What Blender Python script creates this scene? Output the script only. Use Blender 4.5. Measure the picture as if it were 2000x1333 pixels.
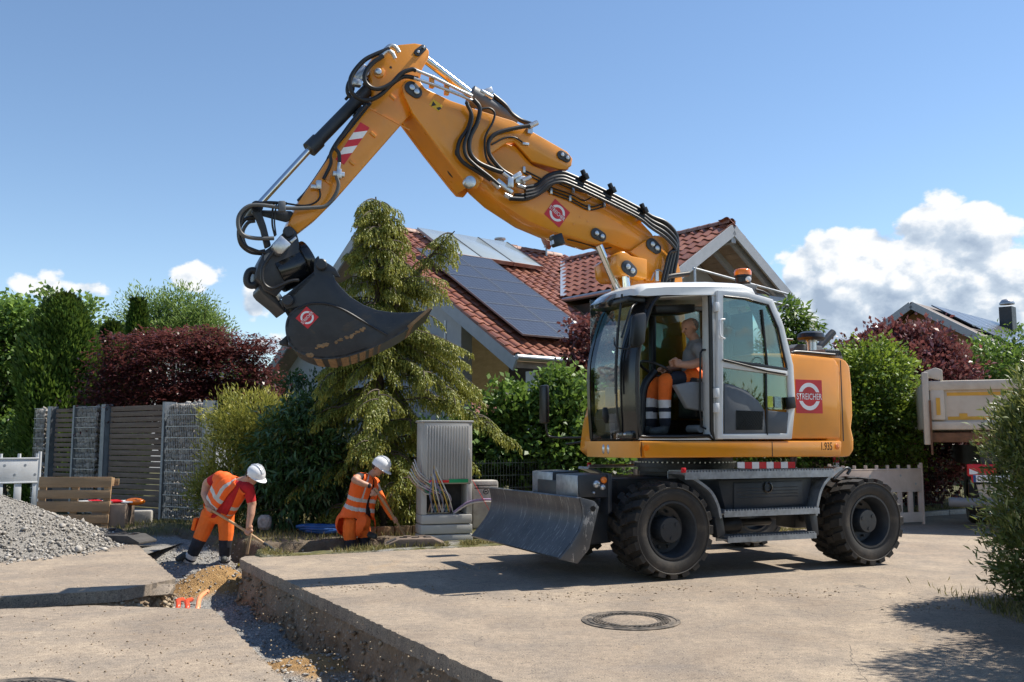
import bpy, bmesh, math, random
import numpy as np
from mathutils import Vector, Matrix

for o in list(bpy.data.objects): bpy.data.objects.remove(o)
SC = bpy.context.scene
COL = SC.collection
R = math.radians
RNG = np.random.default_rng(7)
random.seed(7)

# ------------------------------------------------------------------ camera
FPX = 1800.0                       # focal length in pixels of a 2000 px wide frame
PITCH = math.atan((862 - 666.5) / FPX)
CAMH = 1.4
cam = bpy.data.cameras.new('camera'); cam.sensor_width = 36.0
cam.lens = FPX / 2000 * 36.0; cam.clip_end = 6000; cam.clip_start = 0.05
camo = bpy.data.objects.new('camera', cam); COL.objects.link(camo)
camo.location = (0, 0, CAMH); camo.rotation_euler = (R(90) + PITCH, 0, 0)
SC.camera = camo

# ------------------------------------------------------------------ light and sky
SUN_EL, SUN_AZ = R(54), R(21)      # the sun stands to the right, a little behind the machine
SX, SY, SZ = math.cos(SUN_EL) * math.cos(SUN_AZ), math.cos(SUN_EL) * math.sin(SUN_AZ), math.sin(SUN_EL)
sun = bpy.data.lights.new('sun', 'SUN'); sun.energy = 4.9; sun.angle = R(0.53); sun.color = (1.0, 0.93, 0.82)
suno = bpy.data.objects.new('sun', sun); COL.objects.link(suno)
suno.rotation_euler = Vector((-SX, -SY, -SZ)).to_track_quat('-Z', 'Y').to_euler()
suno.location = (20, 8, 30)
SC.view_settings.view_transform = 'Standard'; SC.view_settings.look = 'None'
SC.view_settings.exposure = 0.62; SC.view_settings.gamma = 1.0

def build_world():
    w = bpy.data.worlds.new('World'); SC.world = w; w.use_nodes = True
    nt = w.node_tree; nt.nodes.clear(); L = nt.links
    N = nt.nodes.new
    out = N('ShaderNodeOutputWorld'); bg = N('ShaderNodeBackground'); L.new(bg.outputs[0], out.inputs[0])
    sky = N('ShaderNodeTexSky'); sky.sky_type = 'NISHITA'; sky.sun_disc = False
    sky.sun_elevation = SUN_EL; sky.sun_rotation = R(90) - SUN_AZ
    sky.altitude = 400; sky.air_density = 1.0; sky.dust_density = 0.0; sky.ozone_density = 1.0
    STR = 0.108
    bg.inputs[1].default_value = STR
    geo = N('ShaderNodeNewGeometry')
    def math_(op, a, b=None, c=None, clamp=False):
        n = N('ShaderNodeMath'); n.operation = op; n.use_clamp = clamp
        for i, x in enumerate((a, b, c)):
            if x is None: continue
            if isinstance(x, (int, float)): n.inputs[i].default_value = x
            else: L.new(x, n.inputs[i])
        return n.outputs[0]
    def sstep(x, a, b):
        n = N('ShaderNodeMapRange'); n.interpolation_type = 'SMOOTHSTEP'
        L.new(x, n.inputs[0]); n.inputs[1].default_value = a; n.inputs[2].default_value = b
        return n.outputs[0]
    tc = N('ShaderNodeTexCoord')
    sep = N('ShaderNodeSeparateXYZ'); L.new(tc.outputs['Generated'], sep.inputs[0])
    x, y, z = sep.outputs
    az = math_('ARCTAN2', x, y)                      # 0 straight ahead, + to the right
    el = math_('ARCSINE', z)
    # billows on the sphere of directions, stretched a little sideways
    def mapped(off):
        mp = N('ShaderNodeMapping'); L.new(tc.outputs['Generated'], mp.inputs[0]); mp.inputs['Scale'].default_value = (1, 1, 1.35)
        mp.inputs['Location'].default_value = off; return mp.outputs[0]
    def noise(vec, scale, detail, rough):
        n = N('ShaderNodeTexNoise'); n.noise_dimensions = '3D'; L.new(vec, n.inputs['Vector'])
        n.inputs['Scale'].default_value = scale; n.inputs['Detail'].default_value = detail; n.inputs['Roughness'].default_value = rough
        return n.outputs['Fac']
    def puff(vec, scale):                             # cauliflower billows: inverted cell distance
        v = N('ShaderNodeTexVoronoi'); v.voronoi_dimensions = '3D'; v.feature = 'F1'
        wv = N('ShaderNodeVectorMath'); wv.operation = 'MULTIPLY_ADD'
        nz = N('ShaderNodeTexNoise'); L.new(vec, nz.inputs['Vector']); nz.inputs['Scale'].default_value = scale * 1.5; nz.inputs['Detail'].default_value = 2
        L.new(nz.outputs['Color'], wv.inputs[0]); wv.inputs[1].default_value = (0.5 / scale,) * 3; L.new(vec, wv.inputs[2])
        L.new(wv.outputs[0], v.inputs['Vector']); v.inputs['Scale'].default_value = scale
        return math_('SUBTRACT', 1.0, v.outputs['Distance'])
    def detail(vec):
        a = math_('ADD', math_('MULTIPLY', puff(vec, 15), 0.70), math_('MULTIPLY', puff(vec, 38), 0.30))
        return math_('ADD', a, math_('MULTIPLY', math_('SUBTRACT', noise(vec, 34, 6, 0.62), 0.5), 0.55))
    det = detail(mapped((0, 0, 0))); det2 = detail(mapped((0.010, 0.0, 0.016)))
    # banks of cumulus: (azimuth, elevation of centre, half width, half height, strength)
    banks = [(0.350, 0.135, 0.085, 0.105, 1.9), (0.455, 0.128, 0.110, 0.112, 1.9), (0.560, 0.098, 0.12, 0.098, 1.9), (0.295, 0.085, 0.07, 0.075, 1.5),
             (0.43, 0.05, 0.26, 0.085, 1.6), (-0.273, 0.137, 0.034, 0.030, .75), (-0.345, 0.168, 0.036, 0.022, .52), (-0.262, 0.105, 0.050, 0.032, .6),
             (-0.445, 0.150, 0.06, 0.020, .50), (-0.31, 0.125, 0.026, 0.016, .9), (-0.56, 0.118, 0.09, 0.03, .5), (0.9, 0.11, 0.2, 0.1, 1), (1.5, 0.12, 0.25, 0.09, 1),
             (-1.0, 0.13, 0.2, 0.06, .9), (-1.6, 0.11, 0.3, 0.08, .9), (2.3, 0.14, 0.3, 0.09, 1), (-2.4, 0.12, 0.35, 0.08, 1), (3.0, 0.11, 0.2, 0.07, .9)]
    field = None
    for (a, e, wa, we, s) in banks:
        da = math_('DIVIDE', math_('SUBTRACT', az, a), wa); de = math_('DIVIDE', math_('SUBTRACT', el, e), we)
        d2 = math_('ADD', math_('MULTIPLY', da, da), math_('MULTIPLY', de, de))
        m = math_('MULTIPLY', math_('SUBTRACT', 1.0, math_('SQRT', d2)), s)
        field = m if field is None else math_('MAXIMUM', field, m)
    body = math_('ADD', field, math_('MULTIPLY', math_('SUBTRACT', det, 0.60), 1.25))
    dens = math_('MULTIPLY', sstep(body, 0.03, 0.20), sstep(el, 0.0, 0.03))
    shade = math_('MULTIPLY', math_('SUBTRACT', det, det2), 1.5)      # sides turned to the sun are brighter
    soft = noise(mapped((3, 1, 2)), 9, 3, 0.5)
    lit = math_('ADD', math_('ADD', math_('ADD', shade, math_('MULTIPLY', sstep(el, 0.05, 0.22), 0.42)), math_('MULTIPLY', math_('SUBTRACT', soft, 0.5), 0.7)), 0.20)
    lit = math_('ADD', lit, math_('MULTIPLY', math_('SUBTRACT', 1.0, sstep(body, 0.1, 0.7)), 0.22))
    ramp = N('ShaderNodeValToRGB'); L.new(lit, ramp.inputs[0])
    cr = ramp.color_ramp; cr.elements[0].position = 0.12; cr.elements[1].position = 0.72
    k = 1.0 / STR
    cr.elements[0].color = (0.25, 0.31, 0.40, 1); cr.elements[1].color = (0.66, 0.67, 0.68, 1)
    e = cr.elements.new(0.46); e.color = (0.39, 0.45, 0.525, 1)
    sc = N('ShaderNodeVectorMath'); sc.operation = 'SCALE'; L.new(ramp.outputs[0], sc.inputs[0]); sc.inputs[3].default_value = k
    mix = N('ShaderNodeMix'); mix.data_type = 'RGBA'
    L.new(math_('MULTIPLY', dens, 0.97), mix.inputs['Factor']); hs = N('ShaderNodeHueSaturation'); hs.inputs['Saturation'].default_value = 1.06; hs.inputs['Value'].default_value = 1.0; L.new(sky.outputs[0], hs.inputs['Color']); L.new(hs.outputs[0], mix.inputs['A']); L.new(sc.outputs[0], mix.inputs['B'])
    L.new(mix.outputs['Result'], bg.inputs[0])
build_world()
SC.world.cycles.sampling_method = 'MANUAL'; SC.world.cycles.sample_map_resolution = 256

# ------------------------------------------------------------------ pixel -> place
_c, _s = math.cos(PITCH), math.sin(PITCH)
def ray(px, py):
    u = (px - 1000) / FPX; v = (666.5 - py) / FPX
    return Vector((u, _c - v * _s, _s + v * _c))
def G(px, py, z=0.0):                     # the point of height z seen at this pixel
    r = ray(px, py); t = (z - CAMH) / r.z
    return Vector((r.x * t, r.y * t, z))
def at(px, py, Y):                        # the point at distance Y seen at this pixel
    r = ray(px, py); t = Y / r.y
    return Vector((r.x * t, Y, CAMH + r.z * t))
EXA = R(24)
EX = Vector((2.2934, 11.2002, 0))         # the excavator's slewing axis on the road
EH = Vector((-math.cos(EXA), -math.sin(EXA), 0)); EL = Vector((math.sin(EXA), -math.cos(EXA), 0))
def E(px, py, w):                         # excavator frame: forward, left (towards the camera), up
    r = ray(px, py); t = (w + EX.dot(EL)) / r.dot(EL)
    P = r * t; P.z += CAMH; D = P - EX
    return Vector((D.dot(EH), w, P.z))
def EW(P):                                # world -> excavator frame
    D = Vector(P) - EX; return Vector((D.dot(EH), D.dot(EL), P[2]))

# ------------------------------------------------------------------ mesh helpers
def frame(d):
    d = Vector(d).normalized()
    a = Vector((0, 0, 1)) if abs(d.z) < 0.9 else Vector((1, 0, 0))
    u = d.cross(a).normalized(); return d, u, d.cross(u)
def smooth_path(pts, n=6):
    P = [Vector(p) for p in pts]
    if len(P) < 3: return P
    Q = [P[0] * 2 - P[1]] + P + [P[-1] * 2 - P[-2]]; out = []
    for i in range(1, len(Q) - 2):
        a, b, c, d = Q[i - 1], Q[i], Q[i + 1], Q[i + 2]
        for k in range(n):
            t = k / n
            out.append(0.5 * ((2 * b) + (c - a) * t + (2 * a - 5 * b + 4 * c - d) * t * t + (3 * b - a - 3 * c + d) * t ** 3))
    out.append(P[-1]); return out

class MB:
    def __init__(s): s.v = []; s.f = []; s.m = []; s.mi = 0
    def add(s, V, F):
        o = len(s.v); s.v += [tuple(v) for v in V]; s.f += [tuple(i + o for i in f) for f in F]; s.m += [s.mi] * len(F); return s
    def box(s, c, size, M=None):
        x, y, z = [a / 2 for a in size]
        V = [Vector((i * x, j * y, k * z)) for i in (-1, 1) for j in (-1, 1) for k in (-1, 1)]
        if M is not None: V = [M @ v for v in V]
        V = [v + Vector(c) for v in V]
        return s.add(V, [(0, 1, 3, 2), (4, 6, 7, 5), (0, 4, 5, 1), (2, 3, 7, 6), (0, 2, 6, 4), (1, 5, 7, 3)])
    def beam(s, a, b, w, h, up=(0, 0, 1)):      # a bar from a to b, w across, h along up
        a, b = Vector(a), Vector(b); d = (b - a).normalized(); up = Vector(up)
        if abs(d.dot(up)) > 0.98: up = Vector((1, 0, 0))
        r = d.cross(up).normalized(); u = r.cross(d)
        V = [p + r * (i * w / 2) + u * (j * h / 2) for p in (a, b) for i in (-1, 1) for j in (-1, 1)]
        return s.add(V, [(0, 1, 3, 2), (4, 6, 7, 5), (0, 4, 5, 1), (2, 3, 7, 6), (0, 2, 6, 4), (1, 5, 7, 3)])
    def extrude(s, pts, vec):
        P = [Vector(p) for p in pts]; n = len(P); vec = Vector(vec)
        return s.add(P + [p + vec for p in P], [tuple(range(n)), tuple(range(2 * n - 1, n - 1, -1))] + [(i, (i + 1) % n, n + (i + 1) % n, n + i) for i in range(n)])
    def loft(s, rings, closed=True, caps=True):
        n = len(rings[0]); V = [Vector(p) for r in rings for p in r]; F = []
        for k in range(len(rings) - 1):
            for i in range(n if closed else n - 1):
                j = (i + 1) % n; F.append((k * n + i, k * n + j, (k + 1) * n + j, (k + 1) * n + i))
        if caps and closed: F += [tuple(range(n - 1, -1, -1)), tuple(range((len(rings) - 1) * n, len(rings) * n))]
        return s.add(V, F)
    def cyl(s, a, b, r0, r1=None, n=14):
        r1 = r0 if r1 is None else r1; a, b = Vector(a), Vector(b); d, u, w = frame(b - a)
        return s.loft([[p + (u * math.cos(t) + w * math.sin(t)) * r for t in [2 * math.pi * i / n for i in range(n)]] for p, r in ((a, r0), (b, r1))])
    def tube(s, pts, r, n=8, sub=6):
        P = smooth_path(pts, sub) if sub else [Vector(p) for p in pts]; rings = []
        d0, u, w = frame(P[1] - P[0])
        for i, p in enumerate(P):
            d = (P[min(i + 1, len(P) - 1)] - P[max(i - 1, 0)]).normalized()
            u = (u - d * u.dot(d)).normalized(); w = d.cross(u)
            rr = r[min(int(i * len(r) / len(P)), len(r) - 1)] if isinstance(r, (list, tuple)) else r
            rings.append([p + (u * math.cos(t) + w * math.sin(t)) * rr for t in [2 * math.pi * k / n for k in range(n)]])
        return s.loft(rings)
    def lathe(s, prof, o, ax, n=24, caps=False):
        d, u, w = frame(ax); o = Vector(o)
        return s.loft([[o + d * h + (u * math.cos(t) + w * math.sin(t)) * r for t in [2 * math.pi * i / n for i in range(n)]] for r, h in prof], caps=caps)
    def ball(s, c, r, n=12, M=None):
        c = Vector(c); r = (r, r, r) if isinstance(r, (int, float)) else r; rings = []
        m = max(6, n // 2 + 2)
        for k in range(m + 1):
            t = math.pi * (k + (0.02 if k == 0 else -0.02 if k == m else 0)) / m; ring = []
            for i in range(n):
                a = 2 * math.pi * i / n; p = Vector((r[0] * math.sin(t) * math.cos(a), r[1] * math.sin(t) * math.sin(a), r[2] * math.cos(t)))
                ring.append(c + (M @ p if M is not None else p))
            rings.append(ring)
        return s.loft(rings)
    def build(s, name, mat, parent=None, smooth=None, bevel=0, seg=2, fix=True):
        me = bpy.data.meshes.new(name)
        if s.f and fix:
            bm = bmesh.new(); vs = [bm.verts.new(v) for v in s.v]
            for f, m in zip(s.f, s.m):
                try: bf = bm.faces.new([vs[i] for i in f]); bf.material_index = m
                except ValueError: pass
            bmesh.ops.recalc_face_normals(bm, faces=bm.faces)
            if bevel:
                ed = [e for e in bm.edges if len(e.link_faces) == 2 and e.calc_face_angle(0) > 0.5]
                bmesh.ops.bevel(bm, geom=ed, offset=bevel, segments=seg, affect='EDGES', profile=0.5, clamp_overlap=True)
            bm.to_mesh(me); bm.free()
        else: me.from_pydata(s.v, [], s.f)
        mats = mat if isinstance(mat, (list, tuple)) else [mat]
        for m in mats: me.materials.append(m)
        if smooth or bevel:
            me.polygons.foreach_set('use_smooth', [True] * len(me.polygons))
            me.set_sharp_from_angle(angle=R(smooth or 40))
        return link(bpy.data.objects.new(name, me), parent)

def link(o, parent=None):
    COL.objects.link(o)
    if parent is not None: o.parent = parent
    return o
def tag(o, label=None, cat=None, group=None, kind=None):
    for k, v in (('label', label), ('category', cat), ('group', group), ('kind', kind)):
        if v: o[k] = v
    return o
def thing(name, label, cat, loc=(0, 0, 0), rz=0.0, group=None):
    o = bpy.data.objects.new(name, None); o.empty_display_size = 0.1; COL.objects.link(o)
    o.location = loc; o.rotation_euler = (0, 0, rz); o['_o'] = 0; del o['_o']
    return tag(o, label, cat, group)
def rel(o, P):                               # world point -> frame of an unrotated Empty
    return Vector(P) - o.location
def mesh_np(name, V, F, mat, parent=None, attr=None, smooth=False, kind=None):
    """V (n,3), F (m,k) arrays; attr = per-face float called tint"""
    me = bpy.data.meshes.new(name); m, k = F.shape
    me.vertices.add(len(V)); me.vertices.foreach_set('co', V.astype(np.float32).ravel())
    me.loops.add(m * k); me.loops.foreach_set('vertex_index', F.astype(np.int32).ravel())
    me.polygons.add(m); me.polygons.foreach_set('loop_start', np.arange(0, m * k, k, dtype=np.int32))
    if attr is not None:
        a = me.attributes.new('tint', 'FLOAT', 'FACE'); a.data.foreach_set('value', attr.astype(np.float32))
    if smooth: me.polygons.foreach_set('use_smooth', [True] * m)
    me.update(calc_edges=True)
    for mm in (mat if isinstance(mat, (list, tuple)) else [mat]): me.materials.append(mm)
    o = link(bpy.data.objects.new(name, me), parent)
    if kind: o['kind'] = kind
    return o

# ------------------------------------------------------------------ materials
def srgb(r, g, b): return tuple((c / 255 / 12.92) if c / 255 < 0.04045 else ((c / 255 + 0.055) / 1.055) ** 2.4 for c in (r, g, b))
class NT:
    def __init__(s, name):
        s.mat = bpy.data.materials.new(name); s.mat.use_nodes = True; s.t = s.mat.node_tree
        s.b = s.t.nodes['Principled BSDF']; s.out = s.t.nodes['Material Output']
        s.co = s.t.nodes.new('ShaderNodeTexCoord').outputs['Object']
    def n(s, typ, **kw):
        x = s.t.nodes.new(typ)
        for k, v in kw.items(): setattr(x, k, v)
        return x
    def l(s, a, b): s.t.links.new(a, b)
    def noise(s, scale, detail=5, rough=0.55, dist=0.0, stretch=None, out='Fac'):
        x = s.n('ShaderNodeTexNoise'); src = s.co
        if stretch:
            m = s.n('ShaderNodeMapping'); s.l(src, m.inputs[0]); m.inputs['Scale'].default_value = stretch; src = m.outputs[0]
        s.l(src, x.inputs['Vector']); x.inputs['Scale'].default_value = scale; x.inputs['Detail'].default_value = detail
        x.inputs['Roughness'].default_value = rough; x.inputs['Distortion'].default_value = dist
        return x.outputs[out]
    def ramp(s, fac, stops):
        x = s.n('ShaderNodeValToRGB'); s.l(fac, x.inputs[0]); e = x.color_ramp.elements
        while len(e) < len(stops): e.new(0.5)
        for q, (p, c) in zip(e, stops): q.position = p; q.color = (*c, 1) if len(c) == 3 else c
        return x.outputs[0]
    def mix(s, fac, a, b, mode='MIX'):
        x = s.n('ShaderNodeMix', data_type='RGBA', blend_type=mode)
        for v, i in ((fac, 'Factor'), (a, 'A'), (b, 'B')):
            if isinstance(v, (int, float)): x.inputs[i].default_value = v
            elif isinstance(v, tuple): x.inputs[i].default_value = (*v, 1) if len(v) == 3 else v
            else: s.l(v, x.inputs[i])
        return x.outputs['Result']
    def math(s, op, a, b=None):
        x = s.n('ShaderNodeMath', operation=op)
        for i, v in enumerate((a, b)):
            if v is None: continue
            if isinstance(v, (int, float)): x.inputs[i].default_value = v
            else: s.l(v, x.inputs[i])
        return x.outputs[0]
    def bump(s, h, strength=0.3, dist=0.01):
        x = s.n('ShaderNodeBump'); x.inputs['Strength'].default_value = strength; x.inputs['Distance'].default_value = dist
        s.l(h, x.inputs['Height']); s.l(x.outputs[0], s.b.inputs['Normal']); return x
    def set(s, **kw):
        for k, v in kw.items():
            i = s.b.inputs[k.replace('_', ' ')]
            if isinstance(v, (int, float)): i.default_value = v
            elif isinstance(v, tuple): i.default_value = (*v, 1) if len(v) == 3 and i.type == 'RGBA' else v
            else: s.l(v, i)
        return s
def PM(name, col, rough=0.5, metal=0.0, var=0.12, scale=8, bump=0.0, bscale=60, coat=0.0, dirt=None, dscale=2.5, damt=0.5, stretch=None):
    t = NT(name); lo = tuple(max(0, c * (1 - var)) for c in col); hi = tuple(min(1, c * (1 + var)) for c in col)
    c = t.ramp(t.noise(scale, 6, 0.6, 0.3, stretch), [(0.3, lo), (0.7, hi)])
    if dirt: c = t.mix(t.ramp(t.noise(dscale, 7, 0.65, 0.4), [(0.45, (0, 0, 0)), (0.75, (damt,) * 3)]), c, dirt)
    t.set(Base_Color=c, Metallic=metal)
    t.set(Roughness=t.ramp(t.noise(scale * 1.7, 4), [(0.25, (max(0.02, rough * 0.8),) * 3), (0.75, (min(1, rough * 1.2),) * 3)]))
    if coat: t.set(Coat_Weight=coat, Coat_Roughness=0.08)
    if bump: t.bump(t.noise(bscale, 5), bump, 0.01)
    return t.mat

M = {}
M['orange'] = PM('excavator_orange', (0.78, 0.285, 0.009), 0.32, var=0.06, scale=3, bump=0.05, bscale=120, coat=0.5, dirt=(0.42, 0.25, 0.10), dscale=1.9, damt=0.26)
M['dark'] = PM('anthracite_paint', (0.030, 0.036, 0.044), 0.42, var=0.2, scale=5, bump=0.06, bscale=70, dirt=(0.13, 0.11, 0.09), damt=0.22)
M['cast'] = PM('cast_steel_dark', (0.022, 0.026, 0.033), 0.45, var=0.25, scale=9, bump=0.12, bscale=60, dirt=(0.09, 0.075, 0.06), damt=0.2)
M['hose'] = PM('hose_rubber', (0.012, 0.012, 0.013), 0.42, var=0.2, bump=0.08, bscale=200)
M['hosegrey'] = PM('hose_grey', (0.10, 0.10, 0.095), 0.5, var=0.15)
M['chrome'] = PM('chrome_rod', (0.72, 0.74, 0.76), 0.12, 1.0, var=0.04)
M['zinc'] = PM('zinc_steel', (0.55, 0.56, 0.57), 0.32, 0.9, var=0.15, scale=20)
M['galv'] = PM('galvanised_steel', (0.33, 0.36, 0.40), 0.45, 0.7, var=0.25, scale=14)
M['white'] = PM('cab_white_paint', (0.72, 0.73, 0.72), 0.32, var=0.04, coat=0.4, dirt=(0.45, 0.42, 0.36), damt=0.12)
M['black'] = PM('black_plastic', (0.010, 0.011, 0.013), 0.38, var=0.2, bump=0.05, bscale=150)
M['blackgloss'] = PM('black_gloss', (0.008, 0.009, 0.011), 0.2, var=0.1, coat=0.3)
M['greyplas'] = PM('grey_plastic', (0.115, 0.125, 0.135), 0.55, var=0.08, bump=0.08, bscale=180)
M['midgrey'] = PM('mid_grey_trim', (0.20, 0.21, 0.22), 0.5, var=0.08)
M['red'] = PM('sign_red', (0.60, 0.012, 0.022), 0.35, var=0.05)
M['sigwhite'] = PM('sign_white', (0.82, 0.83, 0.84), 0.35, var=0.03)
M['text'] = PM('lettering_black', (0.012, 0.012, 0.012), 0.4, var=0.05)
M['yellow'] = PM('warning_yellow', (0.75, 0.45, 0.01), 0.4, var=0.05)
def tyre_mat():
    t = NT('tyre_rubber')
    n = t.noise(3.0, 6, 0.65); c = t.ramp(n, [(0.3, (0.016, 0.015, 0.014)), (0.55, (0.036, 0.032, 0.028)), (0.75, (0.11, 0.090, 0.068))])
    t.set(Base_Color=c, Roughness=0.72); t.bump(t.noise(60, 5), 0.25, 0.006); return t.mat
M['tyre'] = tyre_mat()
def glass_mat(name, tint, refl=0.18, amt=0.35):
    t = NT(name); tr = t.n('ShaderNodeBsdfTransparent'); tr.inputs[0].default_value = (*tint, 1)
    gl = t.n('ShaderNodeBsdfGlossy'); gl.inputs['Roughness'].default_value = 0.02
    mx = t.n('ShaderNodeMixShader'); fr = t.n('ShaderNodeFresnel'); fr.inputs[0].default_value = 1.5
    t.l(t.math('ADD', t.math('MULTIPLY', fr.outputs[0], 1.0), refl * 0.3), mx.inputs[0]); t.l(tr.outputs[0], mx.inputs[1]); t.l(gl.outputs[0], mx.inputs[2])
    t.l(mx.outputs[0], t.out.inputs[0]); return t.mat
M['glass'] = glass_mat('cab_glass', (0.62, 0.80, 0.76))
M['clear'] = glass_mat('clear_glass', (0.88, 0.92, 0.92))
M['amber'] = PM('amber_lens', (0.85, 0.20, 0.01), 0.15, var=0.1, coat=0.6)
M['lamp'] = PM('lamp_glass', (0.55, 0.58, 0.62), 0.12, 0.6, var=0.2, scale=60)
def hazard_mat():
    return None
def bucket_mat():
    t = NT('worn_bucket_steel')
    base = t.ramp(t.noise(6, 6), [(0.3, (0.012, 0.016, 0.024)), (0.7, (0.028, 0.033, 0.042))])
    scr = t.ramp(t.noise(30, 8, 0.7, 0, (0.12, 1, 1.6)), [(0.60, (0, 0, 0)), (0.72, (0.5, 0.5, 0.5))])
    c = t.mix(scr, base, (0.12, 0.10, 0.085))
    mud = t.ramp(t.noise(3.2, 8, 0.62, 0.6), [(0.60, (0, 0, 0)), (0.68, (0.8,) * 3)])
    t.set(Base_Color=t.mix(mud, c, (0.055, 0.045, 0.036)), Roughness=0.42); t.bump(t.noise(40, 6), 0.15, 0.006); return t.mat
M['bucket'] = bucket_mat()
M['mud'] = PM('dry_mud', (0.26, 0.165, 0.085), 0.9, var=0.35, scale=14, bump=0.6, bscale=40)
def blade_mat():
    t = NT('scratched_blade')
    c = t.ramp(t.noise(4, 6), [(0.3, (0.060, 0.066, 0.076)), (0.7, (0.105, 0.112, 0.124))])
    s1 = t.ramp(t.noise(13, 8, 0.78, 0, (0.7, 2.8, 0.20)), [(0.565, (0, 0, 0)), (0.60, (0.8,) * 3)])
    c = t.mix(s1, c, (0.36, 0.36, 0.36))
    t.set(Base_Color=t.mix(t.ramp(t.noise(1.8, 6), [(0.55, (0, 0, 0)), (0.8, (0.5,) * 3)]), c, (0.20, 0.15, 0.11)), Roughness=0.4, Metallic=0.35); t.bump(t.noise(50, 5), 0.1, 0.005); return t.mat
M['blade'] = blade_mat()

def text_obj(name, body, parent, mat, M4, width=None, height=0.1, bold=0.0, depth=0.002, squeeze=None):
    """flat lettering as a mesh; M4 places it: local x along the line, y up, z out of the surface"""
    cu = bpy.data.curves.new(name, 'FONT'); cu.body = body; cu.align_x = 'CENTER'; cu.align_y = 'CENTER'
    cu.size = 1.0; cu.extrude = 0.0; cu.offset = bold; cu.resolution_u = 3
    o = bpy.data.objects.new(name, cu); COL.objects.link(o)
    dg = bpy.context.evaluated_depsgraph_get(); me = bpy.data.meshes.new_from_object(o.evaluated_get(dg))
    bpy.data.objects.remove(o); bpy.data.curves.remove(cu)
    V = np.array([v.co[:] for v in me.vertices]); lo, hi = V.min(0), V.max(0); c = (lo + hi) / 2
    sy = height / (hi[1] - lo[1]); sx = (width / (hi[0] - lo[0])) if width else sy * (squeeze or 1)
    me.transform(M4 @ Matrix.Diagonal((sx, sy, 1, 1)) @ Matrix.Translation((-c[0], -c[1], 0)))
    me.materials.clear(); me.materials.append(mat)
    o = bpy.data.objects.new(name, me); return link(o, parent)
def placed(o, x, y, z):                      # 4x4 from origin and the three axes
    x, y, z = Vector(x).normalized(), Vector(y).normalized(), Vector(z).normalized()
    return Matrix(((x.x, y.x, z.x, o[0]), (x.y, y.y, z.y, o[1]), (x.z, y.z, z.z, o[2]), (0, 0, 0, 1)))
# ================================================================== ground, road, trench
def vnoise(x, y, seed=0):
    def hsh(i, j): 
        n = (i * 374761393 + j * 668265263 + seed * 974711) & 0x7fffffff
        n = ((n ^ (n >> 13)) * 1274126177) & 0x7fffffff
        return ((n ^ (n >> 16)) & 0xffff) / 65535.0
    xi, yi = np.floor(x).astype(np.int64), np.floor(y).astype(np.int64); fx, fy = x - xi, y - yi
    fx, fy = fx * fx * (3 - 2 * fx), fy * fy * (3 - 2 * fy)
    a, b, c, d = hsh(xi, yi), hsh(xi + 1, yi), hsh(xi, yi + 1), hsh(xi + 1, yi + 1)
    return (a * (1 - fx) + b * fx) * (1 - fy) + (c * (1 - fx) + d * fx) * fy
def fbm(x, y, o=4, seed=0, g=0.55):
    s = np.zeros_like(x, dtype=float); a, f = 1.0, 1.0; t = 0
    for k in range(o): s += a * (vnoise(x * f, y * f, seed + k) - 0.5); t += a; a *= g; f *= 2.03
    return s / t
def sm(x, a, b): t = np.clip((x - a) / (b - a), 0, 1); return t * t * (3 - 2 * t)

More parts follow.
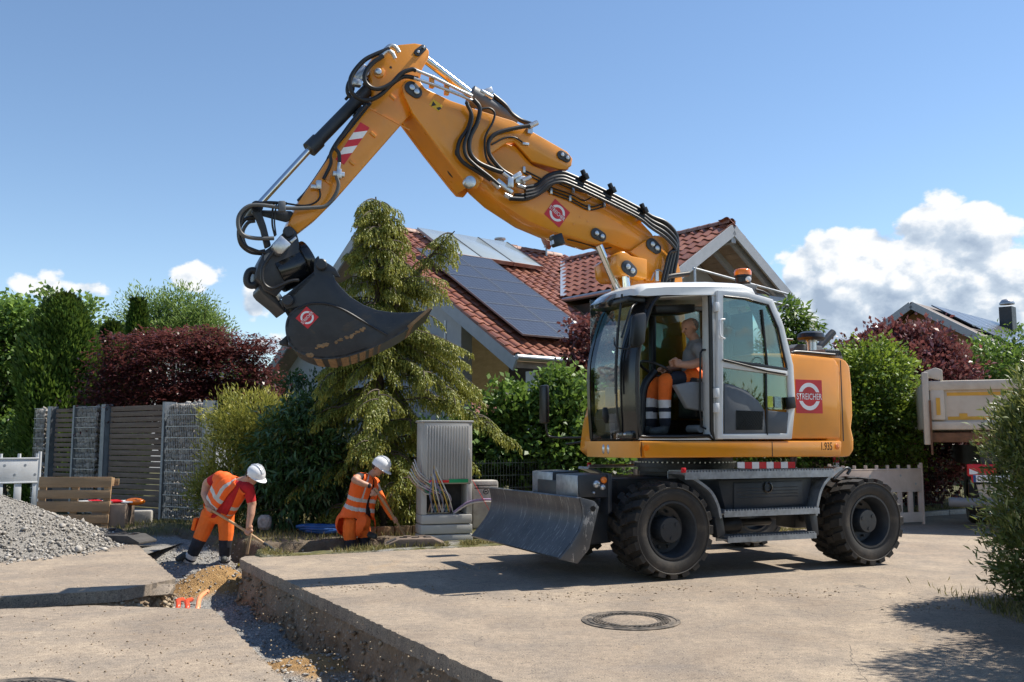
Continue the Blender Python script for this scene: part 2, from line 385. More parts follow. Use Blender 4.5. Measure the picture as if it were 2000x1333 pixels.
def road_mat(name, seed=0.0):
    t = NT(name)
    big = t.noise(0.55, 6, 0.62, 0.8); mid = t.noise(2.4, 7, 0.65, 0.3); fine = t.noise(95, 6, 0.75)
    c = t.ramp(big, [(0.30, (0.205, 0.163, 0.126)), (0.5, (0.295, 0.240, 0.184)), (0.70, (0.385, 0.315, 0.238))])
    c = t.mix(t.ramp(mid, [(0.42, (0, 0, 0)), (0.68, (0.75,) * 3)]), c, (0.20, 0.172, 0.145)); c = t.mix(0.55, c, t.ramp(t.noise(16, 6, 0.7), [(0.32, (0.30, 0.29, 0.28)), (0.66, (0.68, 0.67, 0.65))]), 'OVERLAY')
    rust = t.ramp(t.noise(0.9, 7, 0.6, 1.2), [(0.62, (0, 0, 0)), (0.78, (0.7,) * 3)])
    c = t.mix(rust, c, (0.40, 0.275, 0.155))
    strk = t.ramp(t.noise(1.1, 6, 0.6, 0.5, (0.35, 2.4, 1)), [(0.58, (0, 0, 0)), (0.76, (0.42,) * 3)])
    c = t.mix(strk, c, (0.165, 0.15, 0.14))
    ck = t.n('ShaderNodeTexVoronoi', feature='DISTANCE_TO_EDGE'); wv = t.n('ShaderNodeVectorMath', operation='MULTIPLY_ADD'); nz = t.n('ShaderNodeTexNoise'); t.l(t.co, nz.inputs['Vector']); nz.inputs['Scale'].default_value = 1.2; nz.inputs['Detail'].default_value = 6; t.l(nz.outputs['Color'], wv.inputs[0]); wv.inputs[1].default_value = (.5, .5, .5); t.l(t.co, wv.inputs[2]); t.l(wv.outputs[0], ck.inputs['Vector']); ck.inputs['Scale'].default_value = 0.32
    c = t.mix(t.math('MULTIPLY', t.math('LESS_THAN', ck.outputs['Distance'], 0.0009), t.ramp(t.noise(0.7, 3), [(0.45, (0, 0, 0)), (0.55, (0.75,) * 3)])), c, (0.07, 0.06, 0.052))
    c = t.mix(0.9, c, t.ramp(fine, [(0.30, (0.06, 0.055, 0.05)), (0.5, (0.5, 0.5, 0.5)), (0.72, (0.90, 0.88, 0.85))]), 'OVERLAY')
    v = t.n('ShaderNodeTexVoronoi'); t.l(t.co, v.inputs['Vector']); v.inputs['Scale'].default_value = 26
    speck = t.math('MULTIPLY', t.math('LESS_THAN', v.outputs['Distance'], 0.16), t.math('GREATER_THAN', t.noise(3, 4), 0.48))
    c = t.mix(speck, c, (0.075, 0.065, 0.058))
    t.set(Base_Color=c, Roughness=0.88); t.bump(t.math('ADD', fine, t.math('MULTIPLY', t.noise(240, 3), 0.5)), 0.6, 0.008); return t.mat
M['road'] = road_mat('dusty_asphalt')
def soil_mat(name, a, b, c_, stone=(0.30, 0.27, 0.23), sscale=26, bump=0.7):
    t = NT(name); c = t.ramp(t.noise(3.2, 8, 0.68, 0.4), [(0.28, a), (0.5, b), (0.74, c_)])
    c = t.mix(t.ramp(t.noise(40, 6, 0.7), [(0.35, (0.6,) * 3), (0.6, (0, 0, 0))]), c, tuple(x * 0.5 for x in b))
    v = t.n('ShaderNodeTexVoronoi'); t.l(t.co, v.inputs['Vector']); v.inputs['Scale'].default_value = sscale
    c = t.mix(t.math('MULTIPLY', t.ramp(v.outputs['Distance'], [(0.18, (1, 1, 1)), (0.34, (0, 0, 0))]), t.ramp(t.noise(5, 4), [(0.45, (0, 0, 0)), (0.6, (0.8,) * 3)])), c, stone)
    t.set(Base_Color=c, Roughness=0.95)
    t.bump(t.math('ADD', t.noise(45, 8, 0.7), t.math('MULTIPLY', v.outputs['Distance'], -0.6)), bump, 0.03); return t.mat
M['soil'] = soil_mat('trench_wall_soil', (0.20, 0.142, 0.09), (0.31, 0.225, 0.145), (0.42, 0.32, 0.22), (0.46, 0.42, 0.36))
def pit_mat():
    """loose fill: grey grit, with yellow sand in patches given by the mesh attribute sand"""
    t = NT('trench_fill')
    v = t.n('ShaderNodeTexVoronoi'); t.l(t.co, v.inputs['Vector']); v.inputs['Scale'].default_value = 70
    grit = t.ramp(v.outputs['Color'], [(0.1, (0.13, 0.125, 0.12)), (0.5, (0.24, 0.235, 0.225)), (0.9, (0.38, 0.37, 0.35))])
    sand = t.ramp(t.noise(9, 8, 0.7, 0.3), [(0.3, (0.22, 0.125, 0.045)), (0.55, (0.36, 0.215, 0.085)), (0.75, (0.46, 0.30, 0.13))])
    at_ = t.n('ShaderNodeAttribute', attribute_name='sand'); sp = t.n('ShaderNodeSeparateColor'); t.l(at_.outputs['Color'], sp.inputs[0])
    c = t.mix(sp.outputs[0], grit, sand)
    soil = t.ramp(t.noise(5, 8, 0.7), [(0.3, (0.085, 0.062, 0.042)), (0.7, (0.20, 0.15, 0.10))]); c = t.mix(sp.outputs[1], c, soil)
    grass = t.ramp(t.noise(12, 8, 0.7), [(0.3, (0.045, 0.055, 0.018)), (0.55, (0.13, 0.12, 0.04)), (0.8, (0.26, 0.21, 0.09))]); c = t.mix(sp.outputs[2], c, grass)
    t.set(Base_Color=c, Roughness=0.95)
    h = t.math('ADD', t.math('MULTIPLY', v.outputs['Distance'], -0.8), t.noise(30, 8, 0.7)); t.bump(h, 0.8, 0.02); return t.mat
M['pit'] = pit_mat()
M['earth'] = soil_mat('garden_ground', (0.035, 0.042, 0.014), (0.085, 0.085, 0.03), (0.17, 0.14, 0.06), (0.2, 0.17, 0.08), 60, 0.5)

C1 = G(468, 1092)
SE = Vector((math.cos(R(24)), math.sin(R(24)), 0)); SN = Vector((-SE.y, SE.x, 0))      # along and across the street
def street(S, D, z=0.0): p = C1 + SE * S + SN * D; return Vector((p.x, p.y, z))
def inv_street(x, y): dx, dy = x - C1.x, y - C1.y; return dx * SE.x + dy * SE.y, dx * SN.x + dy * SN.y

# fine heightfield: trench, pit, verge, garden edge
X0, X1, Y0, Y1, ST = -12.0, 3.6, 2.6, 17.6, 0.05
gx, gy = np.meshgrid(np.arange(X0, X1 + 1e-6, ST), np.arange(Y0, Y1 + 1e-6, ST))
S_, D_ = inv_street(gx, gy)
wob = fbm(gx * 1.3, gy * 1.3, 4, 3) * 0.5
n_f = fbm(gx * 5, gy * 5, 4, 11)
Zf = -0.54 + 0.10 * fbm(gx * 1.1, gy * 1.1, 3, 5) + 0.05 * n_f
gl_ = 0.45 - (D_ - 1.25) * 0.42                       # left border of the garden bank
gard = np.maximum(sm(D_ + wob * 0.5, 1.10, 1.30) * sm(S_ - gl_ + wob * 0.6, -0.08, 0.12), sm(D_ + wob, 3.2, 3.5))
ramp_ = sm(D_ + wob * 0.4, -0.2, 3.3) * (1 - sm(S_ - gl_, -0.1, 0.2))
Zf = Zf + ramp_ * 0.50
Zf = Zf * (1 - gard) + gard * (0.03 + 0.05 * n_f)
verge = sm(S_ + wob * 0.3, 0.12, 0.30) * sm(D_, -0.05, 0.02) * (1 - sm(D_ + wob * 0.22, 0.30, 0.42))
right = sm(S_ + wob * 0.3, 2.35, 2.5) * sm(D_, -0.05, 0.02)
vv = np.maximum(verge, right); Zf = Zf * (1 - vv) + vv * (0.012 + 0.03 * n_f)
def bump_at(px, py, z, r, h):
    global Zf
    c = G(px, py, z); d2 = (gx - c.x) ** 2 + (gy - c.y) ** 2; Zf = Zf + h * np.exp(-d2 / (r * r)); return np.exp(-d2 / (r * r))
sandm = bump_at(420, 1145, -.4, 0.42, 0.22) + bump_at(380, 1165, -.45, 0.35, 0.16) + bump_at(450, 1150, -.4, .3, .16) * 1.0 + bump_at(640, 1310, -.5, 0.55, 0.14) + bump_at(575, 1300, -.5, .3, .05)
bump_at(480, 1205, -.55, 0.30, 0.08); bump_at(560, 1240, -.55, .35, .10); bump_at(310, 1060, -.15, .5, .12)
sand = np.clip(sm(sandm + n_f * 0.6, 0.35, 0.75), 0, 1)
grassm = np.clip(np.maximum(vv * sm(n_f + fbm(gx * 2, gy * 2, 3, 9), -0.25, 0.15), gard * sm(n_f + fbm(gx * 1.5, gy * 1.5, 3, 19) + (D_ - 2.5) * .12, -0.05, 0.35) * .8), 0, 1)
edge_soil = np.clip(gard * .9 + sm(D_, 0.3, 1.4) * (1 - gard) * sm(S_, -0.2, 0.5) + (1 - gard) * gard * 3 + (1 - vv) * vv * 3, 0, 1)
NX, NY = gx.shape[1], gx.shape[0]
V = np.stack([gx, gy, Zf], -1).reshape(-1, 3)
ii = (np.arange(NY - 1)[:, None] * NX + np.arange(NX - 1)[None, :]).ravel()
Fq = np.stack([ii, ii + 1, ii + 1 + NX, ii + NX], 1)
pit = mesh_np('excavated_ground', V, Fq, M['pit'], smooth=True); tag(pit, kind='structure')
ca = pit.data.color_attributes.new('sand', 'FLOAT_COLOR', 'POINT')
ca.data.foreach_set('color', np.stack([sand, edge_soil, grassm, np.ones_like(sand)], -1).astype(np.float32).ravel())
def groundz(x, y):
    i = int(round((x - X0) / ST)); j = int(round((y - Y0) / ST))
    return float(Zf[min(max(j, 0), NY - 1), min(max(i, 0), NX - 1)])
# the ground beyond: one sheet round the fine one, out to the horizon
q = MB(); B = 2500; zz_ = -0.02
xs_ = [-B, -200, -40, X0, X1, 20, 40, 200, B]; ys_ = [-B, -100, Y0, Y1, 40, 100, 400, B]
for i in range(len(xs_) - 1):
    for j in range(len(ys_) - 1):
        if xs_[i] == X0 and ys_[j] == Y0: continue
        a, b, c, d = xs_[i], xs_[i + 1], ys_[j], ys_[j + 1]; q.add([(a, c, zz_), (b, c, zz_), (b, d, zz_), (a, d, zz_)], [(0, 1, 2, 3)])
tag(q.build('ground', M['earth']), kind='structure')

# road slabs: cut asphalt with real thickness
def jag(pts, step, amp, seed, closed=True):
    rg = random.Random(seed); out = []; n = len(pts)
    for i in range(n if closed else n - 1):
        a, b, f = Vector(pts[i][0]), Vector(pts[(i + 1) % n][0]), pts[i][1]
        k = max(1, int((b - a).length / step)) if f else 1; d = (b - a).normalized(); nn = Vector((-d.y, d.x, 0))
        for j in range(k): out.append(a + (b - a) * (j / k) + nn * (rg.uniform(-amp, amp) * f if j else 0))
    return out
def slab(name, pts, seed, th=0.11):
    P = jag(pts, 0.045, 0.013, seed)
    o = MB().extrude([Vector((p.x, p.y, 0)) for p in P], (0, 0, -th)).build(name, M['road'], None); return tag(o, kind='structure')
RE0, RE1 = C1.copy(), G(980, 1333)
red = (RE1 - RE0).normalized(); RE2 = RE1 + red * 3.2
kerb_pts = [G(478, 1087), G(560, 1082), G(660, 1078), G(1000, 1063), G(1250, 1049), G(1800, 1009.5), G(1990, 997)]
far_r = [Vector((22, 22.6, 0)), Vector((60, 40, 0)), Vector((60, -6, 0)), Vector((2.6, -6, 0))]
slab('road', [(RE0, 1)] + [(p, 1) for p in kerb_pts] + [(p, 0) for p in far_r] + [(RE2, 1)], 1)
NL0, NL1 = G(415, 1190), G(560, 1333); NL2 = NL1 + (NL1 - NL0).normalized() * 3.2
slab('road_near_left', [(NL2, 0), (NL2 + Vector((-1, -4, 0)), 0), (Vector((-30, -6, 0)), 0), (Vector((-30, 7.6, 0)), 0), (G(-300, 1196), 1), (G(0, 1190), 1), (G(180, 1183), 1), (NL0, 1)], 2)
LS0 = G(343, 1131)
slab('road_left', [(LS0, 1), (G(270, 1066), 1), (G(215, 1050), 1), (Vector((-16, 15.0, 0)), 0), (Vector((-30, 15, 0)), 0), (Vector((-30, 8.5, 0)), 0), (G(-300, 1196), 1), (G(0, 1167), 1), (G(230, 1153), 1)], 3)
# soil faces below the slabs
def wall(name, pts, z0, z1, out, seed, n=(60, 14), amp=0.06, slope=0.12):
    V, F = [], []; L_ = [0]; P = [Vector(p) for p in pts]
    for a, b in zip(P, P[1:]): L_.append(L_[-1] + (b - a).length)
    nu, nv = int(L_[-1] / 0.04), n[1]
    U = np.linspace(0, L_[-1], nu + 1)
    for i, u in enumerate(U):
        k = max(0, min(len(P) - 2, int(np.searchsorted(L_, u, 'right')) - 1)); t = (u - L_[k]) / (L_[k + 1] - L_[k]); p = P[k].lerp(P[k + 1], t)
        d = (P[k + 1] - P[k]).normalized(); nn = Vector((-d.y, d.x, 0)) * out
        for j in range(nv + 1):
            v = j / nv; z = z0 + (z1 - z0) * v
            off = -0.035 + slope * v + amp * 2.2 * float(fbm(np.array([u * 3.0]), np.array([z * 6.0]), 5, seed)[0]) * min(1, v * 4)
            q_ = p + nn * off; V.append((q_.x, q_.y, z + 0.03 * float(fbm(np.array([u * 4.0 + 9]), np.array([z * 5.0]), 3, seed + 5)[0]) * min(1, v * 3)))
    for i in range(nu):
        for j in range(nv):
            a = i * (nv + 1) + j; F.append((a, a + 1, a + nv + 2, a + nv + 1))
    return tag(mesh_np(name, np.array(V), np.array(F), M['soil'], smooth=True), kind='structure')
wall('trench_wall_right', [street(0.55, 0.02), RE0, RE2], -0.10, -0.75, -1, 21)
wall('trench_wall_left', [LS0 + SN * 3.0 - SE * .25, LS0, G(230, 1153), G(0, 1167), G(-300, 1196)], -0.10, -0.75, -1 if False else 1, 22)
wall('trench_wall_near', [NL2, NL0, G(180, 1183), G(0, 1190)], -0.10, -0.75, 1, 23)
# chunk of broken asphalt hanging at the left slab corner
q = MB(); c = G(290, 1150, -.06)
V = [(c.x - .30, c.y, .0), (c.x + .25, c.y + .06, -.02), (c.x + .24, c.y - .10, -.10), (c.x - .26, c.y - .10, -.14), (c.x - .28, c.y + .06, -.16), (c.x + .22, c.y + .08, -.14)]
q.add(V, [(0, 1, 2, 3), (0, 3, 4), (1, 5, 2), (3, 2, 5, 4), (0, 4, 5, 1)])
tag(q.build('asphalt_chunk', M['road'], bevel=0.012), 'broken asphalt lump tilted at the corner of the left slab', 'rubble')

# stones: small faceted lumps as one mesh
def stones(name, C, size, mat, parent=None, flat=0.7, seed=1, kind='stuff', tintr=True):
    rg = np.random.default_rng(seed); n = len(C)
    base = np.array([[1, 0, 0], [-1, 0, 0], [0, 1, 0], [0, -1, 0], [0, 0, 1], [0, 0, -1], [.7, .7, .4], [-.7, .6, -.3]], float)
    base = base[:6]; fc = np.array([[0, 2, 4], [2, 1, 4], [1, 3, 4], [3, 0, 4], [2, 0, 5], [1, 2, 5], [3, 1, 5], [0, 3, 5]])
    jit = rg.uniform(0.55, 1.25, (n, 6, 1)); Vv = base[None] * jit + rg.uniform(-.28, .28, (n, 6, 3))
    Vv[:, :, 2] *= flat
    a = rg.uniform(0, 6.28, n); b = rg.uniform(-.5, .5, n); ca_, sa_, cb, sb = np.cos(a), np.sin(a), np.cos(b), np.sin(b)
    x, y, z = Vv[..., 0], Vv[..., 1], Vv[..., 2]
    x, z = x * cb[:, None] - z * sb[:, None], x * sb[:, None] + z * cb[:, None]; x, y = x * ca_[:, None] - y * sa_[:, None], x * sa_[:, None] + y * ca_[:, None]
    Vv = np.stack([x, y, z], -1) * size[:, None, None] + C[:, None, :]
    Ff = (fc[None] + (np.arange(n) * 6)[:, None, None]).reshape(-1, 3)
    return mesh_np(name, Vv.reshape(-1, 3), Ff, mat, parent, np.repeat(rg.random(n), 8), kind=kind)
def stone_mat(name, a, b, c_):
    t = NT(name); g = t.n('ShaderNodeNewGeometry'); c = t.ramp(g.outputs['Random Per Island'], [(0.0, a), (0.5, b), (1.0, c_)])
    c = t.mix(0.5, c, t.ramp(t.noise(40, 6), [(0.3, (0.3,) * 3), (0.7, (0.72,) * 3)]), 'OVERLAY'); t.set(Base_Color=c, Roughness=0.9); t.bump(t.noise(90, 5), 0.3, 0.005); return t.mat
M['gravel'] = stone_mat('crushed_gravel', (0.19, 0.175, 0.155), (0.32, 0.298, 0.268), (0.46, 0.435, 0.395))
M['clod'] = stone_mat('earth_clods', (0.19, 0.135, 0.085), (0.29, 0.215, 0.14), (0.42, 0.34, 0.24))
# gravel heap at the left
PC = Vector((-7.75, 12.45, 0)); PR_ = 2.42
def pile_h(x, y):
    r = np.hypot((x - PC.x) / 1.0, (y - PC.y) / 0.92); h = 1.02 * (1 - r / PR_); h = np.where(h > 0.80, 0.80 + (h - 0.80) * 0.35, h)
    return np.maximum(h, -0.05) + (0.10 * fbm(x * 2.2, y * 2.2, 4, 31)) * sm(h, -0.05, 0.12)
pgx, pgy = np.meshgrid(np.linspace(PC.x - 3, PC.x + 3, 110), np.linspace(PC.y - 2.8, PC.y + 2.8, 110))
V = np.stack([pgx, pgy, pile_h(pgx, pgy) - 0.01], -1).reshape(-1, 3); ii = (np.arange(109)[:, None] * 110 + np.arange(109)[None, :]).ravel()
M['grit'] = soil_mat('grey_grit', (0.19, 0.175, 0.155), (0.27, 0.255, 0.23), (0.36, 0.34, 0.31), (0.42, 0.40, 0.38), 45, 0.8)
heap = thing('gravel_heap', 'large heap of grey crushed gravel on the left road slab', 'gravel', (PC.x, PC.y, 0))
V[:, 0] -= PC.x; V[:, 1] -= PC.y
mesh_np('heap_core', V, np.stack([ii, ii + 1, ii + 111, ii + 110], 1), M['grit'], heap, smooth=True)
rg = np.random.default_rng(5)
def heap_stones(n, lo, hi, rmin, seed):
    a = rg.uniform(0, 6.283, n); r = PR_ * np.sqrt(rg.uniform(rmin, 1.05 + .25 * rg.random(n) ** 4, n)); x, y = PC.x + r * np.cos(a), PC.y + r * np.sin(a) * 0.92
    s = rg.uniform(lo, hi, n) * rg.uniform(0.6, 1.2, n); z = np.maximum(pile_h(x, y), 0.0) + s * 0.25
    return stones('loose_gravel', np.stack([x - PC.x, y - PC.y, z], -1), s, M['gravel'], heap, 0.75, seed)
heap_stones(13000, 0.007, 0.019, 0.0, 1); heap_stones(1500, 0.020, 0.040, 0.35, 2); heap_stones(200, .04, .065, .5, 3)
# loose grit lying in the trench and pit, clods on the walls, crumbs on the road
n = 16000; xs2, ys2 = rg.uniform(-6.5, 1.2, n), rg.uniform(4.2, 15.0, n); s2, d2 = inv_street(xs2, ys2)
z2 = np.array([groundz(a, b) for a, b in zip(xs2, ys2)]); keep = (z2 < -0.06)
C_ = np.stack([xs2, ys2, z2 + 0.004], -1)[keep]
tag(stones('trench_grit', C_, rg.uniform(0.008, 0.026, len(C_)), M['gravel'], None, 0.7, 8), 'loose grey grit on the trench bottom', 'gravel', kind='stuff')
def along(pts, n, z0, z1, out, seed, lo, hi, name, label):
    r2 = np.random.default_rng(seed); P = [Vector(p) for p in pts]; C = []
    for k in range(n):
        i = r2.integers(0, len(P) - 1); a, b = P[i], P[i + 1]; t = r2.random(); p = a.lerp(b, t); d = (b - a).normalized(); nn = Vector((-d.y, d.x, 0)) * out
        v = r2.random(); z = z0 + (z1 - z0) * v; p = p + nn * (-0.03 + 0.12 * v + r2.uniform(-.03, .03)); C.append((p.x, p.y, z))
    return tag(stones(name, np.array(C), r2.uniform(lo, hi, n), M['clod'], None, 0.8, seed), label, 'soil', kind='stuff')
along([RE0, RE2], 900, -0.14, -0.62, -1, 41, 0.010, 0.036, 'earth_clods', 'brown clods in the right trench wall')
along([LS0, G(230, 1153), G(0, 1167)], 700, -0.13, -0.6, 1, 42, 0.012, 0.05, 'earth_clods', 'brown clods under the left road slab')
n = 1300; px_, py_ = rg.uniform(-50, 2050, n), rg.uniform(1085, 1360, n); C_ = []
for a, b in zip(px_, py_):
    p = G(a, b)
    if (p - RE0).cross(red).z > 0.05 and inv_street(p.x, p.y)[1] < -0.1: C_.append((p.x, p.y, 0.003))
    elif a < 400 and b > 1200: C_.append((p.x, p.y, 0.003))
C_ = np.array(C_); tag(stones('road_crumbs', C_, rg.uniform(0.004, 0.011, len(C_)), M['clod'], None, 0.7, 10), 'scattered crumbs of earth on the road', 'soil', kind='stuff')

for k, (a, b, sx, n_) in enumerate(((1835, 1188, .22, 90), (690, 1148, .35, 120), (1100, 1165, .5, 110), (1320, 1148, .3, 60), (1560, 1160, .4, 70), (900, 1110, .3, 70))):
    c = G(a, b); C_ = np.stack([rg.normal(c.x, sx, n_), rg.normal(c.y, sx * .35, n_), np.full(n_, .002)], -1); tag(stones('spilled_earth', C_, rg.uniform(.004, .016, n_), M['clod'], None, .5, 60 + k), 'crumbs of earth spilled on the road', 'soil', kind='stuff')
# manhole covers
def manhole(c, label, group='manhole covers in the road'):
    o = thing('manhole_cover', label, 'manhole cover', (c.x, c.y, 0.0), 0.3, group); rr = 0.385
    M.setdefault('iron', PM('cast_iron_dusty', (0.075, 0.068, 0.060), 0.7, 0.3, var=0.3, scale=20, bump=0.4, bscale=80, dirt=(0.34, 0.28, 0.22), dscale=9, damt=1.0))
    MB().lathe([(rr, 0.001), (rr, 0.008), (rr - .028, 0.010), (rr - .032, 0.004), (rr - .045, 0.004), (rr - .048, 0.010), (rr - .075, 0.010), (rr - 0.08, 0.003), (0.23, 0.003), (0.225, 0.008), (0.21, 0.008), (0.205, 0.004)], (0, 0, 0), (0, 0, 1), 64).build('frame_ring', M['iron'], o, smooth=30)
    MB().lathe([(0.21, 0.002), (0.20, 0.007), (0.001, 0.009)], (0, 0, 0), (0, 0, 1), 40).build('concrete_infill', M['road'], o, smooth=40)
    q = MB()
    for ring, k in ((0.245, 40), (0.268, 44), (0.29, 48)):
        for i in range(k):
            a = 2 * math.pi * (i + (0.5 if ring == 0.268 else 0)) / k; q.box((ring * math.cos(a), ring * math.sin(a), 0.006), (0.014, 0.022, 0.012), Matrix.Rotation(a, 3, 'Z'))
    q.build('studs', M['iron'], o)
manhole(G(1232, 1213), 'round iron manhole cover with concrete middle on the open road')
manhole(G(8, 1360), 'manhole cover cut off by the lower left corner of the near slab')
# stone kerb behind the verge, and the asphalt edge on the far side of the machine
M['kerb'] = PM('kerb_stone', (0.34, 0.32, 0.29), 0.85, var=0.25, scale=12, bump=0.4, bscale=40)
kb = thing('kerb', 'row of low grey kerb stones along the far road edge', 'kerb', (0, 0, 0)); kb['kind'] = 'structure'
pts = [G(1500, 1032), G(1650, 1021), G(1800, 1009), G(1850, 1004.5), G(1900, 1001), G(1960, 997), G(2100, 990)]
for a, b in zip(pts, pts[1:]):
    k = max(1, int((b - a).length / 0.5))
    for j in range(k):
        p, q_ = a.lerp(b, j / k), a.lerp(b, (j + .97) / k); q = MB().beam(p + Vector((0, 0, .03)), q_ + Vector((0, 0, .03)), 0.12, 0.10); q.build('kerb_stone', M['kerb'], kb, bevel=0.012)
# ================================================================== the wheeled excavator
exc = thing('wheeled_excavator', 'orange wheeled excavator with raised boom and dark bucket on the road', 'excavator', EX, EXA + math.pi)
def T(px, w): return [E(x, y, w) for x, y in px]
def plate(name, px, w0, w1, mat, parent=exc, bevel=0.012, plane=None):
    """side outline seen at lateral offset w0 (or plane), extruded to w1"""
    P = T(px, w0 if plane is None else plane)
    P = [Vector((p.x, w0, p.z)) for p in P]
    return MB().extrude(P, (0, w1 - w0, 0)).build(name, mat, parent, bevel=bevel)
def pin(name, px, w, r, ln, parent, mat=None):
    c = E(px[0], px[1], w); m = MB().cyl(c - Vector((0, 0.03, 0)), c + Vector((0, ln, 0)), r, n=18)
    return m.build(name, mat or M['dark'], parent, bevel=min(0.008, r * 0.2))
def bolt_plate(px0, px1, w, r, parent):
    """dark two-bolt pin keeper"""
    a, b = E(*px0, w), E(*px1, w); d = (b - a); d.y = 0; u = Vector((-d.z, 0, d.x)).normalized(); n = 10; ring = []
    dn = d.normalized()
    for k in range(n + 1): t = math.pi / 2 + math.pi * k / n; ring.append(a + (dn * math.cos(t) + u * math.sin(t)) * r)
    for k in range(n + 1): t = -math.pi / 2 + math.pi * k / n; ring.append(b + (dn * math.cos(t) + u * math.sin(t)) * r * 0.9)
    o = MB().extrude(ring, (0, 0.02, 0)).build('pin_keeper', M['dark'], parent, bevel=0.005)
    for p in (a, b): MB().cyl(p + Vector((0, .02, 0)), p + Vector((0, .04, 0)), r * 0.42, n=10).build('bolt', M['zinc'], o, bevel=0.004)
    return o
def hose(px, w, r, parent=exc, mat=None, name='hydraulic_hose', sub=6):
    pts = [E(p[0], p[1], p[2] if len(p) > 2 else w) for p in px]
    return MB().tube(pts, r, 8, sub).build(name, mat or M['hose'], parent, smooth=60)
def logo(name, parent, o, x, y, z, size, angle_text=True):
    """red square with a white broken ring and the firm's name across it"""
    M4 = placed(o, x, y, z); s = size / 2
    m = MB().extrude([M4 @ Vector((a * s, b * s, 0)) for a, b in ((-1, -1), (1, -1), (1, 1), (-1, 1))], M4.to_3x3() @ Vector((0, 0, 0.004)))
    sign = m.build(name, M['red'], parent)
    for sg in (1, -1):
        q = MB(); n = 18; ro, ri = s * 0.82, s * 0.58; hb = s * 0.27; a0 = math.asin(hb / ro); a1 = math.pi - a0; b0_ = math.asin(hb / ri); b1_ = math.pi - b0_
        pts = [(ro * math.cos(a0 + (a1 - a0) * k / n), sg * ro * math.sin(a0 + (a1 - a0) * k / n)) for k in range(n + 1)]
        pts += [(ri * math.cos(b1_ + (b0_ - b1_) * k / n), sg * ri * math.sin(b1_ + (b0_ - b1_) * k / n)) for k in range(n + 1)]
        pts = [(px_, py_) for px_, py_ in pts if True]
        q.extrude([M4 @ Vector((a, b, 0.005)) for a, b in pts], M4.to_3x3() @ Vector((0, 0, 0.002))).build('ring', M['sigwhite'], sign)
    text_obj('lettering', 'STREICHER', sign, M['sigwhite'], M4 @ Matrix.Translation((0, 0, 0.0075)), width=size * 0.96, height=size * 0.185, bold=0.006)
    return sign

# ---- wheels
def wheel(name, cx, yside, steer=0):
    """hub at (cx, outer face yside) ; tyre > lugs, rim, hub"""
    sg = 1 if yside > 0 else -1; Rt, Wd = 0.495, 0.52
    root = bpy.data.objects.new(name, None); COL.objects.link(root); root.parent = exc
    root.location = (cx, yside - sg * Wd / 2, Rt)
    h = Wd / 2
    t = MB(); t.lathe([(0.275, -h * 0.86), (0.33, -h * 0.98), (0.40, -h * 1.0), (0.43, -h * 0.97), (0.448, -h * 0.80), (0.452, 0), (0.448, h * 0.80), (0.43, h * 0.97), (0.40, h * 1.0), (0.33, h * 0.98), (0.285, h * 0.86)], (0, 0, 0), (0, 1, 0), 48)
    for yy in (h * 0.985, -h * 0.985): t.lathe([(0.425, yy), (0.432, yy * 1.025), (0.440, yy * 1.02), (0.444, yy * 0.97)], (0, 0, 0), (0, 1, 0), 48)
    n = 20
    for k in range(n):
        for s2 in (-1, 1):
            a0 = 2 * math.pi * (k + (0.5 if s2 > 0 else 0)) / n
            for (y0, y1, da, th) in ((0.012, 0.125, 0.0, 0.185), (0.132, h * 1.0, 0.105, 0.205)):
                V = []
                for (y, sk) in ((y0, 0), (y1, 0.07)):
                    for e in (-0.5, 0.5):
                        a = a0 + da + sk + e * th
                        outer = Rt - (0.012 if y > 0.2 else 0)
                        for rr in (0.435, outer):
                            tp = 1.0 if rr < 0.46 else 0.82; aa = a0 + da + sk + e * th * tp
                            V.append(Vector((rr * math.cos(aa), s2 * y, rr * math.sin(aa))))
                t.add(V, [(0, 1, 3, 2), (4, 6, 7, 5), (0, 4, 5, 1), (2, 3, 7, 6), (1, 5, 7, 3), (0, 2, 6, 4)])
    t.build('tyre', M['tyre'], root, smooth=35)
    o = sg
    rim = MB(); rim.lathe([(0.300, o * h * 0.88), (0.296, o * h * 0.93), (0.275, o * h * 0.93), (0.262, o * h * 0.80), (0.250, o * h * 0.62), (0.238, o * h * 0.2), (0.10, o * h * 0.05), (0.02, o * h * 0.05)], (0, 0, 0), (0, 1, 0), 40)
    rim.lathe([(0.300, -o * h * 0.88), (0.27, -o * h * 0.9), (0.25, -o * h * 0.5), (0.02, -o * h * 0.45)], (0, 0, 0), (0, 1, 0), 32)
    rim.build('rim', M['dark'], root, smooth=35)
    hub = MB(); hub.lathe([(0.135, 0.0), (0.133, o * h * 0.72), (0.125, o * h * 0.78), (0.06, o * h * 0.79), (0.003, o * h * 0.79)], (0, 0, 0), (0, 1, 0), 28)
    for k in range(3):
        a = 2 * math.pi * k / 3 + 0.4; hub.cyl((0.085 * math.cos(a), o * h * 0.77, 0.085 * math.sin(a)), (0.085 * math.cos(a), o * h * 0.82, 0.085 * math.sin(a)), 0.022, n=8)
    for k in range(10):
        a = 2 * math.pi * k / 10; hub.cyl((0.185 * math.cos(a), 0, 0.185 * math.sin(a)), (0.185 * math.cos(a), o * h * 0.3, 0.185 * math.sin(a)), 0.014, n=6)
    hub.build('hub', M['dark'], root, smooth=35)
    return root
for cx in (1.275, -1.385):
    for ys in (1.275, -1.275): wheel('wheel', cx, ys)

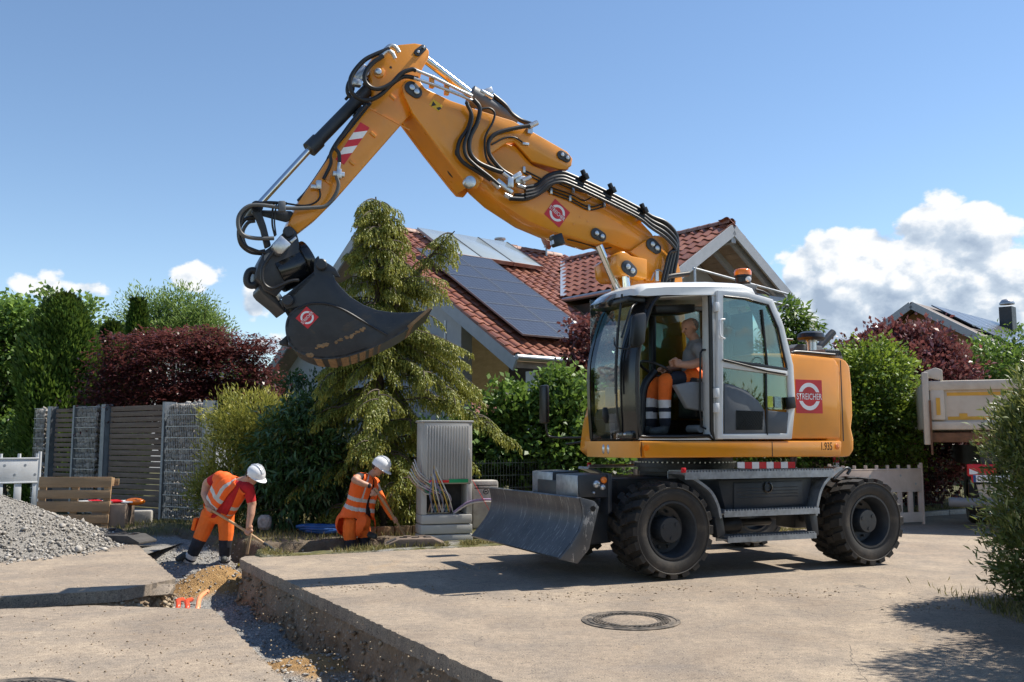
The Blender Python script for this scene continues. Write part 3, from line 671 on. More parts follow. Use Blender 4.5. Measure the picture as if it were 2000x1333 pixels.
# ---- undercarriage
m = MB(); m.box((0, 0, 0.78), (3.2, 0.84, 0.42)); m.box((1.72, 0, 0.72), (0.55, 0.9, 0.5)); m.box((0, 0, 1.02), (1.1, 1.1, 0.10))
for cx in (1.275, -1.385): m.cyl((cx, -0.85, 0.5), (cx, 0.85, 0.5), 0.11, n=14); m.box((cx, 0, 0.5), (0.32, 0.36, 0.34))
m.cyl((-0.95, 0.05, 0.42), (1.0, 0.05, 0.42), 0.045); m.cyl((-0.35, 0.2, 0.42), (0.05, 0.2, 0.40), 0.10)
m.build('chassis', M['dark'], exc, bevel=0.02)
MB().lathe([(0.50, 1.05), (0.56, 1.05), (0.56, 1.10), (0.60, 1.10), (0.60, 1.15), (0.56, 1.15), (0.56, 1.24), (0.3, 1.24)], (0.25, 0, 0), (0, 0, 1), 48).build('slewing_ring', M['cast'], exc, smooth=35)
q = MB()
for k in range(60):
    a = 2 * math.pi * k / 60; q.cyl((0.25 + .585 * math.cos(a), .585 * math.sin(a), 1.15), (0.25 + .585 * math.cos(a), .585 * math.sin(a), 1.165), 0.011, n=6)
q.build('ring_bolts', M['zinc'], exc)['kind'] = 'stuff'
# storage box between the wheels
st = plate('storage_box', [(1402, 938), (1588, 932), (1574, 990), (1418, 1000)], 1.16, 0.55, M['dark'])
st.name = 'storage_box'
lid = plate('lid', [(1432, 944), (1565, 939), (1567, 985), (1432, 996)], 1.162, 1.178, M['dark'], st, 0.006)
for yy in (953, 959, 965, 971): hose([(1440, yy + 2), (1558, yy - 2)], 1.180, 0.0045, st, M['dark'], 'rib', 0)
c = E(1499, 952, 1.18); MB().lathe([(0.062, 0), (0.062, 0.012), (0.05, 0.016), (0.045, -0.004), (0.002, -0.004)], c, (0, 1, 0), 20).build('lock', M['blackgloss'], st, smooth=40)
def grating(name, px0, px1, w_in, w_out, thick):
    a, b = E(*px0, w_out), E(*px1, w_out); z = a.z
    o = bpy.data.objects.new(name, None); COL.objects.link(o); o.parent = exc
    z2 = (a.z + b.z) / 2
    m = MB(); m.box(((a.x + b.x) / 2, w_out, z2 - thick / 2), (abs(a.x - b.x), 0.012, thick)); m.box(((a.x + b.x) / 2, w_in, z2 - thick / 2), (abs(a.x - b.x), 0.012, thick))
    m.box(((a.x + b.x) / 2, (w_in + w_out) / 2, z2 - 0.02), (abs(a.x - b.x), w_out - w_in, 0.008))
    m.build('tread_frame', M['galv'], o)
    g = MB(); n = int(abs(a.x - b.x) / 0.038)
    for k in range(n):
        xx = min(a.x, b.x) + (k + 0.5) * abs(a.x - b.x) / n; g.box((xx, (w_in + w_out) / 2, z2 + 0.004), (0.014, w_out - w_in, 0.022))
    g.build('tread_bars', M['galv'], o); return o
grating('step', (1338, 922), (1628, 919), 0.95, 1.27, 0.075)
grating('step', (1414, 998), (1600, 994), 1.02, 1.27, 0.06)
grating('step', (1421, 1048), (1594, 1044), 1.06, 1.26, 0.055)
def fender(px, w0, w1, th=0.03):
    a = smooth_path(T(px, w0), 5); top = [p.copy() for p in a]; n = len(a); inn = []
    for i, p in enumerate(a):
        d = (a[min(i + 1, n - 1)] - a[max(i - 1, 0)]).normalized(); nrm = Vector((-d.z, 0, d.x)); inn.append(p + nrm * th)
    MB().extrude(a + inn[::-1], (0, w1 - w0, 0)).build('fender', M['galv'], exc, smooth=50)
fender([(1336, 922), (1362, 936), (1390, 958), (1404, 984), (1411, 1012)], 1.27, 1.0)
fender([(1646, 917), (1625, 932), (1608, 955), (1600, 985), (1597, 1008)], 1.27, 1.0)
fender([(1150, 912), (1176, 922), (1198, 938)], -1.0, -1.27)
q = MB(); q.box(E(1335, 919, 1.275), (0.05, 0.03, 0.05)); q.build('reflector', M['red'], exc, bevel=0.006)
q = MB(); q.box(E(1151, 908, -1.0), (0.05, 0.03, 0.05)); q.build('reflector', M['red'], exc, bevel=0.006)
hose([(1150, 911, -.95), (1285, 909, -.95)], 0, 0.02, exc, M['galv'], 'step_rail', 0)
plate('step_bracket', [(1412, 1010), (1418, 1045), (1402, 1052), (1396, 1012)], 1.2, 1.1, M['dark'])
plate('step_bracket', [(1596, 1000), (1600, 1045), (1590, 1052), (1580, 1002)], 1.2, 1.1, M['dark'])
hose([(1628, 936), (1640, 925), (1652, 915), (1660, 918), (1655, 926)], 1.2, 0.018, exc, M['dark'], 'lashing_eye')
# headlight boxes at the front
def lightbox(pxs, w0, w1, near):
    b = plate('light_box', pxs, w0, w1, M['dark'], bevel=0.01); P = T(pxs, w0)
    x = max(p.x for p in P); zt, zb = max(p.z for p in P), min(p.z for p in P)
    fr = MB().box((x + 0.008, (w0 + w1) / 2, (zt + zb) / 2), (0.012, abs(w0 - w1) * 0.96, (zt - zb) * 0.9)).build('cover_plate', M['galv'], b, bevel=0.004)
    return b
lb = lightbox([(1131, 928), (1186, 926), (1188, 972), (1131, 972)], 0.95, 0.45, 1)
lightbox([(1082, 922), (1131, 920), (1131, 966), (1082, 966)], -0.05, -0.6, 0)
for px_, r_, mt in (((1179, 938), 0.030, 'amber'), ((1165, 946), 0.034, 'lamp'), ((1177, 952), 0.026, 'lamp'), ((1159, 963), 0.014, 'zinc')):
    c = E(*px_, 0.955); MB().lathe([(r_ * 1.15, -0.005), (r_ * 1.15, 0.012), (r_, 0.018), (r_ * 0.5, 0.024), (0.001, 0.026)], c, (0, 1, 0), 16).build('side_lamp', M[mt], lb, smooth=50)
plate('mudguard_post', [(1188, 925), (1196, 925), (1196, 1000), (1188, 1005)], 0.97, 0.8, M['dark'])
plate('axle_guard', [(1128, 972), (1190, 975), (1196, 1060), (1130, 1068)], 0.75, -0.75, M['dark'], bevel=0.02)
# dozer blade: curved plate across the machine, side plate at the near end
prof = [E(*p, 1.26) for p in ((1131, 974), (1136, 992), (1137, 1012), (1130, 1036), (1112, 1064), (1092, 1090))]
prof = smooth_path(prof, 4); n = len(prof); back = []
for i, p in enumerate(prof):
    d = (prof[min(i + 1, n - 1)] - prof[max(i - 1, 0)]).normalized(); nn = Vector((-d.z, 0, d.x)); nn = nn if nn.x < 0 else -nn; back.append(p + nn * 0.03)
sh = Vector((0, 0, 0))
bl = MB().loft([[Vector((p.x, w, p.z)) for p in prof + back[::-1]] for w in (1.25, 0.4, -0.4, -1.04)]).build('dozer_blade', M['blade'], exc, smooth=30)
plate('end_plate', [(1131, 972), (1158, 979), (1167, 990), (1152, 1052), (1148, 1072), (1125, 1101), (1090, 1092), (1112, 1064), (1130, 1036), (1137, 1012), (1136, 992)], 1.252, 1.285, M['blade'], bl, 0.006)
c = E(1158, 994, 1.286); MB().cyl(c, c + Vector((0, 0.006, 0)), 0.028, n=16).build('eye_hole', M['black'], bl)
q = MB(); q.beam(E(1145, 1040, 0.5), E(1215, 1000, 0.5), 0.12, 0.12); q.beam(E(1145, 1040, -0.5), E(1215, 1000, -0.5), 0.12, 0.12)
q.cyl(E(1140, 1000, 0.25), E(1190, 965, 0.25), 0.05); q.build('blade_arm', M['dark'], exc, bevel=0.01)
for w_ in (0.35, -0.55): plate('blade_lug', [(1139, 978), (1160, 972), (1164, 1000), (1140, 1005)], w_, w_ - .25, M['galv'])

# ---- upper carriage
sk = plate('deck_frame', [(1253, 862), (1645, 861.5), (1643, 890), (1625, 892.5), (1260, 895)], 1.24, 0.9, M['orange'], bevel=0.02)
x0, x1, zt, zb = E(1250, 862, 1.24).x, E(1645, 861, 1.24).x, E(1450, 862, 1.24).z, E(1450, 893, 1.24).z
MB().box((-.15, 0, (zt + zb) / 2), (1.9, 1.85, (zt - zb) * 0.9)).build('deck', M['cast'], exc, bevel=0.02); MB().box((1.1, .72, (zt + zb) / 2), (.9, .9, (zt - zb) * .8)).build('cab_deck', M['cast'], exc)
# front nose under the cab: rounded corner then across the front
ring = []
for (dx, w) in ((0.0, 1.238), (0.06, 1.215), (0.10, 1.15), (0.13, 1.0), (0.13, 0.36)):
    ring.append((x0 + dx, w))
noz = MB().loft([[Vector((x + (0.0 if k in (0, 3) else 0), w, z)) for x, w in ring] + [Vector((x - 0.09, min(w, 1.19), z)) for x, w in ring[::-1]] for k, z in ((0, zb + 0.0), (1, zb + 0.03), (2, zt - 0.03), (3, zt - 0.002))])
nose = noz.build('front_nose', M['orange'], exc, smooth=45)
for w_ in (0.72, 0.82): MB().ball((x0 + 0.128, w_, (zt + zb) / 2), (0.014, 0.026, 0.052), 14).build('front_lamp', M['lamp'], nose, smooth=60)
c = E(1262, 875, 1.242); MB().lathe([(0.032, 0), (0.03, 0.008), (0.001, 0.012)], c, (0, 1, 0), 18).build('reflector', M['amber'], sk, smooth=50)
c = E(1635, 873, 1.242); MB().lathe([(0.032, 0), (0.03, 0.008), (0.001, 0.012)], c, (0, 1, 0), 18).build('reflector', M['amber'], sk, smooth=50)
text_obj('lettering', '1.935', sk, M['text'], placed(E(1615, 872, 1.243), (-1, 0, 0), (0, 0, 1), (0, 1, 0)), width=0.155, height=0.088, bold=0.01)
q = MB()
for px_ in (1508, 1252): a, b = E(px_, 862, 1.2415), E(px_, 894, 1.2415); q.box((a.x, 1.2405, (a.z + b.z) / 2), (0.009, 0.003, a.z - b.z - 0.02))
q.build('panel_gap', M['black'], sk)
# engine hood and tail
hood = plate('engine_hood', [(1545, 690), (1632, 699), (1642, 712), (1645, 859), (1470, 859), (1470, 690)], 1.22, 0.2, M['orange'], bevel=0.05)
xh = [E(1470, 700, 1.2).x, E(1640, 700, 1.2).x]
MB().box(((xh[0] + xh[1]) / 2 + .1, -0.5, 1.86), (xh[0] - xh[1] + .2, 1.44, 0.92)).build('engine_block_cover', M['orange'], exc, bevel=0.05)
tp = [(1642, 700), (1652, 704), (1660, 716), (1664, 760), (1666, 812), (1663, 836), (1668, 858), (1668, 880), (1660, 892), (1643, 893)]
tail = MB(); rings = []
for w, dx in ((1.20, 0.0), (1.10, -0.03), (0.7, -0.10), (0.0, -0.14), (-0.7, -0.10), (-1.10, -0.03), (-1.20, 0.0)):
    P = T(tp, 1.20); b0 = P[0].x + 0.0
    rings.append([Vector((p.x + (dx if i not in (0, len(P) - 1) else 0), w, p.z)) for i, p in enumerate(P)] + [Vector((b0 + 0.25, w, P[-1].z)), Vector((b0 + 0.25, w, P[0].z))])
tl = tail.loft(rings).build('counterweight', M['orange'], exc, bevel=0.025)
MB().box((E(1642, 780, 1.2).x + .003, 1.2215, 1.86), (0.012, 0.004, 0.92)).build('panel_gap', M['black'], tl)
logo('company_sign', hood, E(1580, 775, 1.222), (-1, 0, 0), (0, 0, 1), (0, 1, 0), 0.375)
# air filter, exhaust, grille on the hood
c = E(1585, 693, 0.7); q = MB().lathe([(0.06, 0.02), (0.06, 0.15), (0.075, 0.15), (0.075, 0.17)], c, (0, 0, 1), 20); af = q.build('air_filter_pipe', M['zinc'], exc, smooth=40)
MB().lathe([(0.05, 0.17), (0.15, 0.17), (0.165, 0.20), (0.15, 0.25), (0.10, 0.275), (0.002, 0.28)], c, (0, 0, 1), 26).build('rain_cap', M['black'], af, smooth=40)
a = E(1600, 692, 0.35); MB().tube([a, a + Vector((0, 0, .08)), a + Vector((-0.10, 0, 0.17)), a + Vector((-0.24, 0, 0.29))], 0.045, 12).build('exhaust_pipe', M['dark'], exc, smooth=60)
plate('service_cover', [(1548, 692), (1612, 694), (1606, 676), (1560, 672), (1550, 680)], 0.55, 0.1, M['greyplas'])
gr = plate('air_grille', [(1612, 696), (1648, 702), (1640, 684), (1612, 681)], 1.05, 0.2, M['midgrey'])
for k in range(7):
    a = E(1615 + k * 4, 685, 1.052); b = E(1619 + k * 4, 695, 1.052); MB().beam(a, b, 0.01, 0.02, (1, 0, 0)).build('slot', M['black'], gr)
hose([(1545, 690), (1560, 688), (1630, 694)], 1.12, 0.02, exc, M['black'], 'rubber_seal')
hose([(1521, 700), (1519, 672), (1530, 664), (1548, 664)], 0.9, 0.014, exc, M['dark'], 'grab_rail')
# far front cover with mirror arm
fn = plate('front_cover', [(1160, 765), (1148, 790), (1138, 830), (1132, 880), (1148, 893), (1240, 893), (1240, 765)], -1.22, -0.7, M['orange'], plane=-1.2, bevel=0.03)
plate('inside_panel', [(1166, 800), (1152, 830), (1152, 885), (1235, 885), (1235, 800)], -0.69, -0.66, M['black'], exc)
mir = hose([(1150, 855, -1.25), (1085, 855, -1.45), (1068, 845, -1.5), (1066, 800, -1.5)], 0, 0.013, exc, M['black'], 'mirror_arm', 4)
mp_ = MB().box(E(1063, 790, -1.5), (0.07, 0.20, 0.50)); mp_.build('mirror', M['black'], exc, bevel=0.03)
hose([(1150, 862, -1.25), (1105, 868, -1.4)], 0, 0.012, exc, M['black'], 'mirror_arm', 0)

# ---- cab
CW0, CW1 = 1.20, 0.30          # near and far side of the cab
cabn = [(1247, 858), (1244, 820), (1242, 790), (1241, 709), (1250, 655), (1266, 601), (1282, 577)]
PF = smooth_path(T(cabn, CW0), 4)
def pillar(name, prof, w, dx, dw, mat):
    return MB().loft([[Vector((p.x, w, p.z)), Vector((p.x + dx * 0.6, w - dw * 0.3, p.z)), Vector((p.x + dx, w - dw, p.z)), Vector((p.x - 0.04, w - dw, p.z)), Vector((p.x - 0.06, w - .01, p.z))] for p in prof]).build(name, mat, exc, smooth=50)
pillar('windscreen_pillar', PF, CW0, 0.07, 0.20, M['blackgloss'])
PFf = [Vector((p.x + 0.02, 0, p.z)) for p in PF]
MB().loft([[Vector((p.x - 0.03, CW1 + 0.03, p.z)), Vector((p.x + 0.05, CW1 + 0.06, p.z)), Vector((p.x + 0.05, CW1, p.z)), Vector((p.x - 0.05, CW1 - 0.03, p.z))] for p in PFf]).build('windscreen_pillar', M['blackgloss'], exc, smooth=50)
zs0 = PF[0].z
MB().box((PF[0].x + 0.02, (CW0 + CW1) / 2, zs0 + 0.04), (0.1, 0.86, 0.09)).build('front_sill', M['blackgloss'], exc, bevel=0.02)
gl = MB().loft([[Vector((p.x + 0.062, CW0 - 0.20, p.z)), Vector((p.x + 0.075, 0.75, p.z)), Vector((p.x + 0.062, CW1 + 0.04, p.z))] for p in PF], closed=False).build('windscreen', M['clear'], exc, smooth=60)
# door opening frame: white body side with rounded opening
outer = [(1247, 859), (1410, 859), (1402, 566), (1290, 572), (1276, 582)]
hole = [(1251, 850), (1245, 800), (1244, 710), (1253, 657), (1269, 604), (1285, 580), (1300, 576), (1376, 573), (1384, 578), (1387, 600), (1390, 842), (1384, 852), (1260, 853)]
P = [Vector((p.x, CW0, p.z)) for p in T(hole, CW0)]
rimc = smooth_path(P + [P[0]], 2)
MB().tube(rimc, 0.022, 6, 0).build('door_seal', M['black'], exc, smooth=60)
def strip(name, px, w0, w1, mat, parent=exc, bevel=0.008): return plate(name, px, w0, w1, mat, parent, bevel)
strip('door_post', [(1389, 566), (1409, 566), (1413, 859), (1391, 859)], CW0 + .01, CW0 - 0.16, M['white'])
strip('cab_post', [(1462, 572), (1480, 572), (1540, 700), (1540, 859), (1520, 859), (1518, 700)], CW0 - .03, CW0 - .12, M['black'])
strip('door_sill', [(1249, 850), (1392, 850), (1392, 860), (1249, 860)], CW0 + 0.005, CW0 - 0.12, M['white'])
strip('roof_rail', [(1284, 568), (1402, 562), (1402, 576), (1282, 582)], CW0 + 0.004, CW0 - 0.08, M['white'])
q = MB(); q.beam(E(1400, 572, 1.215), E(1402, 600, 1.215), 0.05, 0.02); q.beam(E(1401, 620, 1.215), E(1403, 750, 1.215), 0.06, 0.02); q.build('post_trim', M['black'], exc, bevel=0.004)
zc = [E(1400, 860, CW0).z, E(1400, 566, CW0).z]
xr, xf = E(1470, 575, CW0).x, E(1240, 858, CW0).x
fl = MB().box(((xr + xf) / 2, 0.75, zc[0] + 0.012), (xf - xr - 0.1, 0.86, 0.03)).build('cab_floor', M['black'], exc)
# far side: frame only, with glass
for p0, p1 in (((xr, CW1, zc[0]), (xr + .02, CW1, zc[1])), ((xr + 0.75, CW1, zc[0]), (xr + 0.72, CW1, zc[1]))):
    MB().beam(p0, p1, 0.07, 0.06).build('cab_post', M['black'], exc, bevel=0.01)
MB().beam((xr, CW1, zc[1] - 0.05), (PF[-1].x, CW1, zc[1] - 0.05), 0.06, 0.1).build('cab_rail', M['black'], exc, bevel=0.01)
MB().beam((xr, CW1, zc[0] + 0.12), (PF[0].x, CW1, zc[0] + 0.12), 0.05, 0.22).build('cab_panel', M['black'], exc, bevel=0.01)
MB().box(((xr + xf) / 2, CW1 - 0.01, (zc[0] + zc[1]) / 2), (xf - xr, 0.006, zc[1] - zc[0] - .1)).build('side_window', M['glass'], exc)
# rear wall with window
rw = MB(); rw.box((xr - .02, 0.75, zc[0] + 0.32), (0.06, 0.86, 0.64)); rw.build('cab_wall', M['greyplas'], exc, bevel=0.01)
MB().box((xr - .02, 0.75, zc[0] + 1.03), (0.006, 0.82, 0.78)).build('back_window', M['glass'], exc)
# roof: rounded white cap
rp = [(1240, 577), (1243, 564), (1258, 555), (1300, 552), (1390, 551), (1450, 554), (1470, 562), (1477, 575), (1470, 578), (1300, 577), (1260, 579)]
PR = [p for p in T(rp, CW0)]
rings = []
for w, dz, sc in ((1.225, -0.05, 0.98), (1.19, -0.01, 1.0), (1.10, 0.015, 1.0), (0.75, 0.03, 1.0), (0.38, 0.015, 1.0), (0.28, -0.02, 1.0)):
    zlow = min(p.z for p in PR); cxm = sum(p.x for p in PR) / len(PR)
    rings.append([Vector((cxm + (p.x - cxm) * sc, w, max(zlow, p.z + dz) if i < 8 else p.z)) for i, p in enumerate(PR)])
MB().loft(rings).build('cab_roof', M['white'], exc, smooth=40)
MB().box((PR[0].x - 0.05, 0.75, PR[0].z - 0.035), (0.22, 0.8, 0.05)).build('roof_visor', M['black'], exc, bevel=0.01)
# clear rain guard at the front and roof lamps
rg = MB(); a = E(1222, 572, 1.1)
pts = [E(1178, 590, 0.75), E(1192, 577, 0.75), E(1226, 566, 0.75), E(1224, 588, 0.75), E(1186, 601, 0.75)]
MB().extrude([Vector((p.x, .80, p.z)) for p in pts], (0, -0.35, 0)).build('rain_guard', M['clear'], exc, bevel=0.01)
MB().box(E(1205, 592, 0.65), (0.20, 0.2, 0.08)).build('roof_lamp', M['black'], exc, bevel=0.02)
# beacon
c = E(1451, 553, 0.62); bc = MB().lathe([(0.09, 0.0), (0.09, 0.06), (0.10, 0.065), (0.10, 0.085)], c, (0, 0, 1), 22, True).build('beacon_base', M['black'], exc, smooth=40)
MB().lathe([(0.10, 0.087), (0.102, 0.13), (0.09, 0.155), (0.06, 0.165), (0.001, 0.168)], c, (0, 0, 1), 22).build('beacon_lens', M['amber'], bc, smooth=50)
MB().lathe([(0.001, .04), (0.03, 0.035), (0.03, 0.0)], c + Vector((0, 0.085, 0.03)), (0, 1, 0), 14).build('camera_eye', M['sigwhite'], bc, smooth=40)
plate('roof_box', [(1420, 553), (1480, 556), (1478, 575), (1420, 575)], 0.55, 0.3, M['greyplas'])
# mirror beside the door and wipers
mr = [(1247, 612), (1262, 610), (1264, 620), (1261, 668), (1252, 678), (1236, 680), (1232, 672), (1238, 618)]
plate('mirror', mr, 1.34, 1.28, M['black'], bevel=0.02)
hose([(1200, 660, 1.25), (1203, 678, 1.3), (1228, 680, 1.32), (1231, 660, 1.32)], 1.3, 0.008, exc, M['black'], 'mirror_arm')
hose([(1244, 592, 1.15), (1232, 605, 1.28), (1214, 660, 1.3)], 1.3, 0.012, exc, M['black'], 'mirror_arm')
hose([(1215, 575), (1208, 640), (1204, 720), (1205, 800), (1212, 846)], 1.0, 0.012, exc, M['black'], 'wiper_arm')
hose([(1207, 640), (1203, 720), (1203, 770)], 1.03, 0.016, exc, M['black'], 'wiper_blade')
c = E(1221, 849, 1.05); MB().ball(c, 0.022, 10).build('wiper_pivot', M['zinc'], exc, smooth=60)
plate('mirror', [(1179, 796), (1213, 794), (1213, 826), (1184, 828), (1178, 815)], 0.72, 0.68, M['black'], bevel=0.02)
# the opened door, folded back against the side
DW = 1.27
dpx = [(1402, 567), (1461, 571), (1510, 585), (1531, 636), (1550, 714), (1554, 787), (1547, 858), (1403, 858)]
door = bpy.data.objects.new('cab_door', None); COL.objects.link(door); door.parent = exc
def ringplate(name, outp, inp, w0, w1, mat, parent):
    O_, I_ = T(outp, w0), T(inp, w0); n = len(O_); V = [Vector((p.x, w, p.z)) for w in (w0, w1) for L_ in (O_, I_) for p in L_]
    F = []
    for i in range(n):
        j = (i + 1) % n
        F += [(i, j, n + j, n + i), (2 * n + i, 3 * n + i, 3 * n + j, 2 * n + j), (i, 2 * n + i, 2 * n + j, j), (n + i, n + j, 3 * n + j, 3 * n + i)]
    return MB().add(V, F).build(name, mat, parent, bevel=0.008)
ringplate('door_frame', dpx, [(1413, 578), (1458, 583), (1501, 595), (1520, 640), (1538, 714), (1542, 787), (1537, 847), (1413, 848)], DW, DW - 0.045, M['white'], door)
win = MB().extrude([Vector((p.x, DW - 0.02, p.z)) for p in T([(1415, 580), (1458, 585), (1500, 597), (1519, 640), (1536, 722), (1415, 705)], DW)], (0, -0.006, 0)).build('window', M['glass'], door)
MB().extrude([Vector((p.x, DW - 0.02, p.z)) for p in T([(1415, 717), (1538, 733), (1541, 787), (1540, 800), (1415, 800)], DW)], (0, -0.006, 0)).build('window', M['glass'], door)
def tb(px, w, r, mat, name, parent): return hose(px, w, r, parent, mat, name, 0)
tb([(1414, 579), (1458, 584), (1500, 596), (1519.5, 641), (1537, 722)], DW - .005, 0.012, M['black'], 'window_seal', door)
plate('crossbar', [(1412, 705), (1538, 724), (1539, 735), (1412, 718)], DW + 0.004, DW - 0.04, M['white'], door, 0.006)
plate('crossbar_trim', [(1414, 701), (1537, 719), (1537, 725), (1414, 707)], DW + 0.006, DW - 0.03, M['black'], door, 0.003)
tb([(1488, 605), (1499, 719)], DW - .01, 0.012, M['black'], 'window_divider', door)
tb([(1496, 727), (1498, 850)], DW - .008, 0.012, M['black'], 'divider', door)
pn = plate('door_panel', [(1415, 749), (1432, 752), (1460, 764), (1482, 784), (1494, 803), (1497, 845), (1494, 848), (1416, 848)], DW - .006, DW - .035, M['greyplas'], door, 0.008)
plate('door_panel', [(1500, 802), (1540, 806), (1551, 795), (1545, 836), (1538, 847), (1500, 847)], DW - .006, DW - .035, M['greyplas'], door, 0.008)
net = MB()
pa = [E(1438, 802, DW), E(1491, 804, DW), E(1489, 840, DW), E(1438, 840, DW)]
for k in range(10):
    for (u0, v0, u1, v1) in ((k / 10, 0, min(1, k / 10 + 0.5), min(1, (1 - k / 10) * 2)), (k / 10, 1, min(1, k / 10 + 0.5), 1 - min(1, (1 - k / 10) * 2)), (0, k / 10, min(1, (1 - k / 10) / 2), 1), (0, 1 - k / 10, min(1, (1 - k / 10) / 2), 0)):
        f_ = lambda u, v: (pa[0] * (1 - u) + pa[1] * u) * (1 - v) + (pa[3] * (1 - u) + pa[2] * u) * v
        net.beam(f_(u0, v0), f_(u1, v1), 0.006, 0.004, (0, 1, 0))
net.build('door_net', M['black'], pn)
plate('net_pocket', [(1438, 802), (1491, 804), (1489, 840), (1438, 840)], DW - .004, DW - .008, M['black'], pn, 0)
plate('latch', [(1538, 776), (1553, 775), (1556, 797), (1540, 800)], DW + .03, DW - .01, M['black'], door, 0.008)
tb([(1403, 588), (1407, 622), (1405, 655), (1415, 660)], DW + .03, 0.009, M['sigwhite'], 'handle', door) if False else hose([(1416, 624), (1407, 626), (1406, 640), (1407, 656), (1416, 662)], DW + .035, 0.010, door, M['sigwhite'], 'handle')
for yy in (600, 768, 797): MB().box(E(1399, yy, DW), (0.05, 0.05, 0.10)).build('hinge', M['white'], door, bevel=0.006)
tb([(1412, 703), (1498, 725), (1534, 731)], DW + .02, 0.012, M['black'], 'window_lock_bar', door)
for px_, cc in (((1503, 785), 'sticker_lime'), ((1519, 786), 'sticker_teal')):
    if cc not in M: M[cc] = PM(cc, (0.55, 0.62, 0.06) if 'lime' in cc else (0.35, 0.50, 0.45), 0.5, var=0.3, scale=60)
    a = E(px_[0], px_[1], DW - .012); MB().box(a, (0.085, 0.003, 0.12)).build('sticker', M[cc], door)
tb([(1476, 566), (1490, 570), (1502, 577)], DW - .02, 0.014, M['black'], 'door_stay', exc)
c = E(1480, 712, DW - .012); MB().lathe([(0.075, 0), (0.080, 0.002), (0.075, 0.003)], c, (0, 1, 0), 30).build('speed_disc', M['text'], door)
text_obj('lettering', '20', door, M['text'], placed(c + Vector((0.0, 0.004, -0.02)), (-1, 0, 0), (0, 0, 1), (0, 1, 0)), height=0.075, bold=0.02)
# seat, console, steering wheel, grab bar inside
st_ = bpy.data.objects.new('driver_seat', None); COL.objects.link(st_); st_.parent = exc
xs = E(1360, 730, 0.75).x - .03
sz = E(1350, 745, 0.75).z
MB().box((xs + .02, 0.75, sz - 0.03), (0.48, 0.46, 0.12)).build('cushion', M['black'], st_, bevel=0.04)
MB().box((xs - .26, 0.75, sz + 0.30), (0.13, 0.44, 0.62), Matrix.Rotation(-0.18, 3, 'Y')).build('backrest', M['black'], st_, bevel=0.05)
MB().box((xs - .33, 0.75, sz + 0.70), (0.10, 0.26, 0.18)).build('headrest', M['black'], st_, bevel=0.04)
MB().box((xs, 0.75, sz - 0.25), (0.34, 0.34, 0.32)).build('seat_base', M['black'], st_, bevel=0.02)
plate('side_console', [(1319, 752), (1350, 746), (1384, 746), (1388, 806), (1344, 798)], 1.06, 0.98, M['midgrey'], bevel=0.015)
tb([(1368, 690), (1367, 800), (1370, 834), (1384, 840)], 1.10, 0.012, M['black'], 'grab_bar', exc)
tb([(1368, 690), (1372, 684), (1388, 684)], 1.10, 0.012, M['black'], 'grab_bar', exc)
c = E(1281, 722, 0.75); ax = Vector((-0.45, 0, 0.9)).normalized()
MB().tube([c + (Vector((0, 1, 0)) * math.cos(t) + Vector((0, 1, 0)).cross(ax) * math.sin(t)) * 0.185 for t in [2 * math.pi * k / 24 for k in range(25)]], 0.016, 8, 0).build('steering_wheel', M['black'], exc, smooth=60)
MB().tube([c - ax * 0.02, c - ax * 0.25 + Vector((0.05, 0, 0)), Vector((c.x + 0.2, 0.75, zc[0] + 0.05))], 0.045, 8).build('steering_column', M['black'], exc, smooth=60)
plate('sun_blind', [(1280, 596), (1358, 594), (1358, 610), (1282, 612)], 0.9, 0.6, M['black'])
MB().box((PF[0].x - 0.05, 0.55, zc[0] + 0.30), (0.08, 0.10, 0.55)).build('front_console', M['greyplas'], exc, bevel=0.02)
c = E(1356, 838, 0.95); MB().cyl(c + Vector((0, .12, 0)), c - Vector((0, .1, 0)), 0.042, n=18).build('drink_holder', M['midgrey'], exc, smooth=40)
# tilting cylinder, yellow boom base behind the cab (seen through the windows)
plate('boom_base', [(1250, 470), (1262, 466), (1290, 470), (1300, 490), (1315, 550), (1325, 700), (1330, 850), (1240, 850), (1235, 700), (1215, 560), (1228, 500)], 0.20, -0.28, M['orange'], plane=0.0, bevel=0.02)

# ---- boom, stick, cylinders (lateral middle a little right of the cab)
BW = 0.19
lower = [(938, 362), (971, 392), (1032, 432), (1079, 452), (1100, 459), (1118, 463), (1150, 473), (1168, 478), (1185, 474), (1205, 482), (1230, 490), (1262, 488), (1286, 500), (1284, 475), (1274, 456), (1248, 428), (1200, 394), (1140, 362), (1085, 340), (1040, 322), (1008, 286), (985, 278), (950, 300), (925, 330)]
bl_ = plate('main_boom', lower, BW, -BW, M['orange'], bevel=0.02)
upper = [(785, 168), (792, 156), (806, 152), (822, 160), (830, 172), (880, 196), (938, 216), (1003, 236), (1054, 265), (1108, 296), (1119, 310), (1117, 324), (1106, 331), (1092, 331), (1040, 316), (1006, 278), (992, 278), (960, 300), (945, 330), (945, 352), (932, 368), (918, 366), (904, 350), (852, 284), (806, 222), (790, 188)]
bu = plate('adjusting_boom', upper, BW + 0.045, BW + 0.004, M['orange'], bevel=0.015)
plate('side_plate', upper, -BW - 0.004, -BW - 0.045, M['orange'], bu, 0.012, plane=BW + .02)
P = T(upper, BW + .02); idx = [18, 19, 20, 21, 22, 23, 24, 25]
und = [upper[i] for i in (21, 22, 23, 24)]
low = [(945, 345), (918, 362), (904, 346), (852, 280), (812, 226), (806, 216)]
A_ = T(low, BW + .02); q = MB()
q.loft([[Vector((p.x, w, p.z + dz)) for w, dz in ((BW, 0), (-BW, 0), (-BW, 0.03), (BW, 0.03))] for p in A_]).build('bottom_plate', M['orange'], bu)
A_ = T([(870, 194), (938, 219), (1003, 239), (1054, 268), (1106, 298)], BW + .02)
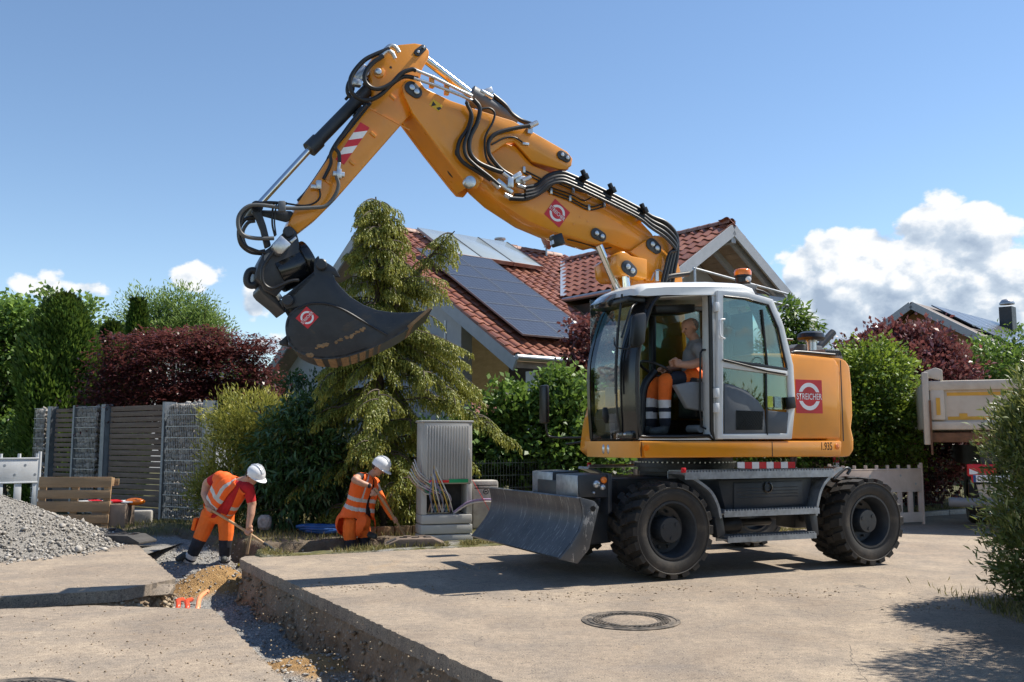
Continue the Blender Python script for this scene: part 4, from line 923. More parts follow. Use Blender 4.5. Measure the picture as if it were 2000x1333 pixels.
MB().loft([[Vector((p.x, w, p.z)) for w in (BW, 0.08)] + [Vector((p.x, w, p.z - 0.03)) for w in (0.08, BW)] for p in A_]).build('top_plate', M['orange'], bu)
A_ = T([(1112, 330), (1095, 331), (1040, 316), (1008, 280)], BW + .02)
MB().loft([[Vector((p.x, w, p.z)) for w in (BW, -BW)] + [Vector((p.x, w, p.z + 0.03)) for w in (-BW, BW)] for p in A_]).build('lug_plate', M['orange'], bu)
# boom foot lugs above the cab
plate('foot_lug', [(1230, 492), (1262, 470), (1282, 476), (1291, 492), (1304, 520), (1312, 549), (1262, 549), (1250, 505)], BW + 0.05, BW + 0.005, M['orange'])
fb = plate('cylinder_bracket', [(1204, 498), (1214, 490), (1226, 494), (1234, 500), (1265, 506), (1264, 546), (1240, 540), (1214, 538), (1205, 520)], BW + 0.30, BW + 0.10, M['orange'], plane=BW + .3, bevel=0.02)
plate('cylinder_bracket', [(1163, 520), (1172, 512), (1182, 516), (1200, 530), (1200, 555), (1176, 555), (1166, 545)], -0.1, -0.25, M['orange'], plane=-.2, bevel=0.02)
for px_, w_ in (((1224, 522), BW + .30), ((1272, 478), BW + .05), ((803, 173), BW + .045)):
    q = bolt_plate(px_, (px_[0] + 9, px_[1] + 8), w_, 0.075, exc)
bolt_plate((1163, 457), (1174, 463), BW, 0.065, exc); bolt_plate((1096, 304), (1106, 310), BW + .045, 0.055, exc)
pin('hinge_pin', (916, 357), BW + .045, 0.065, 0.05, exc, M['zinc'])
# boom cylinder rods (chrome) running down behind the cab
for w_ in (0.30, -0.25):
    MB().cyl(E(1170, 480, w_), E(1222, 600, w_), 0.045, n=18).build('boom_cylinder_rod', M['chrome'], exc, smooth=50)
MB().cyl(E(1222, 540, 0.42), E(1228, 600, .42), 0.045, n=16).build('cylinder_rod', M['chrome'], exc, smooth=50)
# work lamp under the boom
wl = MB().box(E(1088, 470, 0.27), (0.13, 0.10, 0.13), Matrix.Rotation(0.35, 3, 'Y')).build('work_lamp', M['black'], exc, bevel=0.012)
for dz in (0.03, -0.03):
    for dy in (0.022, -0.022): MB().box(E(1088, 470, 0.27) + Vector((0.062, dy, dz)), (0.01, 0.036, 0.046)).build('lamp_lens', M['lamp'], wl)
# stick
SW = 0.15
stick = [(727, 112), (757, 94), (780, 87), (810, 84), (829, 87), (839, 99), (838, 113), (826, 134), (820, 160), (822, 196), (806, 221), (800, 226), (655, 391), (622, 424), (581, 456), (563, 437), (574, 414), (585, 392), (651, 296), (727, 202), (732, 178), (727, 165), (724, 150)]
sk_ = plate('stick', stick, SW, -SW, M['orange'], bevel=0.018)
for k, (a0, a1) in enumerate(((0, .2), (.2, .4), (.4, .6), (.6, .8), (.8, 1))):
    # warning stripes follow the upper edge of the stick
    tl_, tr_, br_, bl2 = (704, 239), (722, 250), (672, 322), (655, 312)
    L_ = lambda p, q_, t: (p[0] + (q_[0] - p[0]) * t, p[1] + (q_[1] - p[1]) * t)
    quad = [L_(tl_, bl2, min(1, a0 + 0.08 * (k > 0))), L_(tr_, br_, max(0, a0 - 0.12 * (k > 0))), L_(tr_, br_, a1 - 0.12 * (k < 4)), L_(tl_, bl2, min(1, a1 + 0.08 * (k < 4)))]
    MB().extrude(T(quad, SW + 0.002), (0, 0.002, 0)).build('hazard_stripe', M['red'] if k % 2 == 0 else M['sigwhite'], sk_)
for px_ in ((767, 190), (729, 263), (688, 318), (642, 356)): MB().box(E(*px_, SW + .008), (0.035, 0.016, 0.07), Matrix.Rotation(0.9, 3, 'Y')).build('weld_boss', M['orange'], sk_, bevel=0.004)
MB().extrude(T([(739, 140), (746, 133), (752, 140), (748, 150), (738, 154), (730, 148)], SW), (0, 0.02, 0)).build('pin_boss', M['orange'], sk_, bevel=0.006)
pin('pin_head', (738, 141), SW + .02, 0.035, 0.03, sk_, M['zinc'])
bolt_plate((815, 104), (826, 95), SW, 0.04, sk_)
c = E(763, 132, SW + .001); MB().cyl(c, c + Vector((0, .003, 0)), 0.014, n=12).build('port', M['black'], sk_)
MB().extrude(T([(722, 213), (800, 256), (801, 254), (723, 211)], SW + .001), (0, .006, 0)).build('weld_seam', M['orange'], sk_)
sg_ = MB().extrude(T([(846, 194), (865, 207), (857, 219), (838, 205)], BW + .046), (0, .003, 0)).build('warning_sticker', M['yellow'], bu)
MB().extrude(T([(842, 208), (846, 198), (852, 206)], BW + .0495), (0, .001, 0)).build('pictogram', M['text'], sg_)
MB().extrude(T([(852, 211), (860, 209), (862, 213), (856, 216)], BW + .0495), (0, .001, 0)).build('pictogram', M['text'], sg_)
# bucket cylinder on top of the stick
cy = MB().cyl(E(722, 172, 0), E(613, 284, 0), 0.068, n=22); cy.cyl(E(622, 275, 0), E(604, 293, 0), 0.082, n=22); cy.cyl(E(733, 160, 0), E(720, 174, 0), 0.085, n=22)
bcy = cy.build('bucket_cylinder', M['dark'], exc, smooth=40)
MB().cyl(E(606, 291, 0), E(505, 401, 0), 0.033, n=16).build('piston_rod', M['chrome'], bcy, smooth=50)
# stick cylinder between boom and stick top
cy = MB().cyl(E(925, 190, 0), E(1008, 238, 0), 0.105, 0.07, n=22); cy.cyl(E(918, 186, 0), E(935, 196, 0), 0.115, n=22)
scy = cy.build('stick_cylinder', M['greyplas'], exc, smooth=40)
MB().cyl(E(832, 117, 0), E(926, 190, 0), 0.050, n=18).build('piston_rod', M['chrome'], scy, smooth=50)
q = MB(); q.box(E(948, 182, .05), (0.16, 0.10, 0.07), Matrix.Rotation(0.5, 3, 'Y')); q.cyl(E(938, 178, .08), E(962, 192, .08), 0.03); q.build('valve_block', M['zinc'], scy, bevel=0.01)
hose([(962, 186, .06), (985, 205, .06), (1000, 224, .06), (1018, 236, .06), (1038, 243, .1)], 0, 0.028, scy)
# linkage at the stick end
rk = plate('rocker_link', [(494, 398), (504, 392), (512, 398), (511, 414), (520, 440), (530, 480), (518, 486), (509, 450), (500, 428), (492, 416)], SW + 0.05, SW + 0.01, M['cast'])
plate('rocker_link', [(494, 398), (504, 392), (512, 398), (511, 414), (520, 440), (530, 480), (518, 486), (509, 450), (500, 428), (492, 416)], -SW - 0.01, -SW - 0.05, M['cast'], plane=-SW)
MB().cyl(E(502, 404, SW + .05), E(502, 404, SW + .05) - Vector((0, .42, 0)), 0.06, n=18).build('link_pin', M['cast'], exc, smooth=40)
plate('guide_link', [(506, 410), (570, 412), (578, 424), (560, 434), (506, 420)], SW - 0.02, SW - .06, M['cast'])
pl = plate('quick_coupler', [(556, 452), (563, 444), (574, 446), (580, 456), (584, 470), (585, 486), (600, 500), (588, 520), (560, 556), (540, 580), (515, 566), (510, 552), (500, 545), (500, 532), (506, 514), (520, 488), (536, 476), (546, 462)], SW + 0.06, -SW - .06, M['cast'], bevel=0.012)
c = E(563, 454, SW + .06); MB().lathe([(0.055, 0), (0.055, 0.03), (0.045, 0.04), (0.001, 0.04)], c, (0, 1, 0), 20).build('pivot_pin', M['cast'], pl, smooth=40)
plate('valve_box', [(533, 476), (549, 459), (569, 477), (566, 482), (551, 497), (543, 496), (533, 484)], SW + 0.20, SW + .07, M['zinc'], pl, 0.012)
plate('valve_fitting', [(566, 471), (577, 462), (580, 466), (570, 476)], SW + .17, SW + .1, M['zinc'], pl, 0.005)
MB().extrude(T([(516, 500), (524, 494), (531, 496), (531, 502), (521, 511), (516, 510)], SW + .061), (0, .004, 0)).build('name_plate', M['midgrey'], pl)
MB().tube(smooth_path([E(x_, y_, .05) for x_, y_ in ((504, 536), (497, 529), (487, 531), (482, 543), (484, 555), (495, 558), (506, 549))], 4), .036, 8, 0).build('lifting_hook', M['cast'], pl, smooth=60)
# rotator: barrel along the coupler axis
ax0, ax1 = E(548, 545, 0), E(610, 508, 0)
d_ = (E(600, 500, 0) - E(540, 560, 0))
rot = MB().cyl(E(540, 538, 0.05), E(598, 512, .05), 0.19, n=28); rot.cyl(E(590, 516, .05), E(606, 509, .05), 0.215, n=28)
rot.build('rotator', M['blackgloss'], exc, bevel=0.01)
hose([(534, 492), (522, 508), (513, 525), (512, 545), (518, 558), (532, 564), (552, 556), (570, 549), (584, 548)], SW + .22, 0.017)
plate('coupler_frame', [(508, 556), (524, 566), (552, 588), (560, 606), (556, 612), (540, 596), (514, 575), (507, 566)], 0.16, -0.3, M['cast'])
MB().box(E(540, 574, .18), (0.14, 0.05, 0.05), Matrix.Rotation(-0.9, 3, 'Y')).build('lock_cylinder', M['zinc'], exc, bevel=0.008)
# hoses at the stick end
hose([(657, 345), (661, 362), (654, 383), (637, 402), (610, 406), (560, 407), (510, 401), (484, 404), (467, 422), (466, 445), (476, 460), (500, 466), (535, 466)], SW + .13, 0.020, exc, M['hosegrey'])
hose([(560, 398), (520, 396), (492, 402), (474, 424), (468, 456), (476, 478), (500, 490), (518, 494)], SW + .08, 0.016)
hose([(500, 426, .1), (480, 428, .1), (467, 448, .1), (470, 476, .1), (488, 492, .1), (512, 496, .1)], SW, 0.020)
hose([(498, 432, 0), (484, 436, 0), (474, 455, 0), (480, 480, 0), (500, 492, 0), (518, 490, 0)], 0, 0.018, exc, M['hosegrey'])
hose([(535, 398), (532, 415), (532, 440), (537, 462)], SW + .07, 0.010); hose([(540, 398), (536, 430), (539, 460)], SW + .08, 0.008)
hose([(622, 362), (625, 385), (612, 398), (590, 402), (560, 398)], SW + .06, 0.010)
plate('hose_clamp', [(544, 392), (558, 392), (559, 413), (545, 413)], SW + .16, SW + .10, M['greyplas'])
q = MB(); q.box(E(661, 341, SW + .1), (0.05, 0.08, 0.10)); q.box(E(661, 341, SW + .1), (0.12, 0.05, 0.05)); q.cyl(E(663, 318, SW + .1), E(661, 335, SW + .1), 0.02); q.build('hose_valve', M['zinc'], exc, bevel=0.006)
q = MB(); q.box(E(622, 362, SW + .05), (0.05, 0.06, 0.09)); q.box(E(617, 366, SW + .05), (0.10, 0.04, 0.04)); q.build('hose_valve', M['zinc'], exc, bevel=0.006)
hose([(663, 318), (662, 300), (655, 288), (665, 270), (690, 235), (715, 205)], SW + .09, 0.020)
hose([(632, 350), (646, 320), (646, 300), (660, 275), (680, 250)], SW + .05, 0.018)
hose([(585, 395), (605, 372), (640, 320), (650, 302), (700, 232), (722, 204)], 0.10, 0.035)
for px_ in ((683, 248), (700, 220)): MB().box(E(*px_, .06), (0.10, 0.14, 0.05), Matrix.Rotation(0.9, 3, 'Y')).build('hose_clamp', M['black'], exc, bevel=0.006)
# hoses over the stick top
hose([(760, 96), (735, 106), (712, 118), (692, 140), (684, 160), (688, 182), (704, 194), (722, 196), (745, 184), (768, 162), (790, 150), (816, 154)], SW + .12, 0.024)
hose([(748, 110), (730, 122), (716, 138), (712, 156), (722, 170), (740, 174), (764, 164), (784, 144), (804, 136), (812, 138)], SW + .16, 0.024)
hose([(690, 150, 0), (680, 165, 0), (680, 185, 0), (700, 200, 0), (728, 204, 0), (736, 185, 0)], 0, 0.020)
hose([(700, 130, -.05), (686, 150, -.05), (690, 175, -.05), (675, 195, -.05)], 0, 0.016)
q = MB(); q.box(E(704, 148, .06), (0.16, 0.12, 0.10), Matrix.Rotation(0.7, 3, 'Y')); q.box(E(696, 162, .1), (0.10, 0.08, 0.08)); q.cyl(E(700, 140, .08), E(712, 128, .08), 0.03); q.build('valve_block', M['zinc'], exc, bevel=0.01)
hose([(752, 98), (762, 90), (772, 92), (780, 103)], SW + .1, 0.022, exc, M['zinc'], 'pipe_elbow'); hose([(742, 112), (756, 100), (766, 104), (772, 115)], SW + .12, 0.022, exc, M['zinc'], 'pipe_elbow')
# pipes on the adjusting boom
for o_ in (0, 9): hose([(808, 136 + o_ * 1.9), (848, 152 + o_ * 1.6), (900, 178 + o_), (922, 188 + o_)], BW + .10, 0.018, exc, M['zinc'], 'steel_pipe', 0)
for px_ in ((843, 160), (872, 174)): MB().box(E(*px_, BW + .07), (0.05, 0.05, 0.14)).build('pipe_bracket', M['orange'], exc, bevel=0.006)
hose([(911, 200), (920, 222), (914, 250), (898, 275), (894, 300), (905, 318), (930, 334), (958, 352)], BW + .11, 0.022)
hose([(925, 195), (937, 212), (932, 240), (918, 270), (918, 298), (934, 318), (965, 332), (980, 337)], BW + .13, 0.026)
hose([(912, 204), (922, 228), (916, 256), (907, 282), (910, 304), (926, 322), (955, 345), (975, 362)], BW + .14, 0.020)
hose([(895, 282), (890, 300), (900, 312), (912, 320)], BW + .1, 0.011)
hose([(940, 213), (956, 212), (966, 222), (962, 240), (948, 268), (948, 300), (958, 322), (985, 338)], BW + .10, 0.013)
hose([(1034, 246), (1005, 251), (972, 260), (956, 274), (954, 295), (962, 312), (980, 332), (1000, 345)], BW + .12, 0.024)
hose([(960, 283), (985, 270), (1005, 269), (1020, 278)], BW + .08, 0.011)
q = MB(); q.box(E(1003, 347, BW + .1), (0.20, 0.06, 0.05), Matrix.Rotation(0.6, 3, 'Y')); q.box(E(985, 365, BW + .1), (0.22, 0.05, 0.05), Matrix.Rotation(-0.6, 3, 'Y')); q.box(E(1015, 352, BW + .08), (0.12, 0.05, 0.09)); q.box(E(996, 357, BW + .12), (0.07, 0.05, 0.12)); q.build('hose_manifold', M['zinc'], exc, bevel=0.008)
for px_ in (((982, 338), (1000, 352)), ((1010, 362), (1025, 367)), ((985, 380), (1000, 388)), ((962, 355), (975, 368)), ((1020, 354), (1036, 346))): MB().cyl(E(*px_[0], BW + .12), E(*px_[1], BW + .12), 0.026, n=10).build('hose_fitting', M['zinc'], exc, smooth=40)
q = MB(); q.cyl(E(1034, 247, BW + .10), E(1049, 240, BW + .1), 0.03, n=12); q.box(E(1034, 256, BW + .06), (0.06, 0.05, 0.07)); q.build('hose_fitting', M['zinc'], exc, smooth=40)
q = MB(); q.box(E(1026, 282, BW + .06), (0.08, 0.04, 0.03)); q.build('hose_fitting', M['zinc'], exc, bevel=0.004)
# bundle along the main boom and down behind the cab
for i, (o_, w_, r_) in enumerate(((0, .02, .030), (7, .08, .028), (13, .13, .026), (4, -.06, .03), (18, .16, .018), (10, -.02, .026))):
    hose([(1026, 367 + o_ * 1.1), (1050, 362 + o_), (1070, 345 + o_), (1095, 338 + o_), (1120, 346 + o_), (1180, 374 + o_), (1245, 407 + o_), (1272, 424 + o_ * 1.2), (1300, 436 + o_ * 1.6), (1320, 460 + o_ * 1.6), (1322 - o_ * .8, 495), (1316 - o_, 530), (1312 - o_ * 1.1, 556)], BW + w_, r_)
hose([(995, 388), (1030, 388), (1062, 372), (1085, 352)], BW + .14, 0.026); hose([(1005, 382), (1035, 380), (1055, 366)], BW + .11, 0.024)
for px_ in ((1136, 350), (1189, 376), (1251, 415)):
    c = E(*px_, BW + .04); q = MB(); q.box(c, (0.05, 0.26, 0.07), Matrix.Rotation(0.45, 3, 'Y')); q.box(c + Vector((0.0, .05, 0.05)), (0.04, 0.05, 0.09), Matrix.Rotation(0.45, 3, 'Y')); q.build('hose_clamp', M['black'], exc, bevel=0.006)
    MB().box(E(px_[0] + 2, px_[1] + 16, BW + .02), (0.10, 0.10, 0.035), Matrix.Rotation(0.45, 3, 'Y')).build('clamp_base', M['orange'], exc, bevel=0.006)
for o_ in (0, 6): hose([(1022, 332 + o_), (1060, 352 + o_), (1075, 370 + o_), (1113, 386 + o_), (1150, 404 + o_), (1180, 398 + o_)], BW + .02, 0.009)
hose([(1075, 366), (1115, 380), (1140, 392), (1155, 386)], BW + .02, 0.008); hose([(1080, 354), (1118, 370), (1150, 378)], BW + .02, 0.008)
for px_ in ((1076, 374), (1113, 388), (1150, 406), (1180, 400), (1119, 372), (1023, 332)): MB().box(E(*px_, BW + .015), (0.03, 0.03, 0.07)).build('pipe_clip', M['zinc'], exc, bevel=0.004)
hose([(875, 328, .0), (880, 340, 0), (898, 354, 0)], 0, 0.02)
lx = Vector((E(1113, 436, BW).x - E(1072, 398, BW).x, 0, E(1113, 436, BW).z - E(1072, 398, BW).z)).normalized()
logo('company_sign', bl_, E(1088, 417, BW + .001), lx, Vector((0, 1, 0)).cross(lx), (0, 1, 0), 0.235)
for px_ in ((1134, 424), (1148, 433), (1121, 438)): MB().box(E(*px_, BW + .002), (0.02, 0.006, 0.02)).build('screw_boss', M['orange'], bl_)
hose([(1108, 468, .1), (1140, 476, .1), (1175, 486, .1), (1200, 482, .1)], 0, 0.008)
hose([(1300, 545, .3), (1310, 540, .3), (1345, 535, .3)], 0, 0.03)
q = MB(); q.tube([E(1272, 548, .3), E(1280, 530, .3), E(1292, 530, .3), E(1300, 548, .3)], 0.01, 6); q.box(E(1282, 540, .32), (0.04, 0.04, 0.12)); q.build('roof_cable', M['zinc'], exc)

# ---- bucket, turned a little by the rotator
BA = Vector((-0.16, 0.987, 0)).normalized()            # across the bucket, away from the camera
B0 = EX + EH * 4.75 + EL * 0.42
def K(px, py, off=0.0):
    r = ray(px, py); t = ((B0 - Vector((0, 0, 0))).dot(BA) + off) / r.dot(BA); P = r * t; P.z += CAMH; return P
bk = bpy.data.objects.new('bucket', None); COL.objects.link(bk); bk.parent = exc
BWID = 0.95
def kp(px): return [K(*p) for p in px]
side = [(564, 615), (583, 599), (560, 604), (551, 594), (553, 580), (613, 531), (614, 507), (622, 499), (626, 510), (640, 514), (655, 524), (665, 542), (655, 540), (650, 536), (655, 548), (663, 558), (683, 579), (710, 596), (737, 606), (770, 611), (805, 611), (844, 604), (822, 622), (799, 642), (759, 665), (710, 687), (670, 699), (629, 702), (602, 697), (575, 684), (562, 666), (557, 639)]
def kbuild(mb, name, mat, parent, **kw):
    mb.v = [tuple(EW(Vector(v))) for v in mb.v]; return mb.build(name, mat, parent, **kw)
kbuild(MB().extrude(kp(side), BA * 0.035), 'side_plate', M['bucket'], bk, bevel=0.008)
kbuild(MB().extrude([p + BA * BWID for p in kp(side)], -BA * 0.035), 'side_plate', M['bucket'], bk, bevel=0.008)
# curved shell: back and floor
sh = smooth_path(kp([(583, 599), (564, 615), (557, 639), (562, 666), (575, 684), (602, 697), (629, 702), (670, 699), (710, 687), (759, 665), (799, 642), (844, 604)]), 4)
cen = K(680, 620); inn = [p + (cen - p).normalized() * 0.03 for p in sh]
kbuild(MB().loft([[p + BA * 0.0, p + BA * BWID, q_ + BA * BWID, q_ + BA * 0.0] for p, q_ in zip(sh, inn)]), 'shell', M['bucket'], bk, smooth=50)
ri = smooth_path(kp([(583, 603), (606, 594), (637, 594), (668, 604), (710, 628), (757, 655)]), 4)
kbuild(MB().tube([p - BA * 0.008 for p in ri], 0.012, 6, 0), 'weld_rib', M['cast'], bk, smooth=60)
for k, (a, b) in enumerate((((614, 705), (629, 707)), ((641, 708), (656, 708)), ((666, 706), (681, 702)), ((684, 701), (698, 697)), ((702, 695), (714, 690)), ((720, 687), (730, 682)), ((738, 679), (747, 674)), ((757, 668), (766, 663)))):
    A2, B2 = K(a[0], a[1] - 6), K(b[0], b[1] - 6); up = (cen - A2).normalized()
    for j in range(6):
        o_ = BA * (0.02 + j * BWID / 6)
        kbuild(MB().extrude([A2 + o_ + up * 0.05, B2 + o_ + up * 0.05, B2 + o_ - up * 0.012, A2 + o_ - up * 0.012], BA * (BWID / 6 - 0.05)), 'wear_block', M['mud'], bk, bevel=0.004)
# the cutting edge
ce = [K(844, 603), K(799, 643), K(795, 637), K(836, 603)]
kbuild(MB().extrude([p - BA * .012 for p in ce], BA * (BWID + 0.024)), 'cutting_edge', M['mud'], bk, bevel=0.004)
rng = random.Random(3)
q = MB()
for (a, b) in (((598, 694), (612, 694)), ((616, 680), (640, 672)), ((655, 668), (690, 655)), ((692, 652), (716, 641))):
    for k in range(9):
        t = rng.random(); p = K(a[0] + (b[0] - a[0]) * t, a[1] + (b[1] - a[1]) * t + rng.uniform(-2, 2)); q.ball(p - BA * 0.002, (rng.uniform(.012, .026), 0.008, rng.uniform(.008, .018)), 7)
kbuild(q, 'mud_crust', M['mud'], bk, smooth=60)['kind'] = 'stuff'
for px_ in ((562, 588), (628, 518)):
    c = K(*px_); kbuild(MB().lathe([(0.055, 0.02), (0.055, -0.05), (0.045, -0.06), (0.001, -0.06)], c, BA, 18), 'bucket_pin', M['cast'], bk, smooth=40)
    kbuild(MB().cyl(c, c + BA * BWID, 0.04), 'bucket_pin', M['cast'], bk, smooth=40)
kbuild(MB().extrude([K(545, 668, .3), K(560, 655, .3), K(562, 676, .3), K(545, 673, .3)], BA * 0.12), 'lifting_eye', M['cast'], bk, bevel=0.006)
kbuild(MB().extrude(kp([(545, 590), (613, 531), (617, 540), (552, 600)]), BA * BWID), 'top_bar', M['bucket'], bk, bevel=0.006)
c = K(600, 621) - BA * 0.004
lx = (K(612, 608) - K(588, 634)); lx = lx - BA * lx.dot(BA); lx.normalize()
zz = -BA; yy = zz.cross(lx)
ms = logo('company_sign', bk, EW(c), EW(c + lx) - EW(c), EW(c + yy) - EW(c), EW(c + zz) - EW(c), 0.155)
# ================================================================== houses
def tile_mat():
    t = NT('clay_tile'); oi = t.n('ShaderNodeObjectInfo'); g = t.n('ShaderNodeNewGeometry')
    r = t.math('FRACT', t.math('ADD', oi.outputs['Random'], g.outputs['Random Per Island']))
    c = t.ramp(r, [(0.0, (0.170, 0.056, 0.032)), (0.5, (0.250, 0.084, 0.046)), (1.0, (0.325, 0.130, 0.078))])
    c = t.mix(t.ramp(t.noise(7, 7, 0.65), [(0.45, (0, 0, 0)), (0.75, (0.6,) * 3)]), c, (0.16, 0.095, 0.07))
    t.set(Base_Color=c, Roughness=0.42); t.bump(t.noise(50, 5), 0.2, 0.006); return t.mat
M['tile'] = tile_mat()
M['render'] = PM('grey_render', (0.47, 0.48, 0.50), 0.9, var=0.06, bump=0.25, bscale=90)
M['barge'] = PM('bargeboard_grey', (0.36, 0.38, 0.41), 0.55, var=0.08, scale=6)
M['soffit'] = PM('soffit_boards', (0.36, 0.27, 0.20), 0.7, var=0.15, scale=5)
M['brownwall'] = PM('brown_wall', (0.085, 0.066, 0.056), 0.8, var=0.15)
M['gutter'] = PM('zinc_gutter', (0.45, 0.46, 0.47), 0.4, 0.8, var=0.1)
M['winglass'] = PM('window_glass', (0.02, 0.025, 0.03), 0.06, var=0.2, coat=0.5)
M['pvc'] = PM('window_frame_white', (0.74, 0.75, 0.75), 0.4, var=0.04)
M['ridge'] = PM('ridge_tile', (0.26, 0.12, 0.085), 0.6, var=0.25, scale=6, dirt=(0.42, 0.36, 0.30), damt=0.5)
def pv_mat():
    t = NT('photovoltaic_cells')
    br = t.n('ShaderNodeTexBrick'); uv = t.n('ShaderNodeMapping'); t.l(t.co, uv.inputs[0]); t.l(uv.outputs[0], br.inputs['Vector'])
    br.offset = 0; br.squash = 1; br.inputs['Scale'].default_value = 1; br.inputs['Brick Width'].default_value = 0.1195; br.inputs['Row Height'].default_value = 0.1345; br.inputs['Mortar Size'].default_value = 0.004; br.inputs['Mortar Smooth'].default_value = 0.2; br.inputs['Bias'].default_value = 0
    br.inputs['Color1'].default_value = (0.010, 0.014, 0.028, 1); br.inputs['Color2'].default_value = (0.014, 0.019, 0.036, 1); br.inputs['Mortar'].default_value = (0.16, 0.175, 0.20, 1)
    t.set(Base_Color=br.outputs['Color'], Roughness=0.3, Coat_Weight=0.15, Coat_Roughness=0.05); return t.mat
M['pv'] = pv_mat()
M['thermal'] = PM('solar_thermal_glass', (0.30, 0.345, 0.36), 0.22, var=0.05, scale=3, coat=0.5)
M['pvframe'] = PM('dark_alu_frame', (0.20, 0.21, 0.225), 0.35, 0.8, var=0.05)
M['alu'] = PM('aluminium_frame', (0.62, 0.63, 0.64), 0.35, 0.8, var=0.05)

TW, TL_ = 0.305, 0.345
def tile_mesh():
    m = MB(); n = 7; prof = []
    for i in range(n + 1):
        x = -TW * 0.52 + TW * 1.04 * i / n; s = i / n; z = 0.045 * math.sin(math.pi * min(1, s / 0.62)) ** 1.1 if s < 0.62 else -0.012 * math.sin(math.pi * (s - .62) / .38)
        prof.append((x, z))
    th = 0.018
    rings = []
    for (y, dz) in ((-0.01, 0.030), (TL_ * 1.12, 0.0)):
        rings.append([Vector((x, y, z + dz)) for x, z in prof] + [Vector((x, y, z + dz - th)) for x, z in prof[::-1]])
    m.loft(rings); o = m.build('roof_tile', M['tile'], None, smooth=60); me = o.data; bpy.data.objects.remove(o); return me
TILE = tile_mesh()
def lay_tiles(root, cells, Mfun, dist_key, nmax, part_name='roof_tile'):
    """cells: list of matrices in root space; nearest nmax as objects, the rest joined"""
    cells = sorted(cells, key=dist_key)
    for Mx in cells[:nmax]:
        o = bpy.data.objects.new(part_name, TILE); o.parent = root; o.matrix_local = Mx; COL.objects.link(o)
    if len(cells) > nmax:
        V0 = np.array([v.co[:] for v in TILE.vertices]); Fs = [list(p.vertices) for p in TILE.polygons]; m = MB()
        for Mx in cells[nmax:]:
            A_ = np.array(Mx); m.add((V0 @ A_[:3, :3].T + A_[:3, 3]).tolist(), Fs)
        o = m.build('roof_tiles', M['tile'], root, smooth=60, fix=False); o['kind'] = 'stuff'
HPHI = R(38); HE = Vector((0.184, 18.3, 0))
house = thing('tiled_house', 'grey house with red tiled roofs and solar panels behind the excavator', 'house', HE, HPHI)
SL = 0.60; EZ = 3.105; RY = 6.4; RZ = EZ + SL * RY
al = math.atan(SL); cosA, sinA = math.cos(al), math.sin(al)
def slope_m(a, y, lift=0.0): 
    return Matrix.Translation((a, y, EZ + SL * y)) @ Matrix.Rotation(al, 4, 'X') @ Matrix.Translation((0, 0, lift))
roof = bpy.data.objects.new('roof', None); COL.objects.link(roof); roof.parent = house
AMAX = 9.0; WA, WHW, WEND = 6.31, 2.5, RY - 6.72 + 0.0   # wing ridge position along the house, half width, y of its gable
WZ = 6.66; WSL = (WZ - 5.0) / WHW
def main_z(y): return EZ + SL * y
m = MB(); m.extrude([(-0.18, -0.02, EZ - .06), (-0.18, RY, RZ - .06), (-0.18, 2 * RY, EZ - .06), (-0.18, 2 * RY, EZ - .26), (-0.18, RY, RZ - .26), (-0.18, -0.02, EZ - .26)], (AMAX + .2, 0, 0)).build('roof_deck', M['soffit'], roof)
cells = []
ny = int(RY / (TL_ * cosA)) + 1; na = int(AMAX / TW)
for j in range(ny):
    y = j * TL_ * cosA
    if y > RY - 0.1: continue
    for i in range(na):
        a = -0.05 + i * TW
        if 0.75 < y < 4.2 and 0.75 < a < 2.3: continue             # under the photovoltaic field
        if 4.9 < y < 6.0 and 1.75 < a < 4.1: continue              # under the collectors
        if abs(a - WA) < WHW and main_z(y) < WZ - abs(a - WA) * WSL - 0.12 and y < RY: continue   # under the wing
        if a > WA + WHW: continue
        cells.append(slope_m(a, y, 0.0))
camloc = Matrix.Rotation(-HPHI, 3, 'Z') @ (Vector((0, 0, 1.4)) - HE)
# wing roof, left slope (faces -a)
wa = math.atan(WSL); cells2 = []
nd = int(WHW / (TL_ * math.cos(wa))) + 1
for j in range(nd + 1):
    d = j * TL_ * math.cos(wa)                                      # distance from the eave
    if d > WHW - 0.08: continue
    for i in range(26):
        y = WEND + 0.15 + i * TW
        a = WA - WHW + d; z = 5.0 + WSL * d
        if main_z(y) > z + 0.05: continue
        Mx = Matrix.Translation((a, y, z)) @ Matrix.Rotation(-math.pi / 2, 4, 'Z') @ Matrix.Rotation(wa, 4, 'X')
        cells2.append(Mx)
        if j == 0 or True:
            pass
allc = cells + cells2
lay_tiles(roof, allc, None, lambda Mx: (Mx.translation - camloc).length - (0.0 if Mx.translation.x < 5 else 0), 300)
# right slope of the wing: only its edge shows; a tiled sheet with real tiles along the verge
m = MB(); m.extrude([(WA, WEND, WZ), (WA + WHW + .05, WEND, 5.0 - .03), (WA + WHW + .05, WEND, 4.92), (WA, WEND, WZ - .10)], (0, 6.0, 0)).build('wing_slope', M['tile'], roof)
m = MB(); m.extrude([(WA, WEND + .05, WZ - .03), (WA - WHW, WEND + .05, 5.0 - .03), (WA - WHW, WEND + .05, 4.88), (WA, WEND + .05, WZ - .15)], (0, 5.2, 0)).build('wing_deck', M['soffit'], roof)
for j in range(int(WHW / 0.29) + 1):
    d = j * 0.29; Mx = Matrix.Translation((WA + WHW - d - .02, WEND + .14, 5.0 + WSL * d + .02)) @ Matrix.Rotation(math.pi / 2, 4, 'Z') @ Matrix.Rotation(wa, 4, 'X')
    o = bpy.data.objects.new('verge_tile', TILE); o.parent = roof; o.matrix_local = Mx; COL.objects.link(o)
